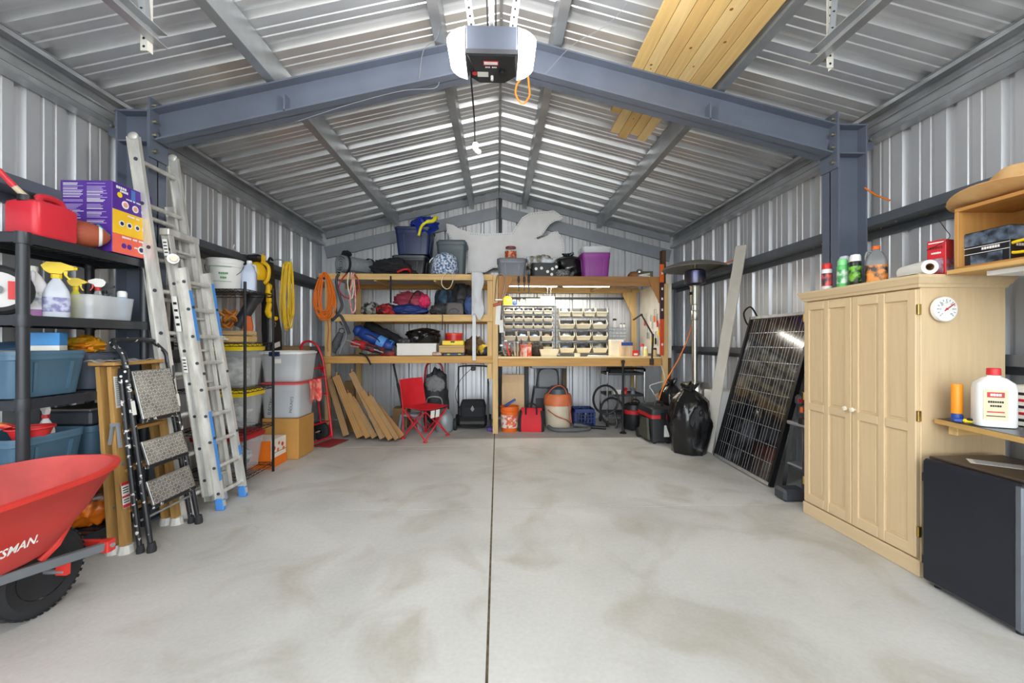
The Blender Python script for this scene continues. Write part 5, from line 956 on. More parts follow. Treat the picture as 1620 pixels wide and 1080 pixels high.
def slant_bag(name, label, a, c, r, m, Y, cat='bag', band=None, bm=None):
    A, C_ = at(*a, Y=Y), at(*c, Y=Y); t = thing(name, label, cat, (A.x, Y, A.z)); d = C_-A; n = 12; b = MB()
    b.tube([d*(i/n)+Vector((0, 0.03*math.sin(i), 0)) for i in range(n+1)], [r*(0.55 if i in (0, n) else 1+0.08*math.sin(i*2.3)) for i in range(n+1)], 12); b.build('body', m, t, ang=60)
    if band:
        for (k0, k1) in band: b = MB(); b.tube([d*k0, d*k1], r*1.09, 12, caps=False); b.build('panel', bm, t)
    b = MB(); nv = Vector((-d.z, 0, d.x)).normalized(); b.tube(smooth_path([d*0.3+Vector((0, -r, 0)), d*0.4+nv*r*0.4+Vector((0, -r*1.35, 0)), d*0.6+nv*r*0.4+Vector((0, -r*1.35, 0)), d*0.7+Vector((0, -r, 0))], 4), 0.009, 6); b.build('handle', BLACKF, t); return t
slant_bag('canopy_bag', 'long black canopy bag sloping down behind the blue one', (577, 512), (640, 545), 0.085, BLACKF, 6.25)
slant_bag('tent_bag', 'blue tent bag with a bright logo panel on the lower shelf', (560, 520), (622, 550), 0.085, mat('royal_nylon', (28, 62, 140), rough=0.5, var=0.15), 6.02, band=[(0.62, 0.8), (0.86, 0.96)], bm=mat('sky_nylon', (84, 150, 222), rough=0.5))
slant_bag('folding_chair_bundle', 'red and black folded camp chair lying below the blue bag', (556, 541), (624, 560), 0.06, mat('red_black_canvas', (196, 40, 40), rough=0.6, c2=(36, 36, 44), scale=7, contrast=0.2), 5.95, cat='camp chair')
for (k, y) in enumerate((5.9, 5.92)):
    a, c = at(548+6*k, 538+9*k, Y=y), at(620, 562-6*k, Y=y); b = MB(); b.cyl((0, 0, 0), c-a, 0.01, 8); one(b, 'tent_pole', ALU, ('upper' if k == 0 else 'lower')+' thin grey pole lying along the red camp chair', 'pole', a)
b = MB(); b.tube(smooth_path([(-0.08, 0, 0.03), (0.0, -0.03, 0.01), (0.05, -0.04, -0.05), (0.09, -0.045, -0.13)], 4), 0.013, 6); one(b, 'buckle_strap', BLACKF, 'black buckle strap hanging over the lower shelf beam', 'strap', (fx(578, YH), YH, Z+0.01))
x, w_ = sp(628, 690, 5.95); t = thing('white_carton', 'long white box with a black bag on top, lower shelf', 'box', (x, 6.1, Z)); MB().box((0, 0, 0.085), (w_, 0.32, 0.165), r=0.004).build('body', PAPER, t); MB().box((0, 0, 0.165), (w_+0.006, 0.326, 0.03), r=0.003).build('lid', PAPER, t)
sack('bin_bag', 'black bin liner bag lying on the long white box', (fx(671, 6.1), 6.12, Z+0.183), 0.20, 0.24, 5, knot=False, sx=1.2)
heap('grey_gadget', 'small grey machine part on the white box beside the bin bag', 630, 648, 535, 6.05, mat('mixed_grey_part', (128, 128, 126), rough=0.5, c2=(50, 50, 54), scale=14), 33, 'part', z=Z+0.183)
x, w_ = sp(701, 735, 5.93); t = thing('drill_bit_case', 'navy flat case with green latches at the bottom of the case stack', 'case', (x, 6.06, Z)); MB().box((0, 0, 0.02), (w_, 0.22, 0.04), r=0.006).build('body', NAVY, t)
for k in (-1, 1): MB().box((k*0.08, -0.112, 0.02), (0.04, 0.008, 0.02), r=0.002).build('latch', mat('lime', (178, 206, 60), rough=0.5), t)
x, w_ = sp(694, 734, 5.95); t = thing('wooden_case', 'tan wooden box between the navy and yellow cases', 'box', (x, 6.07, Z+0.041)); MB().box((0, 0, 0.055), (w_, 0.25, 0.108), r=0.006).build('body', wood('tan_box', (206, 170, 112), 'x', 0.9), t); MB().box((0, -0.126, 0.075), (w_, 0.003, 0.004)).build('lid_joint', CARDDK, t)
x, w_ = sp(699, 733, 5.95); t = thing('yellow_case', 'yellow plastic case on the tan wooden box', 'case', (x, 6.07, Z+0.151)); MB().box((0, 0, 0.035), (w_, 0.22, 0.068), r=0.008).build('body', YELLOW, t); MB().box((0, -0.113, 0.05), (0.06, 0.01, 0.02), r=0.003).build('latch', BLACK, t)
t = thing('red_tin', 'round red tin on top of the yellow case', 'tin', (fx(717, 6.0), 6.08, Z+0.221)); MB().lathe([(0.125, 0), (0.128, 0.004), (0.128, 0.085)], n=28).build('body', RED, t); MB().lathe([(0.131, 0.08), (0.131, 0.105), (0.12, 0.112)], n=28).build('lid', mat('tin_red_bright', (216, 66, 44), rough=0.35), t)
one(MB().box((0, 0, 0.03), (0.13, 0.07, 0.05), r=0.012), 'tape_rolls', mat('white_orange_mix', (214, 206, 196), rough=0.6, c2=(150, 90, 60), scale=20), 'small white and tan rolls at the shelf edge by the white box', 'tape', (fx(691, 5.9), 5.92, Z))
heap('leather_tool_belt', 'brown leather tool belt behind the white slat on the lower shelf', 733, 768, 533, 6.15, mat('old_brown_leather', (104, 84, 58), rough=0.8, c2=(58, 44, 30), scale=9), 35, 'tool belt', amp=0.25)
heap('tool_bag', 'navy and yellow tool bag at the right end of the lower shelf', 754, 777, 545, 5.95, mat('navy_yellow_bag', (38, 44, 62), rough=0.7, c2=(210, 176, 40), scale=5, contrast=0.06), 36, 'tool bag', amp=0.1)
# ---------------------------------------------------------------- hanging at the left post
oc = thing('orange_extension_cord', 'big coil of orange extension cord hanging on the left shelf post', 'cord', at(514, 431, Y=YH)); b = MB(); coil(b, (0, 0, 0.0), 0.40, 0.68, 15, 0.0075, 8, dirx=(1, 0, 0), spread=0.035, out=(0, -1, 0)); b.build('coil', ORCORD, oc); MB().box((-0.06, 0.02, -0.08), (0.1, 0.05, 0.03), r=0.004).build('strap', BLACK, oc)
hang('hanging_orange_tail', 'thin loose orange cord dropping below the orange coil', 'cord', [(517, 500), (520, 520), (518, 545), (519, 556)], 0.006, mat('dull_orange', (196, 96, 60), rough=0.6))
hang('black_hose_loop', 'dark grey hose loop hanging next to the orange coil', 'hose', [(536, 433), (532, 445), (538, 470), (541, 485), (532, 500), (525, 507), (537, 498), (546, 512), (553, 528)], 0.02, mat('slate_rubber', (50, 56, 66), rough=0.55), k=8)
jc = hang('red_jumper_cable', 'red jumper cable looped from the top shelf edge', 'cable', [(549, 432), (540, 443), (536, 456), (541, 466), (552, 472), (563, 466), (568, 455), (566, 442), (560, 433)], 0.01, mat('dark_red_cable', (172, 44, 52), rough=0.5))
hang('white_rope_loop', 'white rope loop hanging inside the red cable', 'rope', [(552, 431), (550, 446), (552, 462), (556, 472), (559, 462), (558, 446), (556, 431)], 0.009, mat('white_rope', (226, 214, 204), rough=0.8), Y=YH-0.03)
hang('orange_sling', 'long coral and white sling hanging in a narrow loop', 'sling', [(560, 431), (556, 450), (554, 470), (556, 490), (559, 494), (562, 488), (562, 465), (560, 440)], 0.010, mat('coral_webbing', (222, 96, 76), rough=0.7, c2=(236, 204, 190), scale=20), Y=YH-0.05)
# ---------------------------------------------------------------- on the floor, left half
def flat_carton(label, base, top, wdir, w_, t, m):
    B, T = Vector(base), Vector(top); th = thing('flattened_box', label, 'box', (B.x, B.y, 0.0)); up = (T-B); L_ = up.length; b = MB(); wv = Vector(wdir).normalized(); nn = up.normalized().cross(wv)
    R = Matrix((wv, up.normalized(), nn)).transposed().to_4x4()
    b.box(((B+T)/2-Vector((B.x, B.y, 0))), (w_, L_, t), r=0.004, rot=R); b.build('panel', m, th)
    C0 = (B+T)/2-Vector((B.x, B.y, 0))
    for k in (-0.28, 0.0, 0.26): b = MB(); b.box(C0+nn*(t*k), (w_+0.003, L_*1.003, t*0.035), rot=R); b.build('sheet_edge', CARDDK, th)
    b = MB(); b.box(C0+up.normalized()*(L_*0.25)-wv*0.0+nn*(t/2), (w_*0.98, 0.006, 0.003), rot=R); b.build('crease', CARDDK, th)
    b = MB(); b.box(C0+up.normalized()*(L_*0.5+0.02)+nn*(t*0.2), (w_*0.8, 0.05, t*0.2), rot=R @ rotm(0.35)); b.build('flap', m, th); return th
cls = [('leftmost narrow flattened box beside the hand truck', 548, 690, 522, 600, 0.34, 0.08, CARD2), ('second flattened box leaning behind the hand truck', 570, 692, 532, 595, 0.42, 0.10, CARD), ('third flattened box with a round printed mark', 582, 693, 550, 622, 0.36, 0.08, CARD), ('fourth flattened box from the hand truck', 592, 693, 556, 628, 0.34, 0.08, CARD2), ('tall thin flattened box in the middle of the leaning pile', 604, 694, 556, 590, 0.42, 0.08, CARD2), ('flattened box with a folded flap near the pile front', 616, 696, 572, 618, 0.36, 0.07, CARD), ('short flattened box towards the red chair', 626, 696, 584, 625, 0.34, 0.06, CARD2), ('rightmost flattened box of the leaning pile', 634, 692, 595, 640, 0.34, 0.08, CARD)]
for i, (lab, bx_, by_, tx, ty, w_, t_, mm) in enumerate(cls):
    B = at(bx_, by_, Z=0.0); B = Vector((B.x, B.y, 0.03)); T = at(tx, ty, Y=B.y+0.12); flat_carton(lab, B, T, (0.35, -1, 0.12), w_, t_, mm)
t = thing('tall_carton', 'narrow printed carton standing behind the hand truck', 'box', (-2.16, 6.05, 0), 0.1); MB().box((0, 0, 0.37), (0.13, 0.12, 0.74), r=0.004, rot=rotm(0, -0.04, 0)).build('body', CARD2, t)
for z in (0.2, 0.35, 0.5): disc_label(t, frame_m((0, -0.0615, z), (1, 0, 0), (0, 0, 1)), 0.025, CARDDK, 'printed_mark')
# black pole
A, C_ = at(641, 668, Y=6.25), at(623, 578, Y=6.55); t = thing('telescopic_pole', 'black telescopic pole leaning on the back wall behind the red chair', 'pole', (A.x, A.y, 0)); A = Vector((0.03, 0, 0.0)); d = Vector((C_.x-t.location.x, C_.y-A.y-6.25, C_.z)); b = MB(); b.tube([A, A.lerp(d, 0.7)], 0.022, 10); b.build('shaft', BLACKM, t); b = MB(); b.tube([A.lerp(d, 0.7), d], 0.016, 10); b.build('inner_shaft', DKGREY, t); b = MB(); b.tube([d, d+Vector((-0.005, 0, 0.03))], 0.02, 10); b.build('grip', BLACK, t)
# red camp chair
CR = mat('chair_red_fabric', (206, 28, 40), rough=0.7, var=0.1, bump=0.1); CT = mat('chair_red_tube', (200, 40, 52), rough=0.35)
ch = thing('camp_chair', 'small red folding camp chair in front of the shelving', 'chair', (fx(672, 5.55), 5.62, 0), math.radians(58))
hw, hd, sz = 0.23, 0.20, 0.42
feet = [(-hw, -hd), (hw, -hd), (hw, hd), (-hw, hd)]
for (x_, y_) in feet: MB().box((x_, y_, 0.012), (0.05, 0.05, 0.024), r=0.008).build('foot', CT, ch)
for i in range(4):
    a, c = feet[i], feet[(i+1) % 4]
    for (p, q) in ((a, c), (c, a)): MB().cyl((p[0], p[1], 0.02), (q[0]*0.98, q[1]*0.98, sz-0.02), 0.0085, 8).build('leg', CT, ch)
for s_ in (-1, 1): MB().tube([(s_*hw*0.98, hd, 0.03), (s_*hw*0.98, hd*1.02, sz), (s_*hw*0.95, hd*1.35, 0.80)], 0.0085, 8).build('back_tube', CT, ch)
b = MB(); b.grid(lambda u, v: (-hw+2*hw*u, -hd+2*hd*v, sz+0.01-0.055*math.sin(PI*u)*math.sin(PI*min(1, v*0.9+0.1))), 10, 8, thick=0.006); b.build('seat', CR, ch, ang=60)
b = MB(); b.grid(lambda u, v: (-hw*0.96+2*hw*0.96*u, hd*(0.98+0.38*v)-0.03*math.sin(PI*u)*0+0.06*math.sin(PI*u)*(1-v*0.5), sz-0.02+0.40*v), 10, 8, thick=0.006); b.build('backrest', CR, ch, ang=60)
for x_ in (-0.1, 0.0): MB().box((x_, -hd-0.012, sz-0.07), (0.075, 0.003, 0.10), rot=rotm(0.1, 0, 0.0)).build('tag', PAPER, ch)
# red-handled luggage cart with backpack behind the chair
t = thing('luggage_cart', 'folding luggage cart with a red tube handle behind the camp chair', 'cart', (fx(686, 6.4), 6.45, 0)); b = MB(); b.tube(smooth_path([(-0.15, 0, 0.04), (-0.15, 0, 0.6), (-0.13, 0, 0.9), (-0.06, 0, 0.985), (0.06, 0, 0.985), (0.13, 0, 0.9), (0.15, 0, 0.6), (0.15, 0, 0.04)], 4), 0.016, 8); b.build('handle', RED, t); MB().box((0, -0.1, 0.03), (0.34, 0.22, 0.02), r=0.004).build('base_plate', RED, t)
for s_ in (-1, 1): MB().cyl((s_*0.18, 0.02, 0.06), (s_*0.21, 0.02, 0.06), 0.06, 16).build('wheel', RUBBER, t)
t = thing('hiking_pack', 'black and grey hiking pack strapped on the luggage cart', 'backpack', (fx(690, 6.25), 6.26, 0.05)); b = MB(); lumpy(b, (0, 0, 0.42), (0.19, 0.14, 0.42), 41, 0.2, flat=-0.42); b.build('body', mat('pack_dark', (52, 56, 60), rough=0.7, c2=(28, 30, 34), scale=8), t, ang=80); b = MB(); lumpy(b, (0, -0.10, 0.62), (0.15, 0.07, 0.12), 42, 0.2); b.build('mesh_pocket', mat('grey_mesh', (120, 122, 124), rough=0.8), t, ang=80); b = MB(); b.tube(smooth_path([(-0.12, -0.16, 0.3), (-0.1, -0.19, 0.42), (0.0, -0.2, 0.45), (0.1, -0.19, 0.42), (0.12, -0.16, 0.3)], 4), 0.009, 6); b.build('frame_bar', ALU, t)
for k in range(3): b = MB(); b.tube(smooth_path([(0.1+0.03*k, -0.1, 0.75), (0.17, -0.12, 0.6-0.05*k), (0.14, -0.14, 0.42)], 4), 0.009, 6); b.build('strap', BLACKF, t)
one(MB().lathe([(0.11, 0), (0.13, 0.03), (0.13, 0.24), (0.09, 0.3), (0.05, 0.33)], n=20), 'grey_canister', mat('pale_canister', (140, 148, 152), rough=0.4, metal=0.2), 'pale grey canister on the floor behind the camp chair', 'canister', (fx(703, 5.98), 5.98, 0))
t = thing('plastic_step', 'grey plastic footstool behind the camp chair legs', 'stool', (fx(648, 6.0), 6.08, 0)); b = MB(); b.loft([rr(0.30, 0.22, 0.03, 3, z=0.22), rr(0.28, 0.2, 0.03, 3, z=0.25)]); b.build('top', mat('stool_grey', (150, 156, 162), rough=0.5), t)
for sx in (-1, 1):
    for sy in (-1, 1): b = MB(); b.bar((sx*0.16, sy*0.11, 0.0), (sx*0.13, sy*0.09, 0.225), 0.05, 0.035); b.build('leg', mat('stool_grey', (150, 156, 162), rough=0.5), t)
carton('small_brown_carton', 'brown carton on the floor between the flattened boxes and the footstool', (fx(632, 6.2), 6.35, 0), 0.22, 0.24, 0.30, CARD2, tape=False)
# lawn sweeper
t = thing('lawn_mower', 'black walk-behind lawn machine under the shelving', 'mower', (fx(748, 6.15), 6.22, 0)); x0, hw2 = 0, 0.24
MB().box((0, -0.02, 0.12), (0.46, 0.42, 0.14), r=0.05).build('deck', BLACK, t); b = MB(); b.loft([rr(0.38, 0.34, 0.07, 4, cy=0.02, z=0.17), rr(0.40, 0.30, 0.07, 4, cy=0.0, z=0.33), rr(0.34, 0.18, 0.05, 4, cy=0.04, z=0.42)]); b.build('grass_bag', BLACKF, t)
b = MB(); b.prism([(0, 0.055), (-0.03, 0.0), (0, -0.04), (0.03, 0.0)], 0.003, base=(0.0, -0.158, 0.31), un=(0, -1, 0)); b.build('emblem', MIDGREY, t)
b = MB(); b.tube(smooth_path([(-0.22, 0, 0.17), (-0.225, 0.02, 0.5), (-0.225, 0.05, 0.88), (-0.2, 0.06, 0.935), (0.0, 0.06, 0.945), (0.2, 0.06, 0.935), (0.225, 0.05, 0.88), (0.225, 0.02, 0.5), (0.22, 0, 0.17)], 4), 0.012, 8); b.build('handle', BLACKM, t); MB().box((0.0, 0.05, 0.9), (0.07, 0.04, 0.06), r=0.01).build('switch_box', BLACK, t); b = MB(); b.tube(smooth_path([(-0.03, 0.05, 0.9), (-0.2, 0.03, 0.72), (-0.27, 0.02, 0.5), (-0.2, 0.0, 0.3)], 5), 0.005, 6); b.build('cable', BLACKM, t); b = MB(); b.tube(smooth_path([(-0.2, 0.02, 0.965), (-0.15, 0.0, 0.985), (0.1, 0.0, 0.985), (0.17, 0.02, 0.965)], 4), 0.005, 6); b.build('bail_bar', mat('bail_orange', (170, 90, 60), rough=0.5), t)
for s_ in (-1, 1):
    for y_ in (-0.17, 0.17): MB().lathe([(0.05, -0.02), (0.085, -0.022), (0.09, 0), (0.085, 0.022), (0.05, 0.02)], n=18, rot=rotm(0, PI/2), c=(s_*0.255, y_, 0.09)).build('wheel', RUBBER, t)
one(MB().box((0, 0, 0.03), (0.1, 0.1, 0.06), r=0.012), 'purple_block', mat('purple_plastic', (72, 44, 130), rough=0.5), 'small purple plastic box beside the mower', 'box', (fx(776, 6.0), 5.98, 0))
one(MB().box((0, 0, 0.35), (0.025, 0.3, 0.70), r=0.004), 'dark_panel_board', DKGREY, 'dark board standing between the mower and the middle post', 'board', (-0.14, 6.15, 0))
# ================================================================ WORKBENCH
Z = 1.096
YB1 = 6.52
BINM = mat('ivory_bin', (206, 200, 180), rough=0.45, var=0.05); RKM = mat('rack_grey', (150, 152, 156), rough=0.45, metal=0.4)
FILL = [mat('fill_blue', (96, 130, 186), rough=0.6, c2=(190, 204, 226), scale=40), mat('fill_dark', (50, 52, 58), rough=0.6, c2=(120, 122, 126), scale=40), mat('fill_white', (214, 212, 208), rough=0.6, c2=(140, 140, 140), scale=40), mat('fill_brass', (150, 130, 90), rough=0.5, c2=(80, 72, 60), scale=60)]
def bin_mesh(w_, d, h):
    b = MB(); t_ = 0.004
    prof_y = -d/2
    # outer shell: tapered, with a low cut-away front lip
    o0 = [(-w_*0.40, -d*0.36, 0), (w_*0.40, -d*0.36, 0), (w_*0.42, d*0.5, 0), (-w_*0.42, d*0.5, 0)]
    o1 = [(-w_*0.5, -d*0.5, h*0.48), (w_*0.5, -d*0.5, h*0.48), (w_*0.5, d*0.5, h), (-w_*0.5, d*0.5, h)]
    m1 = [(-w_*0.5, -d*0.2, h), (w_*0.5, -d*0.2, h)]
    V = o0+o1+m1; F = [(3, 2, 1, 0), (0, 1, 5, 4), (1, 2, 6, 9, 5), (2, 3, 7, 6), (3, 0, 4, 8, 7)]
    b.add(V, F)
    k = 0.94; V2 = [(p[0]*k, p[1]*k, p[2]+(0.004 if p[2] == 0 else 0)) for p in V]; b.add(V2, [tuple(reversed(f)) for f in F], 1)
    ring = [4, 5, 9, 6, 7, 8]; n = len(V); o = 0
    for i in range(6): a, c = ring[i], ring[(i+1) % 6]; b.f.append([a, c, c+n, a+n]); b.mi.append(0)
    b.bar((-w_*0.5, -d*0.5, h*0.48), (w_*0.5, -d*0.5, h*0.48), 0.008, 0.008)
    return b
_bm = {}
ordn = ['first', 'second', 'third', 'fourth', 'fifth']
def bin_row(px0, px1, py_top, py_bot, n, rowlab, racklab, rnd, Y=YB1-0.1, skip=()):
    xa, xb = fx(px0, Y), fx(px1, Y); w_ = (xb-xa)/n; zb = fz((px0+px1)/2, py_bot, Y); h = fz((px0+px1)/2, py_top, Y)-zb
    key = (round(w_, 3), round(h, 3)); d = 0.20 if h > 0.12 else 0.14
    if key not in _bm: _bm[key] = bin_mesh(w_*0.92, d, h).mesh('parts_bin', [BINM, mat('bin_inside_shade', (96, 96, 94), rough=0.7, var=0.1)], smooth=False)  # ivory bins; shade inside them is painted as a darker grey on the inner faces
    for i in range(n):
        if i in skip: continue
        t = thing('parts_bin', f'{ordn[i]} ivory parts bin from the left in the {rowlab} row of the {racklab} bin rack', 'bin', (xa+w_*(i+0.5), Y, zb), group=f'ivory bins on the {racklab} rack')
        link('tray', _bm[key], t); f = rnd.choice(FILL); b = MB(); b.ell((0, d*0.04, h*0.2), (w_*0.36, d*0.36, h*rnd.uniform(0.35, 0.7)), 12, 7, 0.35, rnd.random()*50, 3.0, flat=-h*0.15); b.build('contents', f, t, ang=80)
def rack(name, label, px0, px1, py_top, py_bot, rails, Y=YB1):
    xa, xb = fx(px0, Y), fx(px1, Y); zt = fz((px0+px1)/2, py_top, Y); t = thing(name, label, 'rack', ((xa+xb)/2, Y, Z)); hw_ = (xb-xa)/2
    for s_ in (-1, 1):
        p_ = MB().box((s_*hw_, 0.0, (zt-Z)/2), (0.035, 0.03, zt-Z), r=0.002).build('upright', RKM, t)
        for k in range(12): MB().box((s_*hw_, -0.0155, 0.05+(zt-Z-0.1)*k/11), (0.012, 0.002, 0.016)).build('slot', DKGREY, p_)
        MB().box((s_*hw_, -0.1, 0.01), (0.035, 0.22, 0.02), r=0.002).build('foot', RKM, t)
    for py in rails:
        z = fz((px0+px1)/2, py, Y)-Z; MB().box((0, -0.015, z), (2*hw_, 0.015, 0.028), r=0.002).build('rail', RKM, t)
    return t
rnd = random.Random(5)
rack('bin_rack', 'slotted steel bin rack beside the middle post with five bins per row', 795, 876, 484, 566, (498, 510, 521, 541, 556))
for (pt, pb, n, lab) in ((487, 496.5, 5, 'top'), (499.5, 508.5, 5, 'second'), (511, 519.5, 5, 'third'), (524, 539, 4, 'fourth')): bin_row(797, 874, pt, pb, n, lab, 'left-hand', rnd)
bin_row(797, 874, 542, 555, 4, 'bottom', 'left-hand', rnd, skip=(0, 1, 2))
rack('bin_rack', 'slotted steel bin rack in the middle of the bench with wide bins', 881, 962, 484, 568, (502, 522, 540, 559))
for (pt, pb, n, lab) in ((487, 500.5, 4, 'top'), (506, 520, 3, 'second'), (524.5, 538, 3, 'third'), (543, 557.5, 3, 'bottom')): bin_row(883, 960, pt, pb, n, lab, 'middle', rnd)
# on top of the left rack
zt = fz(835, 484, YB1)+0.002
sbm = MB().box((fx(836, YB1), YB1-0.06, zt-0.006), (fx(877, YB1)-fx(795, YB1), 0.2, 0.008)).build('top_shelf', RKM, bpy.data.objects['bin_rack'], world=True)
def onrack(px0, px1, py): x, w_ = sp(px0, px1, YB1-0.08); return x, w_, fz((px0+px1)/2, py, YB1-0.08)-zt
x, w_, h = onrack(795, 810, 464); t = thing('yellow_jug', 'yellow plastic bottle standing on the left bin rack', 'bottle', (x, YB1-0.08, zt)); b = MB(); b.loft([rr(w_*a, 0.1*a, 0.02, 3, z=z_*h) for a, z_ in ((0.95, 0), (1, 0.03), (1, 0.55), (0.7, 0.7), (0.32, 0.8))]); b.build('body', mat('yellow_jug_m', (232, 204, 70), rough=0.45), t); MB().cyl((0, 0, h*0.8), (0, 0, h*0.92), 0.025, 10).build('cap', BLACK, t)
x, w_, h = onrack(818, 832, 472); t = thing('green_wedge', 'pale green wedge-shaped box on the left bin rack', 'box', (x, YB1-0.08, zt)); b = MB(); b.prism([(-w_/2, 0), (w_/2, 0), (w_*0.35, h*0.55), (0, h)], 0.1, base=(0, -0.05, 0), un=(0, 1, 0)); b.build('body', mat('sage_green', (128, 168, 130), rough=0.5), t, smooth=False)
one(MB().ell((0, 0, 0.035), (0.03, 0.03, 0.035)), 'blue_ball', mat('blue_bulb', (70, 110, 190), rough=0.4), 'small blue ball-shaped cap between the yellow bottle and the green box', 'cap', (fx(814, YB1-0.1), YB1-0.1, zt))
x, w_, h = onrack(832, 854, 472); t = thing('grey_carton', 'beige lidded box on the left bin rack', 'box', (x, YB1-0.06, zt)); MB().box((0, 0, h*0.4), (w_, 0.12, h*0.8), r=0.004).build('body', mat('beige_card', (190, 188, 168), rough=0.6), t); MB().box((0, 0, h*0.86), (w_+0.01, 0.13, h*0.2), r=0.004).build('lid', mat('greenish_lid', (170, 180, 140), rough=0.6), t)
x, w_, h = onrack(855, 877, 469); t = thing('white_label_box', 'white box with a blue label at the right end of the left rack', 'box', (x, YB1-0.07, zt)); MB().box((0, 0, h/2), (w_, 0.12, h), r=0.006).build('body', WHITE, t); flat_label(t, frame_m((0, -0.061, h*0.5), (1, 0, 0), (0, 0, 1)), w_*0.7, h*0.6, mat('bluish_label', (150, 176, 206), rough=0.6, c2=(220, 228, 236), scale=30))
# small parts organiser, boxes
x, w_ = sp(962, 990, YB1); z1 = fz(976, 518, YB1); t = thing('parts_organiser', 'grey clear-drawer parts organiser at the right of the bin racks', 'organiser', (x, YB1, Z)); hh = z1-Z; MB().box((0, 0.03, hh/2), (w_, 0.1, hh), r=0.004).build('case', mat('organiser_grey', (140, 146, 150), rough=0.5), t); dr = None
for i in range(5):
    for j in range(8):
        if dr is None: dr = MB().box((0, 0, 0), (w_/5*0.82, 0.02, hh/8*0.72), r=0.003).build('drawer', FROST, t); q = dr
        else: q = dup(dr, t)
        q.location = (-w_/2+w_/5*(i+0.5), -0.022, hh/8*(j+0.5))
for k, px in enumerate((983, 988)): can('spray_can', '%s small black-capped bottle on the parts organiser' % ('left' if k == 0 else 'right'), (fx(px, YB1), YB1+0.02, Z+hh), 0.018, 0.07, WHITE, BLACK, cat='bottle')
can('spray_can', 'clear bottle with a black cap on the parts organiser', (fx(973, YB1), YB1+0.03, Z+hh), 0.035, 0.15, FROST, BLACK, cat='bottle')
x, w_ = sp(966, 986, 6.2); t = thing('card_box', 'tall cream box standing on the bench by the organiser', 'box', (x, 6.25, Z)); hh = fz(975, 537, 6.2)-Z; MB().box((0, 0, hh/2), (w_, 0.14, hh), r=0.003).build('body', mat('cream_box', (228, 220, 198), rough=0.6), t); MB().box((0, 0, hh-0.012), (w_+0.004, 0.144, 0.024), r=0.002).build('lid', PAPER, t)
x, w_ = sp(982, 1000, 6.12); t = thing('sandpaper_box', 'cream and wood-print box with a blue top on the bench', 'box', (x, 6.15, Z)); hh = fz(990, 541, 6.12)-Z; MB().box((0, 0, hh/2), (w_, 0.12, hh), r=0.003).build('body', mat('tan_print', (216, 196, 164), rough=0.6, c2=(180, 150, 120), scale=6, stretch=(6, 1, 0.6)), t); flat_label(t, frame_m((0, -0.061, hh*0.87), (1, 0, 0), (0, 0, 1)), w_, hh*0.24, BLUE, 'blue_band')
t = thing('red_tape_pack', 'small red and white pack near the arm lamp', 'pack', (fx(1005, 6.1), 6.12, Z)); MB().box((0, 0, 0.045), (0.1, 0.08, 0.09), r=0.006).build('body', REDPL, t); flat_label(t, frame_m((0, -0.041, 0.03), (1, 0, 0), (0, 0, 1)), 0.06, 0.03, PAPER)
# clutter along the bench front
t = thing('tool_tray', 'low white tray on the bench in front of the left rack', 'tray', (fx(868, 6.1), 6.12, Z)); b = MB(); w_ = fx(883, 6.1)-fx(852, 6.1); b.loft([rr(w_*0.8, 0.2, 0.02, 3, z=0), rr(w_, 0.24, 0.02, 3, z=0.11), rr(w_-0.012, 0.228, 0.02, 3, z=0.11), rr(w_*0.8-0.01, 0.19, 0.02, 3, z=0.006)]); b.build('body', mat('ivory_tray', (220, 212, 188), rough=0.5), t)
t = thing('red_canister', 'red and white canister among the tools on the bench', 'canister', (fx(832, 6.0), 6.03, Z)); MB().lathe([(0.085, 0), (0.087, 0.005), (0.087, 0.15), (0.08, 0.155)], n=22).build('body', mat('red_white_can', (206, 70, 60), rough=0.45, c2=(226, 190, 176), scale=12, contrast=0.2), t); MB().lathe([(0.09, 0.15), (0.09, 0.175), (0.08, 0.178)], n=22).build('lid', mat('salmon_lid', (214, 110, 96), rough=0.5), t); MB().box((0.0, -0.095, 0.06), (0.012, 0.012, 0.16), r=0.003).build('hanging_tag', WHITE, t)
one(MB().prism([(-0.08, 0), (0.08, 0), (0.07, 0.17), (0.0, 0.22), (-0.06, 0.2)], 0.12, base=(0, -0.06, 0), un=(0, 1, 0)), 'yellow_drill', mat('dusty_yellow', (216, 168, 50), rough=0.6, c2=(60, 52, 40), scale=9), 'yellow and black drill behind the red canister', 'drill', (fx(842, 6.25), 6.28, Z))
b = MB(); lumpy(b, (0, 0, 0.1), (0.09, 0.09, 0.12), 51, 0.3, flat=-0.1); one(b, 'tool_pouch', mat('black_pouch', (52, 46, 40), rough=0.8), 'dark tool pouch beside the yellow drill', 'pouch', (fx(849, 6.1), 6.14, Z), ang=80)
for i, (px, dz, m_, tl) in enumerate(((797, 0.05, MIDGREY, 'grey caulking gun'), (803, 0.11, REDPL, 'red pliers'), (809, 0.07, CHROME, 'chrome clamp'), (814, 0.12, ALU, 'bare metal wrench'), (819, 0.09, mat('tan_handle', (196, 176, 140), rough=0.6), 'tan-handled hammer'), (824, 0.13, DKGREY, 'dark grey screwdriver'))):
    y = 5.98+0.04*(i % 3); t = thing('hand_tool', f'{tl} standing in the tool heap by the middle post', 'tool', (fx(px, y), y, Z), 0.4*i); b = MB(); b.tube([(0.03, 0, 0.012), (0.0, 0, dz), (-0.03, 0, dz+0.10)], [0.016, 0.012, 0.009], 8); b.build('handle', m_, t); b = MB(); b.box((-0.035, 0, dz+0.115), (0.05, 0.02, 0.03), r=0.006); b.build('head', GALV, t)
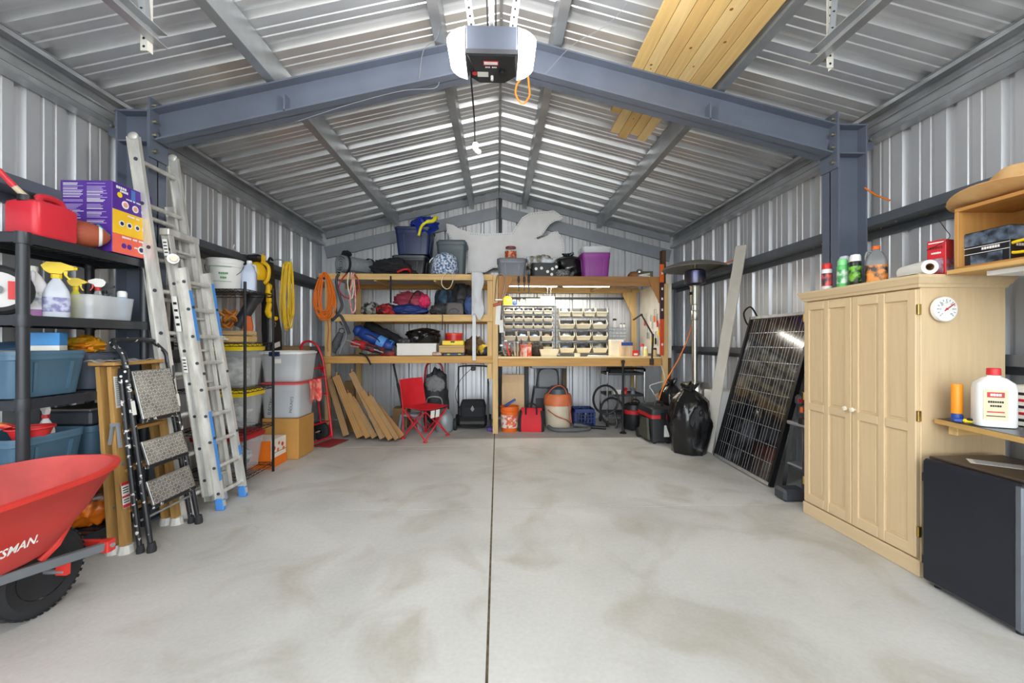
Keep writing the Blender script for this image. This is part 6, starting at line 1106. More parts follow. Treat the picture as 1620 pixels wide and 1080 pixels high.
b = MB(); lumpy(b, (0, 0, 0.05), (0.16, 0.1, 0.065), 52, 0.4, flat=-0.05); one(b, 'tool_roll', mat('grey_olive_clutter', (120, 114, 96), rough=0.7, c2=(60, 56, 50), scale=12), 'grey canvas tool roll under the heap by the middle post', 'tool roll', (fx(808, 6.15), 6.2, Z), ang=80)
one(MB().lathe([(0.03, 0), (0.045, 0.0), (0.045, 0.05), (0.03, 0.05)], n=18), 'tape_roll', mat('cream_tape', (226, 218, 196), rough=0.6), 'cream roll of tape on the front edge of the bench', 'tape', (fx(914, 5.9), 5.93, Z))
for i, (px, w_, m_) in enumerate(((905, 0.45, DKGREY), (946, 0.3, ALU))): one(MB().box((0, 0, 0.01), (w_, 0.03, 0.02), r=0.003), 'steel_ruler', m_, ('dark' if i == 0 else 'bright')+' flat ruler lying along the bench front', 'ruler', (fx(px, 6.0), 6.0, Z))
# arm lamp
lm = thing('arm_lamp', 'dark folding arm lamp clamped to the right end of the bench', 'lamp', (fx(1031, 5.82), 5.835, 0)); LG = mat('lamp_bronze', (66, 58, 50), rough=0.4, metal=0.3)
q = lambda px, py: at(px, py, Y=5.80)-Vector(lm.location)
MB().bar(q(1031, 575), q(1033, 530), 0.022, 0.022).build('lower_arm', LG, lm); MB().bar(q(1033, 530), q(1015, 498), 0.022, 0.018).build('upper_arm', LG, lm); MB().bar(q(1015, 497), q(1002, 506), 0.05, 0.018).build('lamp_head', LG, lm)
for p in ((1033, 530), (1015, 498)): MB().ell(q(*p), (0.02, 0.02, 0.02), 10, 7).build('joint', LG, lm)
MB().box(q(1031, 572), (0.05, 0.06, 0.09), r=0.006).build('clamp', LG, lm)
# pegboard tools on the right end panel
xq = XZ-0.012
peg = [('red-handled snips', (5.98, 1.62), REDPL), ('orange putty knife', (6.10, 1.70), ORANGE), ('yellow level vial', (5.93, 1.48), YELLOW), ('black saw handle', (5.92, 1.98), BLACK), ('white scraper', (6.25, 1.62), WHITE), ('grey pliers', (6.38, 1.45), MIDGREY), ('black wrench', (6.05, 1.36), BLACKM), ('red screwdriver', (6.5, 1.66), REDPL), ('yellow tape measure', (6.2, 1.36), YELLOW)]
for (nm, (y, z), m_) in peg:
    t = thing('pegboard_tool', f'{nm} hanging on the white end panel of the bench', 'tool', (xq-0.012, y, z-0.08)); MB().box((0, 0, 0.045), (0.02, 0.04, 0.10), r=0.008).build('handle', m_, t); MB().box((0, 0, 0.14), (0.008, 0.022, 0.10), r=0.002).build('blade', GALV, t); MB().cyl((0.0, 0, 0.185), (0.022, 0, 0.19), 0.004, 6).build('peg_hook', GALV, t)
can('glue_bottle', 'clear glue bottle with a red tip on the bench by the end panel', (fx(1016, 6.1), 6.1, Z), 0.03, 0.19, FROST, REDPL, cat='bottle'); can('glue_bottle', 'yellow glue bottle on the bench by the lamp', (fx(1022, 5.98), 5.99, Z), 0.032, 0.15, mat('cream_yellow', (226, 214, 140), rough=0.5), WHITE, cat='bottle')
can('glue_bottle', 'dark-capped bottle beside the arm lamp clamp', (fx(1037, 5.93), 5.95, Z), 0.028, 0.13, mat('tan_bottle', (190, 170, 130), rough=0.5), BLACK, cat='bottle')
# hanging on the front beam and post
sw = thing('hacksaw', 'bow saw with a red grip hanging on the middle post gusset', 'saw', at(790, 484, Y=YS-0.06)); q = lambda px, py: at(px, py, Y=YS-0.06)-Vector(sw.location)
b = MB(); b.tube(smooth_path([q(783, 476), q(785, 445), q(789, 434), q(797, 436), q(799, 448), q(794, 474)], 4), 0.008, 8); b.build('frame', mat('steel_bow', (150, 136, 120), rough=0.4, metal=0.5), sw); MB().bar(q(783, 474), q(795, 474), 0.012, 0.012).build('blade', GALV, sw); MB().bar(q(780, 483), q(793, 480), 0.03, 0.04, r=0.008).build('handle', mat('brick_red_grip', (178, 76, 50), rough=0.5), sw)
for i, (px, p0, p1, nm) in enumerate(((820.5, 437, 461, 'first'), (829.5, 437, 460, 'second'), (836.5, 434, 465, 'third'))):
    A = at(px, p1, Y=YS-0.045); L_ = fz(px, p0, YS-0.045)-A.z; t = thing('metal_file', f'{nm} dark file hanging on the workbench beam from the gusset', 'file', A, group='files on the beam'); MB().box((0, 0, L_*0.3), (0.016, 0.012, L_*0.6), r=0.002).build('blade', BLACKM, t); MB().lathe([(0.008, L_*0.58), (0.014, L_*0.65), (0.016, L_*0.85), (0.009, L_)], n=10).build('handle', BLACK, t)
for i, (px, py, w_, h_) in enumerate(((788, 498, 0.07, 0.28), (793, 516, 0.06, 0.18))):
    one(MB().box((0, 0, 0), (w_, 0.003, h_), rot=rotm(0, 0.06*(1-2*i), 0)), 'paper_note', PAPER, ('upper' if i == 0 else 'lower')+' white paper sheet pinned to the middle post', 'paper', at(px, py, Y=YS-0.05-0.006*i))
for i, px in enumerate((866, 871)): hang('hook_wire', ('left' if i == 0 else 'right')+' thin grey wire hanging from the beam over the bins', 'wire', [(px, 440), (px+0.5, 455), (px, 468)], 0.004, GALV, Y=YS+0.2)
# spirit level and white board at the right post
lv = thing('spirit_level', 'long red and black spirit level hung on the right bench post', 'level', at(1047, 562, Y=YS-0.06)); L_ = fz(1047, 418, YS-0.06)-lv.location.z; LRD = mat('level_red', (204, 74, 40), rough=0.4)
for (k0, k1, m_) in ((0.0, 0.16, LRD), (0.16, 0.40, LRD), (0.40, 0.80, mat('level_dark', (60, 26, 32), rough=0.4)), (0.80, 1.0, ORANGE)): MB().box((0, 0, L_*(k0+k1)/2), (0.06 if k0 > 0.1 else 0.055, 0.03, L_*(k1-k0)), r=0.004).build('body_section', m_, lv)
for k in (0.12, 0.5, 0.62, 0.73, 0.9): MB().box((0, -0.016, L_*k), (0.024, 0.004, 0.034), r=0.001).build('vial', WHITE, lv)
one(MB().box((0, 0, 0.61), (0.085, 0.02, 1.22), r=0.003), 'white_plank', mat('cream_white_board', (226, 220, 206), rough=0.55), 'white trim board standing against the right bench post', 'board', (fx(1060, YS-0.02), YS+0.03, fz(1060, 566, YS)))
# ---------------------------------------------------------------- under the bench
x, w_ = sp(794, 830, 6.3); t = thing('plywood_panel', 'pale plywood panel standing under the workbench', 'panel', (x, 6.4, 0)); MB().box((0, 0, 0.40), (w_, 0.035, 0.80), r=0.003).build('board', wood('birch_ply', (224, 190, 146), 'z', 0.93), t); t.name = 'plywood_offcut'
bk = bucket('orange_bucket', 'orange five-gallon bucket with a printed label by the middle post', (fx(804, 5.95)+0.02, 5.98, 0), 0.135, 0.37, ORANGE, handle=False); LBM = mat('white_orange_label', (226, 214, 206), rough=0.5, c2=(206, 90, 60), scale=16, contrast=0.15)
b = MB(); b.lathe([(0.1235, 0.06), (0.1305, 0.25)], n=28, cap0=False, cap1=False); b.build('label', LBM, bk); words((2,), 0.07, frame_m((0.03, -0.1318, 0.19), (1, 0, 0), (0, 0.03, 1)), ORANGE, bk, height=0.04); words((4,), 0.09, frame_m((0.03, -0.130, 0.12), (1, 0, 0), (0, 0.03, 1)), ORANGE, bk, height=0.04)
one(MB().bar((-0.08, 0, 0.0), (0.09, 0.02, 0.10), 0.05, 0.03, r=0.008), 'grout_float', BLUE, 'blue-handled tool lying in the orange bucket', 'tool', (fx(806, 5.98), 5.99, 0.36))
t = thing('tool_bag', 'red and black tool bag beside the orange bucket', 'tool bag', (fx(841, 5.95), 6.0, 0), -0.1); b = MB(); b.loft([rr(0.36*a, 0.22*c_, 0.04, 4, z=z_) for a, c_, z_ in ((0.96, 0.96, 0), (1, 1, 0.03), (0.98, 0.95, 0.18), (0.9, 0.5, 0.3), (0.84, 0.2, 0.335))]); b.build('body', mat('red_canvas', (202, 32, 44), rough=0.7, var=0.12), t)
for s_ in (-1, 1): b = MB(); b.loft([rr(0.05, 0.226*c_, 0.03, 3, cx=s_*0.165*a, z=z_) for a, c_, z_ in ((0.97, 0.97, 0.001), (1, 1, 0.03), (0.98, 0.96, 0.18), (0.9, 0.54, 0.3))]); b.build('side_panel', BLACKF, t)
b = MB(); b.tube(smooth_path([(-0.08, -0.09, 0.25), (-0.07, -0.1, 0.38), (0.0, -0.09, 0.41), (0.07, -0.1, 0.38), (0.08, -0.09, 0.25)], 4), 0.011, 6); b.build('handle', BLACKF, t)
# grey shop machine
t = thing('table_saw', 'grey stand-mounted shop machine behind the wet vacuum', 'saw', (fx(862, 6.55), 6.58, 0)); GG = mat('machine_grey', (96, 100, 106), rough=0.5)
b = MB(); b.prism([(-0.26, 0.0), (0.2, 0.0), (0.26, 0.55), (-0.17, 0.58)], 0.34, base=(0, -0.17, 0), un=(0, 1, 0)); b.build('cabinet', GG, t); MB().box((0.06, 0.06, 0.73), (0.34, 0.2, 0.32), r=0.02).build('hood', mat('machine_grey_light', (134, 138, 142), rough=0.5), t); MB().box((-0.02, -0.18, 0.32), (0.28, 0.02, 0.2), r=0.004).build('opening', BLACK, t); MB().box((0.05, 0.0, 0.91), (0.56, 0.34, 0.04), r=0.006).build('table', mat('machine_pale', (152, 160, 170), rough=0.4, metal=0.3), t); b = MB(); b.tube(smooth_path([(-0.14, -0.06, 0.6), (-0.08, -0.07, 0.86), (0.18, -0.07, 0.86), (0.22, -0.06, 0.6)], 4), 0.012, 8); b.build('guard_bar', DKGREY, t)
for i, px in enumerate((893, 833)): one(MB().box((0, 0, 0.47), (0.07, 0.05, 0.94), r=0.003), 'timber_offcut', wood('grey_brown_timber', (110, 92, 70), 'z') if i == 0 else DKGREY, ('brown timber offcut' if i == 0 else 'dark upright bar')+' standing beside the grey shop machine', 'timber', (fx(px, 6.72), 6.72, 0))
# wet vacuum with orange lid
t = thing('wet_vacuum', 'old cream wet vacuum with an orange rim under the bench', 'vacuum', (fx(884, 6.05), 6.15, 0)); r_ = 0.205
MB().lathe([(r_*0.88, 0.01), (r_*0.92, 0.03), (r_, 0.40), (r_*0.98, 0.41)], n=28).build('tank', mat('cream_tank', (196, 184, 162), rough=0.5, var=0.08), t); MB().lathe([(r_*1.03, 0.36), (r_*1.05, 0.40), (r_*1.0, 0.50), (r_*0.9, 0.53)], n=28).build('rim', mat('faded_orange', (206, 112, 66), rough=0.5, var=0.1), t); MB().lathe([(r_*0.8, 0.53), (r_*0.75, 0.60), (r_*0.5, 0.64), (0.03, 0.645)], n=24).build('motor_head', mat('slate_motor', (66, 76, 84), rough=0.45), t)
b = MB(); b.tube(smooth_path([(-0.2, -0.06, 0.38), (-0.15, -0.12, 0.56), (-0.04, -0.16, 0.66), (0.08, -0.16, 0.62), (0.14, -0.18, 0.4), (0.17, -0.2, 0.12)], 5), 0.01, 6); b.build('power_cord', mat('red_brown_cord', (176, 84, 60), rough=0.5), t); b = MB(); b.tube(smooth_path([(-0.17, -0.14, 0.3), (-0.05, -0.215, 0.22), (0.1, -0.2, 0.16), (0.16, -0.15, 0.1)], 5), 0.009, 6); b.build('power_cord', mat('red_brown_cord', (176, 84, 60), rough=0.5), t)
b = MB(); b.tube(smooth_path([(-0.16, -0.14, 0.05), (-0.1, -0.26, 0.034), (0.1, -0.3, 0.034), (0.34, -0.27, 0.034), (0.44, -0.18, 0.034), (0.36, -0.1, 0.05), (0.24, -0.06, 0.06)], 8), 0.03, 10); b.build('hose', mat('grey_hose', (92, 94, 96), rough=0.6), t)
# milk crate
t = thing('milk_crate', 'blue plastic milk crate under the bench', 'crate', (fx(924, 6.3), 6.4, 0)); CB = mat('crate_blue', (28, 50, 110), rough=0.45); ww, hh = 0.30, 0.27
for (c, d) in (((0, 0, 0.01), (ww, ww, 0.02)), ((0, -ww/2, hh-0.03), (ww, 0.012, 0.06)), ((0, ww/2, hh-0.03), (ww, 0.012, 0.06)), ((-ww/2, 0, hh-0.03), (0.012, ww, 0.06)), ((ww/2, 0, hh-0.03), (0.012, ww, 0.06))): MB().box(c, d, r=0.003).build('panel', CB, t)
for s_ in (-1, 1):
    for k in range(7):
        u = -ww/2+ww*k/6; MB().box((u, s_*ww/2, hh/2-0.02), (0.014 if k % 6 else 0.03, 0.01, hh-0.06)).build('slat', CB, t); MB().box((s_*ww/2, u, hh/2-0.02), (0.01, 0.014 if k % 6 else 0.03, hh-0.06)).build('slat', CB, t)
    for z in (0.06, 0.12, 0.17): MB().box((0, s_*ww/2, z), (ww, 0.009, 0.012)).build('rail', CB, t)
for i, (dx, a) in enumerate(((-0.06, 0.5), (0.02, -0.4), (0.08, 0.2))): one(MB().tube([(0, 0, 0), (math.sin(a)*0.15, 0, 0.24)], 0.022, 8), 'vacuum_wand', BLACK, f'{ordn[i]} black attachment in the milk crate', 'attachment', (fx(924, 6.3)+dx, 6.38+0.03*i, 0.03))
one(MB().tube([(-0.16, 0.08, 0.028), (0.1, -0.03, 0.028)], 0.026, 12), 'vacuum_pipe', BLACK, 'short black pipe lying on the floor by the cart', 'pipe', (fx(948, 6.0), 6.02, 0))
# utility cart
t = thing('utility_cart', 'wheeled metal cart with chrome posts under the bench', 'cart', (fx(985, 6.35), 6.40, 0)); cw, cd = 0.29, 0.22
for sx in (-1, 1):
    for sy in (-1, 1): MB().cyl((sx*cw, sy*cd, 0.09), (sx*cw, sy*cd, 0.88), 0.014, 10).build('post', CHROME, t); MB().lathe([(0.02, -0.012), (0.042, -0.014), (0.045, 0), (0.042, 0.014), (0.02, 0.012)], n=14, rot=rotm(0, PI/2), c=(sx*cw, sy*cd, 0.046)).build('caster', RUBBER, t); MB().box((sx*cw, sy*cd, 0.085), (0.03, 0.04, 0.03), r=0.006).build('caster_fork', DKGREY, t)
for z in (0.16, 0.47, 0.80): b = MB(); b.loft([rr(2*cw, 2*cd, 0.03, 3, z=z), rr(2*cw, 2*cd, 0.03, 3, z=z+0.035), rr(2*cw-0.012, 2*cd-0.012, 0.03, 3, z=z+0.035), rr(2*cw-0.012, 2*cd-0.012, 0.03, 3, z=z+0.006)]); b.build('shelf', DKGREY, t)
b = MB(); b.tube(smooth_path([(-cw, -cd, 0.86), (-cw*0.9, -cd-0.02, 0.9), (0, -cd-0.03, 0.905), (cw*0.9, -cd-0.02, 0.9), (cw, -cd, 0.86)], 4), 0.016, 8); b.build('push_bar', BLACKM, t)
for i, (dx, m_, lab) in enumerate(((-0.12, PAPER, 'small white box on the middle shelf of the cart'), (0.02, REDPL, 'red valve fitting on the middle shelf of the cart'), (0.14, MIDGREY, 'grey tin on the middle shelf of the cart'))):
    b = MB(); (b.box((0, 0, 0.05), (0.13, 0.09, 0.09), r=0.006) if i == 0 else b.lathe([(0.03, 0), (0.04, 0.02), (0.025, 0.07), (0.04, 0.1), (0.02, 0.12)], n=12)); one(b, ('small_carton', 'valve_fitting', 'paint_tin')[i], m_, lab, ('box', 'fitting', 'tin')[i], (fx(985, 6.35)+dx, 6.28, 0.477))
one(MB().box((0, 0, 0.05), (0.26, 0.2, 0.10), r=0.02), 'tool_case', BLACK, 'black case on the top shelf of the cart', 'case', (fx(975, 6.4), 6.45, 0.807))
b = MB()
for (cx, cz, r_, y_) in ((-0.03, 0.44, 0.19, 0.0), (0.06, 0.27, 0.175, -0.02)): b.tube([Vector((cx+r_*math.cos(a), y_+0.02*math.sin(a), cz+r_*1.12*math.sin(a))) for a in [2*PI*i/26 for i in range(26)]], 0.017, 8, closed=True)
b.tube(smooth_path([(0.1, 0, 0.26), (0.13, -0.04, 0.1), (0.1, -0.06, 0.02)], 4), 0.017, 8); one(b, 'black_hose', mat('black_hose_rubber', (22, 22, 24), rough=0.4), 'black hose looped over the front of the cart', 'hose', (fx(962, 6.05), 6.07, 0))
t = thing('black_stand', 'thin black pole stand in front of the cart', 'stand', (fx(986, 5.75), 5.76, 0)); MB().cyl((0, 0, 0.01), (0, 0, 1.04), 0.016, 10).build('pole', BLACKM, t); MB().lathe([(0.05, 0), (0.05, 0.01), (0.02, 0.03), (0.018, 0.08)], n=16).build('foot', BLACK, t); MB().box((0.0, 0.0, 1.03), (0.05, 0.04, 0.05), r=0.008).build('clamp', BLACK, t)
t = thing('wet_vacuum', 'small black and red wet vacuum behind the rolling tool chest', 'vacuum', (fx(1003, 6.0), 6.0, 0)); MB().lathe([(0.15, 0.02), (0.16, 0.04), (0.165, 0.25)], n=24).build('tank', BLACK, t); MB().lathe([(0.172, 0.25), (0.174, 0.30), (0.165, 0.31)], n=24).build('band', RED, t); MB().lathe([(0.16, 0.31), (0.14, 0.38), (0.06, 0.41)], n=24).build('motor_head', BLACK, t); b = MB(); b.tube(arc((0, -0.05, 0.39), 0.07, 0, PI, 8), 0.012, 8); b.build('handle', BLACK, t)
# ================================================================ RIGHT SIDE
# ---- tall wooden cabinet, front faces -X
CW = wood('limed_oak_z', (214, 188, 148), 'z', 0.94); CWY = wood('limed_oak_y', (216, 191, 152), 'y', 0.94)
CX0, CX1, CY0, CY1, CH = 2.36, 2.885, 2.185, 3.045, 1.66
cb = thing('tall_cabinet', 'tall light oak two-door cabinet against the right wall', 'cabinet', ((CX0+CX1)/2, (CY0+CY1)/2, 0)); cw, cd = CX1-CX0, CY1-CY0
MB().box((0.012, 0, CH/2+0.03), (cw-0.024, cd-0.02, CH-0.06), r=0.004).build('carcass', CW, cb)
MB().box((0, 0, 0.045), (cw, cd+0.004, 0.09), r=0.004).build('plinth', CWY, cb)
b = MB(); b.loft([[Vector((sx*(cw/2+e), sy*(cd/2+e), z)) for sx, sy in ((1, 1), (-1, 1), (-1, -1), (1, -1))] for e, z in ((0.0, CH-0.035), (0.004, CH-0.02), (0.012, CH-0.012), (0.022, CH+0.012), (0.026, CH+0.02), (0.026, CH+0.034))]); b.build('cornice', CWY, cb, smooth=False)
dw = cd/2-0.016
for k, s_ in enumerate((-1, 1)):
    dr = thing('x', 'x', 'x'); bpy.data.objects.remove(dr)
    yc = s_*(dw/2+0.002); x = -cw/2+0.012; z0, z1 = 0.10, CH-0.045
    b = MB(); b.box((x+0.004, yc, (z0+z1)/2), (0.012, dw, z1-z0)); door = b.build('door', CW, cb)
    zr = 0.83
    for (yy, ww) in ((yc-dw/2+0.025, 0.05), (yc+dw/2-0.025, 0.05), (yc, 0.045)): MB().box((x-0.006, yy, (z0+z1)/2), (0.016, ww, z1-z0), r=0.004).build('stile', CW, door)
    for zz, hh in ((z0+0.035, 0.07), (z1-0.03, 0.06), (zr, 0.055)):
        for yy in (yc-dw/4, yc+dw/4): MB().box((x-0.006, yy, zz), (0.015, dw/2-0.075+0.03, hh), r=0.004).build('rail', CWY, door)
    for (za, zb) in ((z0+0.07, zr-0.0275), (zr+0.0275, z1-0.06)):
        for yy in (yc-dw/4+0.003, yc+dw/4-0.003):
            MB().box((x-0.002, yy, (za+zb)/2), (0.006, dw/2-0.095, zb-za-0.03), r=0.003).build('panel', CW, door)
    MB().lathe([(0.006, 0), (0.008, 0.012), (0.017, 0.022), (0.014, 0.032), (0.004, 0.035)], n=14, rot=rotm(0, -PI/2), c=(x-0.012, s_*0.028, 0.87)).build('knob', mat('porcelain_knob', (226, 214, 190), rough=0.3), door)
    for z in (0.25, 0.9, 1.5): MB().box((x-0.004, s_*(cd/2-0.006), z), (0.02, 0.014, 0.06), r=0.002).build('hinge', mat('brass', (190, 160, 90), rough=0.3, metal=0.9), door)
MB().box((-cw/2+0.012, 0, (CH)/2+0.03), (0.004, 0.004, CH-0.16)).build('door_gap', mat('gap_dark', (90, 74, 50), rough=0.8), cb)
# thermometer on the cabinet side
th = thing('dial_thermometer', 'round white dial thermometer on the side of the oak cabinet', 'thermometer', at(1493, 489, Y=CY0-0.012)); R0 = rotm(PI/2)
MB().lathe([(0.068, -0.01), (0.07, 0.002), (0.068, 0.012), (0.062, 0.014)], n=32, rot=R0).build('bezel', WHITE, th)
disc_label(th, frame_m((0, -0.0142, 0), (1, 0, 0), (0, 0, 1)), 0.061, mat('dial_white', (230, 230, 228), rough=0.4), 'dial', n=28)
for k in range(13):
    a = math.radians(225-k*22.5); c, s_ = math.cos(a), math.sin(a); M_ = frame_m((c*0.050, -0.0154, s_*0.050), (-s_, 0, c), (c, 0, s_)); flat_label(th, M_, 0.003, 0.010, INK, 'tick')
    if k % 2 == 0: text(str(-40+10*k), 0.012, frame_m((c*0.038, -0.0156, s_*0.038), (1, 0, 0), (0, 0, 1)), INK, th)
MB().bar((-0.014, -0.018, -0.01), (0.044, -0.018, 0.03), 0.005, 0.002, up=(0, 1, 0)).build('needle', RED, th); MB().cyl((0, -0.015, 0), (0, -0.02, 0), 0.006, 10).build('pivot', RED, th)
# ---- mini fridge
FB = mat('fridge_black', (26, 30, 40), rough=0.34, var=0.06)
fr = thing('mini_fridge', 'black compact fridge beside the oak cabinet', 'fridge', (2.55, 1.915, 0)); fw, fd, fh = 0.43, 0.47, 0.685
MB().box((0.03, 0, fh/2+0.01), (fd-0.06, fw, fh-0.02), r=0.008).build('body', FB, fr); d_ = MB().box((-fd/2+0.025, 0, fh/2+0.012), (0.05, fw+0.004, fh-0.024), r=0.014).build('door', FB, fr)
MB().box((-fd/2-0.001, -fw/2+0.012, fh/2+0.012), (0.012, 0.03, fh-0.04), r=0.006).build('edge_trim', mat('fridge_edge', (120, 126, 136), rough=0.25, metal=0.7), d_)
MB().box((0.02, 0.0, fh+0.004), (fd-0.05, fw+0.004, 0.014), r=0.004).build('worktop', mat('fridge_top_brown', (74, 62, 54), rough=0.35), fr); flat_label(fr, frame_m((0.01, 0.03, fh+0.0112), (0.75, -0.66, 0), (0.66, 0.75, 0)), 0.26, 0.10, PAPER)
for i in range(6): flat_label(fr, frame_m((0.01, 0.03, fh+0.0124), (0.75, -0.66, 0), (0.66, 0.75, 0)) @ Matrix.Translation((0, -0.038+0.015*i, 0)), 0.22, 0.004, MIDGREY, 'text_line')
for z in (0.13, 0.58): MB().box((-fd/2+0.02, fw/2+0.004, z), (0.02, 0.008, 0.045), r=0.002).build('hinge', BLACK, fr)
for i, (z, hh) in enumerate(((0.57, 0.12), (0.43, 0.13))): MB().box((-fd/2+0.07, -fw/2-0.004, z), (0.07, 0.003, hh), r=0.001).build('notice', PAPER, fr)
for sx in (-1, 1):
    for sy in (-1, 1): MB().cyl((sx*fd*0.4, sy*fw*0.4, 0), (sx*fd*0.4, sy*fw*0.4, 0.02), 0.015, 10).build('foot', BLACK, fr)
# ---- desk board beside the cabinet
dk_ = thing('side_counter', 'wood-edged counter board fixed beside the oak cabinet', 'counter', (2.70, 1.66, 0)); ZD = 0.895
b = MB(); b.prism([(-0.26, 0.515), (0.38, 0.515), (0.38, -0.9), (-0.38, -0.9), (-0.37, 0.0)], 0.024, base=(0, 0, ZD-0.03), ux=(1, 0, 0), uy=(0, 1, 0), un=(0, 0, 1)); b.build('edge_board', wood('oak_edge', (206, 164, 96), 'y', 0.85), dk_)
b = MB(); b.prism([(-0.245, 0.512), (0.38, 0.512), (0.38, -0.9), (-0.365, -0.9), (-0.355, 0.0)], 0.003, base=(0, 0, ZD-0.0065), ux=(1, 0, 0), uy=(0, 1, 0), un=(0, 0, 1)); b.build('laminate_top', mat('slate_laminate', (52, 58, 66), rough=0.3, var=0.1), dk_)
MB().box((0.02, 0.44, ZD-0.055), (0.52, 0.045, 0.05), r=0.003).build('support_rail', PINE_X, dk_); MB().box((0.36, -0.2, 0.43), (0.04, 0.06, 0.86), r=0.003).build('leg', PINE_Z, dk_)
ZD += 0.0
sx = thing('sealant_tube', 'orange stick tube with a blue cap on the counter', 'tube', at(1514, 661, Y=2.08)); sx.location.z = ZD; MB().lathe([(0.023, 0), (0.024, 0.03), (0.02, 0.04)], n=16).build('cap', BLUE, sx); MB().lathe([(0.022, 0.04), (0.023, 0.045), (0.023, 0.195), (0.021, 0.198)], n=16).build('body', mat('tube_orange', (242, 150, 30), rough=0.4), sx)
kn = thing('utility_knife', 'yellow and black utility knife lying on the counter', 'knife', (2.475, 1.985, ZD), -0.75); MB().box((0, 0, 0.012), (0.13, 0.026, 0.02), r=0.008).build('handle', YELLOW, kn); MB().box((0.0, 0, 0.02), (0.1, 0.03, 0.014), r=0.006).build('grip', BLACK, kn); MB().box((-0.08, 0, 0.012), (0.035, 0.018, 0.018), r=0.004).build('nose', BLUE, kn)
jt = thing('solvent_jug', 'white plastic jug with a red cap on the counter', 'jug', (2.505, 1.955, ZD)); b = MB(); b.loft([rr(0.145*a, 0.10*a, 0.028, 4, z=z) for a, z in ((0.95, 0), (1, 0.008), (1, 0.185), (0.93, 0.215), (0.6, 0.24), (0.34, 0.248), (0.33, 0.262))]); b.build('body', WHITE, jt); MB().lathe([(0.024, 0.255), (0.026, 0.258), (0.025, 0.288), (0.022, 0.291)], n=16).build('cap', REDPL, jt)
jt.rotation_euler.z = -0.55; Mj = frame_m((-0.012, -0.0508, 0.11), (1, 0, 0), (0, 0, 1)); flat_label(jt, Mj, 0.085, 0.15, mat('tan_label', (214, 202, 170), rough=0.6)); flat_label(jt, Mj @ Matrix.Translation((0, 0.05, 0.0012)), 0.06, 0.026, RED, 'red_badge'); words((4,), 0.04, Mj @ Matrix.Translation((0, 0.05, 0.0025)), WINK, jt); words((7,), 0.055, Mj @ Matrix.Translation((0, 0.015, 0.0014)), INK, jt); words((5,), 0.04, Mj @ Matrix.Translation((0, -0.005, 0.0014)), INK, jt); flat_label(jt, Mj @ Matrix.Translation((0, -0.035, 0.0012)), 0.06, 0.006, REDPL, 'text_line'); flat_label(jt, Mj @ Matrix.Translation((0, -0.055, 0.0012)), 0.065, 0.004, INK, 'text_line')
rb = thing('bait_box', 'red and white printed carton behind the white jug', 'box', (2.70, 1.97, ZD), 0.1); MB().box((0, 0, 0.1), (0.14, 0.09, 0.2), r=0.003).build('body', mat('carton_white', (232, 226, 216), rough=0.6), rb); flat_label(rb, frame_m((0, -0.0456, 0.19), (1, 0, 0), (0, 0, 1)), 0.14, 0.02, RED, 'red_band'); flat_label(rb, frame_m((0, -0.0456, 0.022), (1, 0, 0), (0, 0, 1)), 0.14, 0.044, RED, 'red_band'); words((6,), 0.09, frame_m((0.01, -0.0466, 0.16), (1, 0, 0.1), (-0.1, 0, 1)), RED, rb)
b = MB(); b.prism([(-0.05, 0.0), (-0.02, 0.02), (0.02, 0.025), (0.05, 0.01), (0.07, -0.015), (0.03, -0.01), (-0.02, -0.02)], 0.001, base=(0, -0.0455, 0.12), un=(0, -1, 0)); b.build('printed_mouse', INK, rb); words((5,), 0.06, frame_m((0.02, -0.0466, 0.08), (1, 0, 0.05), (-0.05, 0, 1)), RED, rb)
for k in range(5): flat_label(rb, frame_m((-0.0706, 0, 0.03+0.033*k), (0, -1, 0), (0, 0, 1)), 0.09, 0.014, RED if k % 2 else INK, 'printed_band')
one(MB().lathe([(0.1, 0), (0.1, 0.12), (0.03, 0.13)], n=20), 'cable_drum', BLACK, 'dark drum standing behind the carton on the counter', 'drum', (2.86, 1.80, ZD))
# ---- wall shelf with wooden cubby, above the counter
ZS = 1.712
ws = thing('bracket_shelf', 'pine wall shelf level with the top of the oak cabinet', 'shelf', (2.74, 1.62, ZS)); MB().box((0, 0, -0.012), (0.52, 1.06, 0.024), r=0.003).build('board', wood('shelf_pine', (214, 170, 104), 'y', 0.85), ws); MB().box((-0.08, -0.06, -0.038), (0.25, 0.9, 0.026), r=0.003).build('white_backing', WHITE, ws)
for y in (-0.4, 0.3): MB().prism([(0.25, 0), (-0.1, 0), (0.25, -0.2)], 0.02, base=(0, y, -0.026), ux=(1, 0, 0), uy=(0, 0, 1), un=(0, 1, 0)).build('bracket', GALV, ws)
CUB = wood('cubby_orange_ply', (200, 142, 72), 'y', 0.8); CUBZ = wood('cubby_orange_ply_z', (206, 150, 82), 'z', 0.85)
cu = thing('wooden_cubby', 'open-fronted wooden cubby box on the wall shelf under a straw hat', 'cubby', (2.715, 1.86, ZS)); ch_, cl_, cd_ = 0.345, 0.62, 0.33
MB().box((0, 0, ch_-0.01), (cd_, cl_, 0.02), r=0.002).build('top', CUB, cu); MB().box((0, 0, 0.01), (cd_, cl_, 0.02), r=0.002).build('bottom', CUB, cu)
for s_ in (-1, 1): MB().box((0, s_*(cl_/2-0.01), ch_/2), (cd_, 0.02, ch_-0.04), r=0.002).build('side', CUBZ, cu)
MB().box((cd_/2-0.006, 0, ch_/2), (0.012, cl_-0.04, ch_-0.04)).build('back', CUB, cu)
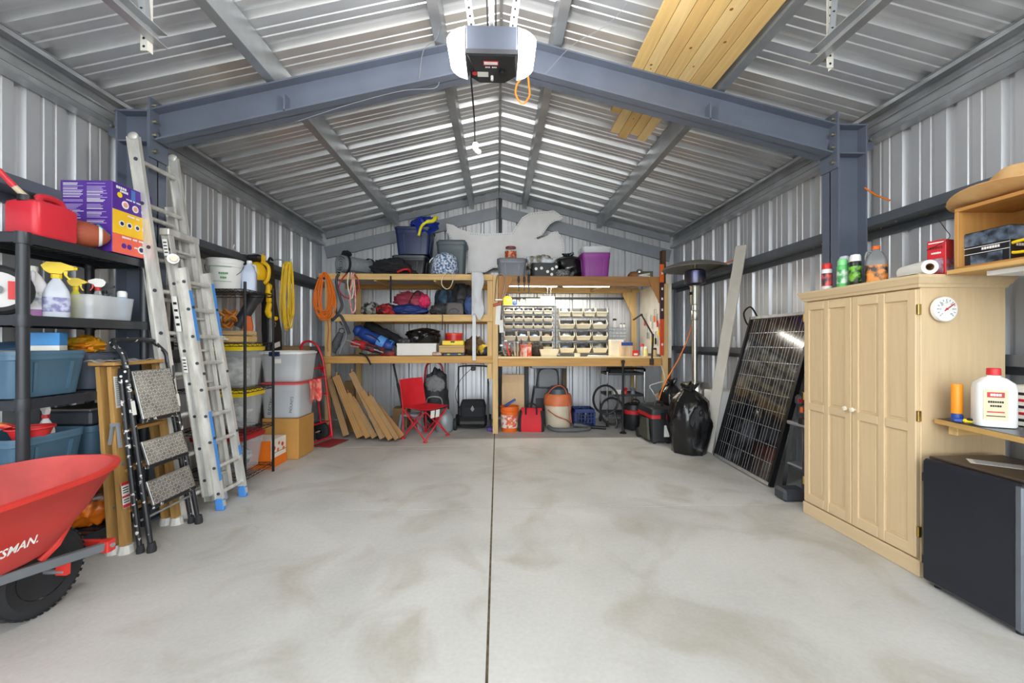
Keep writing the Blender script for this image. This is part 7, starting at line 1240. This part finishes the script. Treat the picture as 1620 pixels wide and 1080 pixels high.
bx2 = thing('headlight_box', 'black and silver printed carton inside the wooden cubby', 'box', (2.665, 2.05, ZS+0.021)); MB().box((0, 0, 0.09), (0.16, 0.20, 0.18), r=0.003).build('body', mat('carton_black', (30, 32, 38), rough=0.35), bx2); SIL = mat('silver_blue_print', (120, 138, 160), rough=0.35, c2=(36, 40, 50), scale=14, contrast=0.3)
flat_label(bx2, frame_m((-0.0806, 0, 0.14), (0, -1, 0), (0, 0, 1)), 0.2, 0.07, SIL, 'printed_photo'); flat_label(bx2, frame_m((0, -0.1006, 0.14), (1, 0, 0), (0, 0, 1)), 0.16, 0.07, SIL, 'printed_photo'); flat_label(bx2, frame_m((-0.0806, 0.0, 0.03), (0, -1, 0), (0, 0, 1)), 0.14, 0.05, SIL, 'printed_photo'); words((7,), 0.08, frame_m((-0.081, -0.02, 0.082), (0, -1, 0), (0, 0, 1)), WINK, bx2); words((3, 3), 0.1, frame_m((0.0, -0.101, 0.078), (1, 0, 0), (0, 0, 1)), WINK, bx2)
for z in (0.095, 0.062): flat_label(bx2, frame_m((-0.081, 0, z), (0, -1, 0), (0, 0, 1)), 0.2, 0.003, WINK, 'printed_line')
gl = thing('safety_glasses', 'yellow framed tool lying in the cubby', 'tool', (2.60, 1.83, ZS+0.022)); b = MB(); b.tube(smooth_path([(0, 0.06, 0.03), (0, 0.12, 0.035), (0, 0.15, 0.055), (0, 0.12, 0.085), (0, 0.02, 0.09), (0, -0.06, 0.09)], 5), 0.008, 8); b.build('bow', YELLOW, gl); MB().box((0, -0.02, 0.055), (0.03, 0.08, 0.06), r=0.014).build('body', mat('pale_yellow', (226, 206, 70), rough=0.5), gl); gl.name = 'yellow_clamp'
ht_ = thing('straw_hat', 'wide-brimmed tan straw cowboy hat on top of the cubby', 'hat', (2.70, 1.995, ZS+ch_)); HM = mat('toasted_straw', (232, 200, 144), rough=0.7, c2=(186, 128, 68), scale=5, contrast=0.7)
def brim(u, v):
    a = 2*PI*u; r_ = 0.10+0.15*v; y = math.cos(a)*r_*1.12; x = math.sin(a)*r_*0.95; return (x, y, 0.012+0.055*v*v*abs(math.sin(a))**1.5+0.0*v)
b = MB(); b.grid(lambda u, v: brim(1-u, v), 40, 8, thick=0.006); b.build('brim', HM, ht_, ang=70)
b = MB(); rings = [[Vector((math.sin(2*PI*k/30)*rx, math.cos(2*PI*k/30)*ry, z-(0.03*abs(math.cos(2*PI*k/30))**0.5*0 if z < 0.1 else 0.025*(1-abs(math.sin(2*PI*k/30)))))) for k in range(30)] for rx, ry, z in ((0.10, 0.13, 0.012), (0.098, 0.127, 0.06), (0.085, 0.115, 0.14), (0.06, 0.085, 0.17), (0.02, 0.04, 0.15))]; b.loft([list(reversed(q)) for q in rings], False, True); b.build('crown', HM, ht_, ang=70)
b = MB(); b.loft([[Vector((math.sin(2*PI*k/30)*rx*1.02, math.cos(2*PI*k/30)*ry*1.02, z)) for k in range(30)] for rx, ry, z in ((0.10, 0.13, 0.014), (0.099, 0.129, 0.035))], False, False); b.build('hat_band', mat('brown_band', (96, 62, 40), rough=0.7), ht_)
b = MB(); b.tube(smooth_path([(-0.17, 0.26, 0.0), (-0.175, 0.2, -0.1), (-0.175, 0.18, -0.16), (-0.172, 0.3, -0.2)], 5), 0.002, 5); b.build('chin_cord', BLACKF, ht_)
one(MB().box((0, 0, 0.03), (0.10, 0.2, 0.06), r=0.008), 'white_router', WHITE, 'white box on the girt above the straw hat', 'box', (2.985, 1.72, 2.225))
# ---- things on top of the cabinet
ZC = CH+0.036
p = at(1450, 437, Z=ZC); ptw = thing('paper_towel_roll', 'used paper towel roll lying on top of the oak cabinet', 'paper roll', (2.455, 2.285, ZC+0.042), -0.32); b = MB(); b.lathe([(0.02, -0.11), (0.04, -0.11), (0.04, 0.11), (0.02, 0.11)], n=20, rot=rotm(PI/2), cap0=False, cap1=False); b.build('paper', PAPER, ptw); MB().lathe([(0.0205, -0.111), (0.017, -0.111), (0.017, 0.111), (0.0205, 0.111)], n=16, rot=rotm(PI/2), cap0=False, cap1=False).build('core', CARDDK, ptw); b = MB(); b.grid(lambda u, v: (-0.035-0.07*u, -0.1+0.2*v, -0.036+0.004*math.sin(5*u)), 4, 4, thick=0.002); b.build('loose_sheet', PAPER, ptw)
rx = thing('red_product_box', 'red printed carton standing on the oak cabinet', 'box', (2.575, 2.262, ZC), 0.25); MB().box((0, 0, 0.105), (0.075, 0.085, 0.21), r=0.003).build('body', mat('carton_red', (196, 28, 40), rough=0.4), rx)
for (M_) in (frame_m((-0.0381, 0, 0.06), (0, -1, 0), (0, 0, 1)), frame_m((0, -0.0431, 0.06), (1, 0, 0), (0, 0, 1))): flat_label(rx, M_, 0.065, 0.085, mat('printed_photo_blue', (170, 196, 220), rough=0.4, c2=(150, 40, 44), scale=12, contrast=0.3), 'printed_photo')
words((5,), 0.06, frame_m((-0.0385, 0, 0.165), (0, -1, 0), (0, 0, 1)), mat('dark_red_ink', (130, 12, 22), rough=0.5), rx); words((5,), 0.045, frame_m((-0.0385, 0, 0.135), (0, -1, 0), (0, 0, 1)), WINK, rx); flat_label(rx, frame_m((-0.0381, 0, 0.195), (0, -1, 0), (0, 0, 1)), 0.07, 0.006, WINK, 'printed_line')
LB = lambda n, c, c2: mat(n, c, rough=0.4, c2=c2, scale=26, contrast=0.2)
can('spray_can', 'white and red spray can at the far end of the cabinet top', (2.425, 2.895, ZC), 0.033, 0.20, WHITE, REDPL, label_m=LB('wd_label', (70, 60, 70), (220, 90, 90)))
can('spray_can', 'green and white aerosol can on the cabinet top', (2.43, 2.765, ZC), 0.033, 0.205, mat('lime_can', (96, 196, 110), rough=0.35), mat('lime_cap', (130, 214, 140), rough=0.35), label_m=LB('green_label', (70, 160, 90), (210, 230, 210)))
can('spray_can', 'blue and white aerosol can behind the green one', (2.50, 2.83, ZC), 0.034, 0.24, NAVY, mat('pale_cap', (200, 204, 214), rough=0.35), label_m=LB('navy_label', (60, 100, 160), (30, 40, 60)))
jug('oil_jug', 'blue oil jug at the back of the cabinet top', (2.585, 2.84, ZC), 0.13, 0.10, 0.235, mat('oil_blue', (30, 70, 140), rough=0.35), BLACK, rz=0.5)
can('oil_bottle', 'black bottle with a white cap and green label on the cabinet top', (2.45, 2.685, ZC), 0.036, 0.22, mat('bottle_black', (34, 40, 36), rough=0.35), WHITE, cat='bottle', label_m=LB('lime_label', (120, 190, 60), (30, 50, 30)))
jt2 = jug('antifreeze_jug', 'dark grey jug with an orange cap and label on the cabinet top', (2.50, 2.585, ZC), 0.115, 0.09, 0.25, mat('jug_charcoal', (120, 122, 124), rough=0.4), ORANGE, rz=2.4, label_m=LB('orange_black_label', (226, 140, 40), (40, 36, 34)), lab=(0.06, 0.5))
# ---- solar panel leaning on the lower girt
B0, B1 = Vector((2.49, 4.55, 0.012)), Vector((2.46, 3.58, 0.012)); UP = Vector((0.425, -0.02, 1.60)).normalized(); W = (B0-B1); Wd = W.length; LL = 1.64
so = thing('solar_panel', 'large black solar panel leaning against the right wall', 'solar panel', (B0+B1)/2); yv = W.normalized(); nv = UP.cross(yv)
if nv.x > 0: nv = -nv
Mp = lambda u, v, d=0.0: (B1+yv*u*Wd+UP*v*LL+nv*d)-Vector(so.location)
def pbar(u0, v0, u1, v1, w_, t, d, m, nm, par): b = MB(); b.bar(Mp(u0, v0, d), Mp(u1, v1, d), w_, t, up=nv); return b.build(nm, m, par)
FRM = mat('panel_black_frame', (30, 31, 34), rough=0.35, metal=0.4); CEL = mat('solar_cell', (14, 15, 20), rough=0.12, var=0.2, coat=0.6)
b = MB(); b.bar(Mp(0.5, 0, -0.012), Mp(0.5, 1, -0.012), Wd, 0.02, up=nv); b.build('backing', mat('panel_backsheet', (40, 42, 48), rough=0.5), so)
pbar(0, 0, 0, 1, 0.035, 0.045, -0.01, FRM, 'frame_rail', so); pbar(1, 0, 1, 1, 0.035, 0.045, -0.01, FRM, 'frame_rail', so); pbar(0, 0.008, 1, 0.008, 0.03, 0.046, -0.01, ALU, 'frame_rail', so); pbar(0, 0.992, 1, 0.992, 0.03, 0.046, -0.01, ALU, 'frame_rail', so)
BUS = mat('cell_bus_silver', (186, 188, 192), rough=0.3, metal=0.7)
cells = None
for i in range(6):
    for j in range(10):
        u0, u1, v0, v1 = 0.03+0.94*i/6, 0.03+0.94*(i+1)/6, 0.02+0.96*j/10, 0.02+0.96*(j+1)/10; uc, vc = (u0+u1)/2, (v0+v1)/2
        hx, hy, c = Wd*(u1-u0)/2-0.0022, LL*(v1-v0)/2-0.0022, 0.014
        poly = [(-hx+c, -hy), (hx-c, -hy), (hx, -hy+c), (hx, hy-c), (hx-c, hy), (-hx+c, hy), (-hx, hy-c), (-hx, -hy+c)]; O = Mp(uc, vc, 0.0)
        b = MB(); b.add([O+yv*x_+UP*y_+nv*0.0005 for x_, y_ in poly], [tuple(range(8))] if (yv.cross(UP)).dot(nv) > 0 else [tuple(reversed(range(8)))]); q = b.build('solar_cell', CEL, so)
for i in range(6):
    for k in (-0.27, 0.0, 0.27):
        u = 0.03+0.94*(i+0.5+k)/6; pbar(u, 0.02, u, 0.98, 0.0022, 0.001, 0.0012, BUS, 'bus_bar', so)
for j in range(1, 10): pbar(0.03, 0.02+0.96*j/10, 0.97, 0.02+0.96*j/10, 0.003, 0.001, 0.0012, BUS, 'cell_line', so)
for i in range(1, 6):
    for j in range(1, 10):
        b = MB(); O = Mp(0.03+0.94*i/6, 0.02+0.96*j/10, 0.0015); s_ = 0.009; b.add([O+yv*s_, O+UP*s_, O-yv*s_, O-UP*s_], [(0, 1, 2, 3) if (yv.cross(UP)).dot(nv) > 0 else (3, 2, 1, 0)]); b.build('diamond_gap', BUS, so)
b = MB(); p0 = Mp(0.97, 0.93, -0.04); b.tube(smooth_path([p0, p0+Vector((-0.02, 0.1, 0.05)), p0+Vector((-0.02, 0.16, 0.18)), p0+Vector((0.0, 0.06, 0.24)), p0+Vector((0.03, -0.03, 0.1))], 6), 0.009, 8); b.build('cable', BLACKM, so)
# ---- grey trim board leaning next to it
A, T_ = Vector((2.50, 4.74, 0.0)), Vector((2.845, 4.62, 2.44)); pk = thing('leaning_plank', 'long pale grey trim board leaning on the right wall girt', 'board', A); b = MB(); b.bar((0, 0, 0.01), T_-A, 0.13, 0.02, up=(-0.9, -0.45, 0.1), r=0.003); b.build('board', mat('pale_grey_trim', (198, 194, 184), rough=0.45, var=0.06), pk)
# ---- patio heater
phx, phy = 2.60, 5.24; PHS = mat('brushed_stainless', (190, 188, 180), rough=0.26, metal=0.95, var=0.05)
ph = thing('patio_heater', 'stainless mushroom patio heater behind the black sacks', 'heater', (phx, phy, 0))
MB().lathe([(0.20, 0.0), (0.20, 0.03), (0.19, 0.05), (0.18, 0.72), (0.16, 0.78), (0.05, 0.8)], n=28).build('tank_housing', PHS, ph); MB().lathe([(0.038, 0.79), (0.038, 1.80)], n=18).build('pole', PHS, ph); MB().lathe([(0.055, 1.80), (0.06, 1.82), (0.06, 2.02), (0.07, 2.05)], n=20).build('burner_neck', PHS, ph)
MB().lathe([(0.07, 2.05), (0.125, 2.08), (0.13, 2.12), (0.13, 2.24), (0.11, 2.26)], n=26).build('burner_screen', mat('heat_tinted_mesh', (120, 110, 100), rough=0.3, metal=0.9, c2=(70, 76, 110), scale=6), ph); MB().lathe([(0.02, 2.37), (0.10, 2.365), (0.25, 2.335), (0.36, 2.295), (0.405, 2.265), (0.41, 2.27), (0.37, 2.305), (0.25, 2.348), (0.10, 2.378), (0.02, 2.385)], n=40).build('reflector', mat('dull_aluminium', (150, 148, 140), rough=0.4, metal=0.6), ph)
MB().cyl((0, 0, 2.2), (0, 0, 2.37), 0.03, 10).build('centre_post', PHS, ph); MB().cyl((-0.06, -0.02, 1.95), (-0.1, -0.03, 1.95), 0.02, 12).build('control_knob', BLACK, ph); MB().lathe([(0.046, 1.60), (0.05, 1.61), (0.05, 1.72), (0.046, 1.73)], n=18).build('pole_collar', PHS, ph)
# ---- black sacks
sack('bin_bag', 'tall full black bin liner on the floor beside the grey board', (2.30, 4.78, 0), 0.225, 0.80, 1)
sack('bin_bag', 'black bin liner slumped against the right bench post', (2.44, 5.60, 0), 0.165, 0.78, 7, knot=True, sx=1.0)
one(MB().box((0, 0, 0.36), (0.3, 0.3, 0.72), r=0.01), 'white_bin', WHITE, 'white bin standing behind the tall black sack', 'bin', (2.76, 4.88, 0))
# ---- rolling tool chest
tc = thing('rolling_tool_chest', 'black rolling tool chest with a red band under the bench end', 'tool chest', (2.12, 5.36, 0)); CHG = mat('chest_dark', (38, 40, 44), rough=0.45, var=0.12); CHO = mat('chest_olive', (70, 70, 58), rough=0.5)
b = MB(); b.loft([rr(0.26, 0.46, 0.03, 3, z=0.03), rr(0.29, 0.50, 0.03, 3, z=0.33)]); b.build('body', CHG, tc); b = MB(); b.loft([rr(0.31, 0.52, 0.03, 3, z=0.33), rr(0.31, 0.52, 0.03, 3, z=0.375)]); b.build('band', RED, tc); b = MB(); b.loft([rr(0.30, 0.51, 0.03, 3, z=0.376), rr(0.30, 0.51, 0.04, 3, z=0.45), rr(0.26, 0.46, 0.04, 3, z=0.47)]); b.build('lid', CHG, tc)
b = MB(); b.tube(smooth_path([(-0.05, -0.1, 0.47), (-0.04, -0.1, 0.52), (0.04, -0.1, 0.52), (0.05, -0.1, 0.47)], 4), 0.018, 8); b.build('handle', BLACK, tc); MB().box((0.0, -0.253, 0.36), (0.08, 0.02, 0.09), r=0.008).build('latch', BLACK, tc); flat_label(tc, frame_m((0.05, -0.246, 0.17), (1, 0, 0), (0, -0.06, 1)), 0.07, 0.15, PAPER); flat_label(tc, frame_m((-0.145, -0.1, 0.1), (0, -1, 0), (-0.08, 0, 1)), 0.06, 0.025, REDPL, 'badge')
b = MB(); b.prism([(-0.2, 0.05), (0.2, 0.05), (0.12, 0.16), (0.05, 0.3), (-0.15, 0.32)], 0.03, base=(-0.15, 0, 0), ux=(0, 1, 0), uy=(0, 0, 1), un=(-1, 0, 0)); b.build('side_moulding', CHO, tc)
for s_ in (-1, 1): MB().lathe([(0.03, -0.02), (0.06, -0.022), (0.065, 0), (0.06, 0.022), (0.03, 0.02)], n=18, rot=rotm(0, PI/2), c=(s_*0.165, 0.18, 0.065)).build('wheel', RUBBER, tc)
for s_ in (-1, 1): MB().box((s_*0.09, -0.2, 0.015), (0.04, 0.03, 0.03), r=0.005).build('foot', BLACK, tc)
# cables by the right post
hang('white_power_cable', 'white power cable hanging down the right bench post', 'cable', [(1046, 578), (1052, 600), (1042, 605), (1028, 610), (1032, 618), (1040, 632)], 0.007, WHITE, Y=5.80)
hang('orange_power_cord', 'orange cord running from the heater down to the bench post', 'cord', [(1101, 488), (1090, 530), (1075, 565), (1062, 588), (1054, 602), (1046, 620), (1042, 634)], 0.008, ORCORD, Y=5.45)
hang('orange_wall_cord', 'orange cord draped along the right girt behind the heater', 'cord', [(1128, 417), (1140, 417), (1160, 412), (1180, 400), (1184, 398)], 0.008, ORCORD, Y=5.0)
PSTR = thing('power_strip', 'tan power strip hanging among the cables at the bench post', 'power strip', at(1041, 624, Y=5.79)); MB().box((0, 0, 0), (0.11, 0.03, 0.05), r=0.008, rot=rotm(0, -0.5, 0)).build('body', mat('tan_plug', (196, 170, 130), rough=0.5), PSTR); MB().box((0.03, -0.02, 0.02), (0.04, 0.03, 0.04), r=0.008).build('plug', WHITE, PSTR)
t = thing('wooden_stake', 'narrow timber stake standing against the right post', 'timber', (2.55, 5.92, 0)); MB().box((0, 0, 0.7), (0.045, 0.03, 1.4), r=0.002).build('board', wood('brown_stake', (120, 92, 60), 'z'), t)
b = MB(); b.loft([rr(0.05*a, 0.05*a, 0.015, 3, z=z) for a, z in ((1, 0), (1, 0.12), (0.6, 0.15), (0.5, 0.2))]); one(b, 'caulk_bottle', WHITE, 'small white bottle standing on the lower right girt', 'bottle', (2.995, 5.02, 1.184))
# ---- clutter behind the panel, beside the cabinet
t = thing('cordless_impact_driver', 'grey and red cordless driver hanging beside the oak cabinet', 'power tool', (2.58, 3.30, 0.55)); MB().box((0, 0, 0.28), (0.16, 0.07, 0.09), r=0.02).build('motor', DKGREY, t); MB().box((0.02, 0, 0.19), (0.05, 0.05, 0.13), r=0.012).build('grip', BLACK, t); MB().box((0.0, 0, 0.10), (0.09, 0.07, 0.06), r=0.01).build('battery', BLACK, t); MB().box((-0.07, -0.036, 0.28), (0.04, 0.004, 0.025)).build('badge', RED, t); MB().box((-0.04, -0.01, 0.2), (0.02, 0.03, 0.05), r=0.006).build('trigger', ORANGE, t)
t = thing('saw_stand', 'dark metal stand with a pale tray behind the solar panel', 'stand', (2.66, 3.36, 0))
for sx_ in (-1, 1):
    for sy in (-1, 1): MB().bar((sx_*0.14, sy*0.12, 0.0), (sx_*0.09, sy*0.08, 0.60), 0.03, 0.03).build('leg', BLACKM, t)
MB().box((0, 0, 0.615), (0.24, 0.22, 0.03), r=0.006).build('top', GALV, t); MB().box((0.0, 0, 0.26), (0.26, 0.22, 0.02), r=0.008).build('tray', MIDGREY, t)
one(MB().box((0, 0, 0.05), (0.2, 0.14, 0.1), r=0.02), 'battery_charger', DKGREY, 'dark charger on the floor beside the cabinet foot', 'charger', (2.45, 3.30, 0))
# ================================================================ UP UNDER THE ROOF
# ---- door opener
op = thing('garage_door_opener', 'black door opener with two lit white lenses hanging under the ridge', 'door opener', (-0.03, 2.2, 2.80)); OPB = mat('opener_black', (38, 40, 44), rough=0.4, var=0.05); OPG = mat('opener_steel', (74, 80, 92), rough=0.38, metal=0.5)
MB().box((0, 0, 0.095), (0.27, 0.2, 0.13), r=0.006).build('steel_cover', OPG, op)
b = MB(); b.loft([[Vector(p) for p in q] for q in ([(-0.137, -0.103, 0.034), (0.137, -0.103, 0.034), (0.137, 0.10, 0.034), (-0.137, 0.10, 0.034)], [(-0.132, -0.100, 0.012), (0.132, -0.100, 0.012), (0.132, 0.06, 0.0), (-0.132, 0.06, 0.0)], [(-0.12, -0.09, 0.006), (0.12, -0.09, 0.006), (0.07, 0.10, -0.012), (-0.07, 0.10, -0.012)])]); b.f = [list(reversed(f)) for f in b.f]; b.build('plastic_shell', OPB, op, smooth=False)
LENS = mat('lit_lens', (255, 253, 246), emit=3.0)
for s_ in (-1, 1):
    b = MB(); n = 12; rg = []
    for k in range(n+1):
        a = PI*k/n; xk = 0.138+0.095*math.sin(a)**0.6 if 0 < k < n else 0.138; rg.append((s_*xk, 0.155-0.155*k/n))
    b.prism(rg, 0.19, base=(0, -0.095, 0), un=(0, 1, 0)); b.build('lamp_lens', LENS, op, ang=50)
    MB().box((s_*0.1385, 0, 0.08), (0.004, 0.196, 0.15)).build('lens_seam', MIDGREY, op)
Mu = lambda x_, y_: frame_m((x_, y_, 0.0045-(y_+0.09)*0.0947), (1, 0, 0), (0, -1, 0.0947))
flat_label(op, Mu(-0.005, -0.045), 0.08, 0.03, REDPL, 'brand_badge'); flat_label(op, Mu(-0.005, -0.045) @ Matrix.Translation((0, 0, 0.0012)), 0.072, 0.018, WINK, 'brand_badge_inset'); words((3, 3), 0.062, Mu(-0.005, -0.018) @ Matrix.Translation((0, 0, 0.0012)), WINK, op)
flat_label(op, Mu(-0.05, 0.035), 0.06, 0.035, PAPER); disc_label(op, Mu(-0.095, 0.03), 0.014, REDPL, 'warning_dot'); MB().cyl((0.055, 0.02, -0.018), (0.055, 0.02, -0.004), 0.018, 14).build('learn_button', BLACK, op)
for x_ in (-0.022, 0.022): MB().cyl((x_, 0.05, 0.185), (x_, -2.8, 0.185), 0.004, 6).build('drive_belt', BLACKM, op)
MB().box((0, -1.4, 0.19), (0.026, 2.9, 0.03), r=0.004).build('rail', GALV, op)
def strap(par, p, q, w_=0.035, t=0.004, holes=10, m=None):
    b = MB(); p, q = Vector(p), Vector(q); b.bar(p, q, w_, t, up=(0, -1, 0)); b.bar(p+Vector((w_/2, 0.015, 0)), q+Vector((w_/2, 0.015, 0)), 0.004, 0.03, up=(0, -1, 0)); o = b.build('hanger_angle', m or GALV, par)
    for k in range(holes):
        c = p.lerp(q, (k+0.5)/holes); MB().cyl(c+Vector((0, -0.0028, 0)), c+Vector((0, -0.0022, 0)), 0.007, 8).build('slot_hole', BLACK, o)
    return o
strap(op, (-0.10, 0.05, 0.16), (-0.20, 0.05, 0.9), holes=16); strap(op, (0.10, 0.05, 0.16), (0.20, 0.05, 0.9), holes=16, m=mat('pale_perforated', (206, 204, 196), rough=0.5))
b = MB(); b.tube(smooth_path([(-0.12, 0.0, 0.02), (-0.115, 0.1, -0.05), (-0.11, 0.25, -0.14), (-0.11, 0.3, -0.26)], 5), 0.005, 6); b.build('power_cord', BLACKM, op); b = MB(); b.box((-0.105, 0.3, -0.28), (0.035, 0.03, 0.05), r=0.008); b.box((-0.09, 0.3, -0.31), (0.04, 0.03, 0.03), r=0.008, rot=rotm(0, 0.6, 0)); b.build('plug', WHITE, op); MB().cyl((-0.0, 0.05, -0.03), (0, 0.05, 0.0), 0.008, 8).build('sensor', WHITE, op)
for s_ in (-1, 1):
    l = bpy.data.lights.new('opener_lamp', 'POINT'); l.energy = 26; l.color = (1, 0.97, 0.92); l.shadow_soft_size = 0.06; o = bpy.data.objects.new('opener_lamp', l); COL.objects.link(o); o.location = (-0.03+s_*0.30, 2.05, 2.90)
# ---- horizontal door tracks hung on perforated angle
for s_, lab in ((-1, 'left'), (1, 'right')):
    x = 1.79*s_; t = thing('door_track', f'galvanised door track end hanging on perforated angle, {lab} side', 'door track', (x, 2.2, 2.90), group='garage door tracks')
    MB().box((0, -1.4, 0), (0.004, 2.8, 0.07)).build('web', GALV, t); MB().box((-s_*0.025, -1.4, -0.034), (0.05, 2.8, 0.004)).build('bottom_flange', GALV, t); MB().box((-s_*0.025, -1.4, 0.034), (0.05, 2.8, 0.004)).build('top_flange', GALV, t)
    m_ = mat('pale_perforated', (206, 204, 196), rough=0.5); strap(t, (s_*0.02, -0.06, -0.09), (s_*0.02, -0.06, roof_z(x)-2.93), holes=14, m=m_); strap(t, (s_*0.02, -0.06, 0.0), (-s_*0.12, -0.3, 0.5), w_=0.03, holes=8)
    MB().cyl((-s_*0.0, -0.02, -0.02), (s_*0.03, -0.02, -0.02), 0.012, 8).build('bolt', BOLT, t)
# ---- boards lying on the right rafter
rnd = random.Random(2); up = Vector((SLOPE, 0, 1)).normalized(); dx = Vector((1, 0, -SLOPE)).normalized()
ords = ['first', 'second', 'third', 'fourth', 'fifth', 'sixth', 'seventh']; ends = [3.66, 4.0, 4.06, 3.95, 4.0, 3.32, 3.30]
for i in range(7):
    w_ = 0.089; p = Vector((1.04, 0, roof_z(1.04)-0.205+0.022))+dx*(0.092*i+0.045); y0, y1 = 0.6+0.1*rnd.random(), ends[i]+rnd.uniform(-0.02, 0.02); L_ = y1-y0
    t = thing('pine_board', f'{ords[i]} pine board from the ridge lying over the right rafter', 'board', (p.x, (y0+y1)/2, p.z), group='boards stored on the rafter'); b = MB(); b.bar((0, -L_/2, 0), (0, L_/2, 0), w_, 0.038, up=up, r=0.003); b.build('plank', wood(f'stored_pine_{i % 3}', ((226, 190, 124), (232, 200, 140), (218, 180, 116))[i % 3], 'y', 0.86), t)
    for k in range(2): yk = rnd.uniform(-L_*0.1, L_*0.42); MB().lathe([(0.011, 0), (0.008, 0.001), (0.003, 0.0012)], n=10, rot=Matrix(((1, 0, 0, 0), (0, 1, 0, 0), (0, 0, -1, 0), (0, 0, 0, 1))), c=tuple(Vector((rnd.uniform(-0.02, 0.02), yk, 0))-up*0.0188)).build('knot', mat('knot_brown', (150, 100, 54), rough=0.7), t)
t = thing('pine_board', 'short pine board end tucked inside the right purlin', 'board', (1.735, 3.2, roof_z(1.735)-0.19)); b = MB(); b.box((0, 0, 0.035), (0.055, 1.5, 0.035), r=0.003); b.build('plank', wood('stored_pine_orange', (226, 172, 96), 'y', 0.86), t)
# ---- loose wires
b = MB(); b.tube(smooth_path([(0.0, 0, 0.0), (-0.045, 0.0, -0.06), (-0.05, 0, -0.14), (0.0, 0, -0.2), (0.05, 0, -0.14), (0.045, 0, -0.05), (0.035, -0.02, 0.05)], 5), 0.007, 7); one(b, 'orange_cord_loop', ORCORD, 'small loop of orange cord hanging from the rafter by the ridge', 'cord', at(827, 122, Y=3.04))
P_ = [at(663, 124, Y=3.03), at(670, 80, Y=2.95), at(690, 62, Y=2.9), at(695, 45, Y=2.85)]; b = MB(); b.tube(smooth_path([p-P_[0] for p in P_], 4), 0.003, 5); one(b, 'grey_wire', MIDGREY, 'thin grey wire hanging over the left rafter', 'wire', P_[0])
P_ = [at(862, 118, Y=3.0), at(905, 72, Y=2.8), at(960, 40, Y=2.6), at(992, 5, Y=2.45)]; b = MB(); b.tube(smooth_path([p-P_[0] for p in P_], 4), 0.002, 5); one(b, 'thin_roof_wire', MIDGREY, 'thin wire strung under the roof right of the opener', 'wire', P_[0])
P_ = [at(1368, 297, X=2.88), at(1385, 308, X=2.885), at(1408, 317, X=2.89)]; b = MB(); b.tube(smooth_path([p-P_[0] for p in P_], 4), 0.006, 6); one(b, 'orange_column_cord', ORCORD, 'short orange cord between the right column and the girt', 'cord', P_[0])
P_ = [at(470, 192, Y=3.06), at(560, 163, Y=3.06), at(640, 143, Y=3.06), at(686, 140, Y=3.06), at(695, 130, Y=3.06)]; b = MB(); b.tube(smooth_path([p-P_[0] for p in P_], 4), 0.0025, 6); one(b, 'roof_cable', MIDGREY, 'pale cable clipped under the left rafter', 'cable', P_[0])
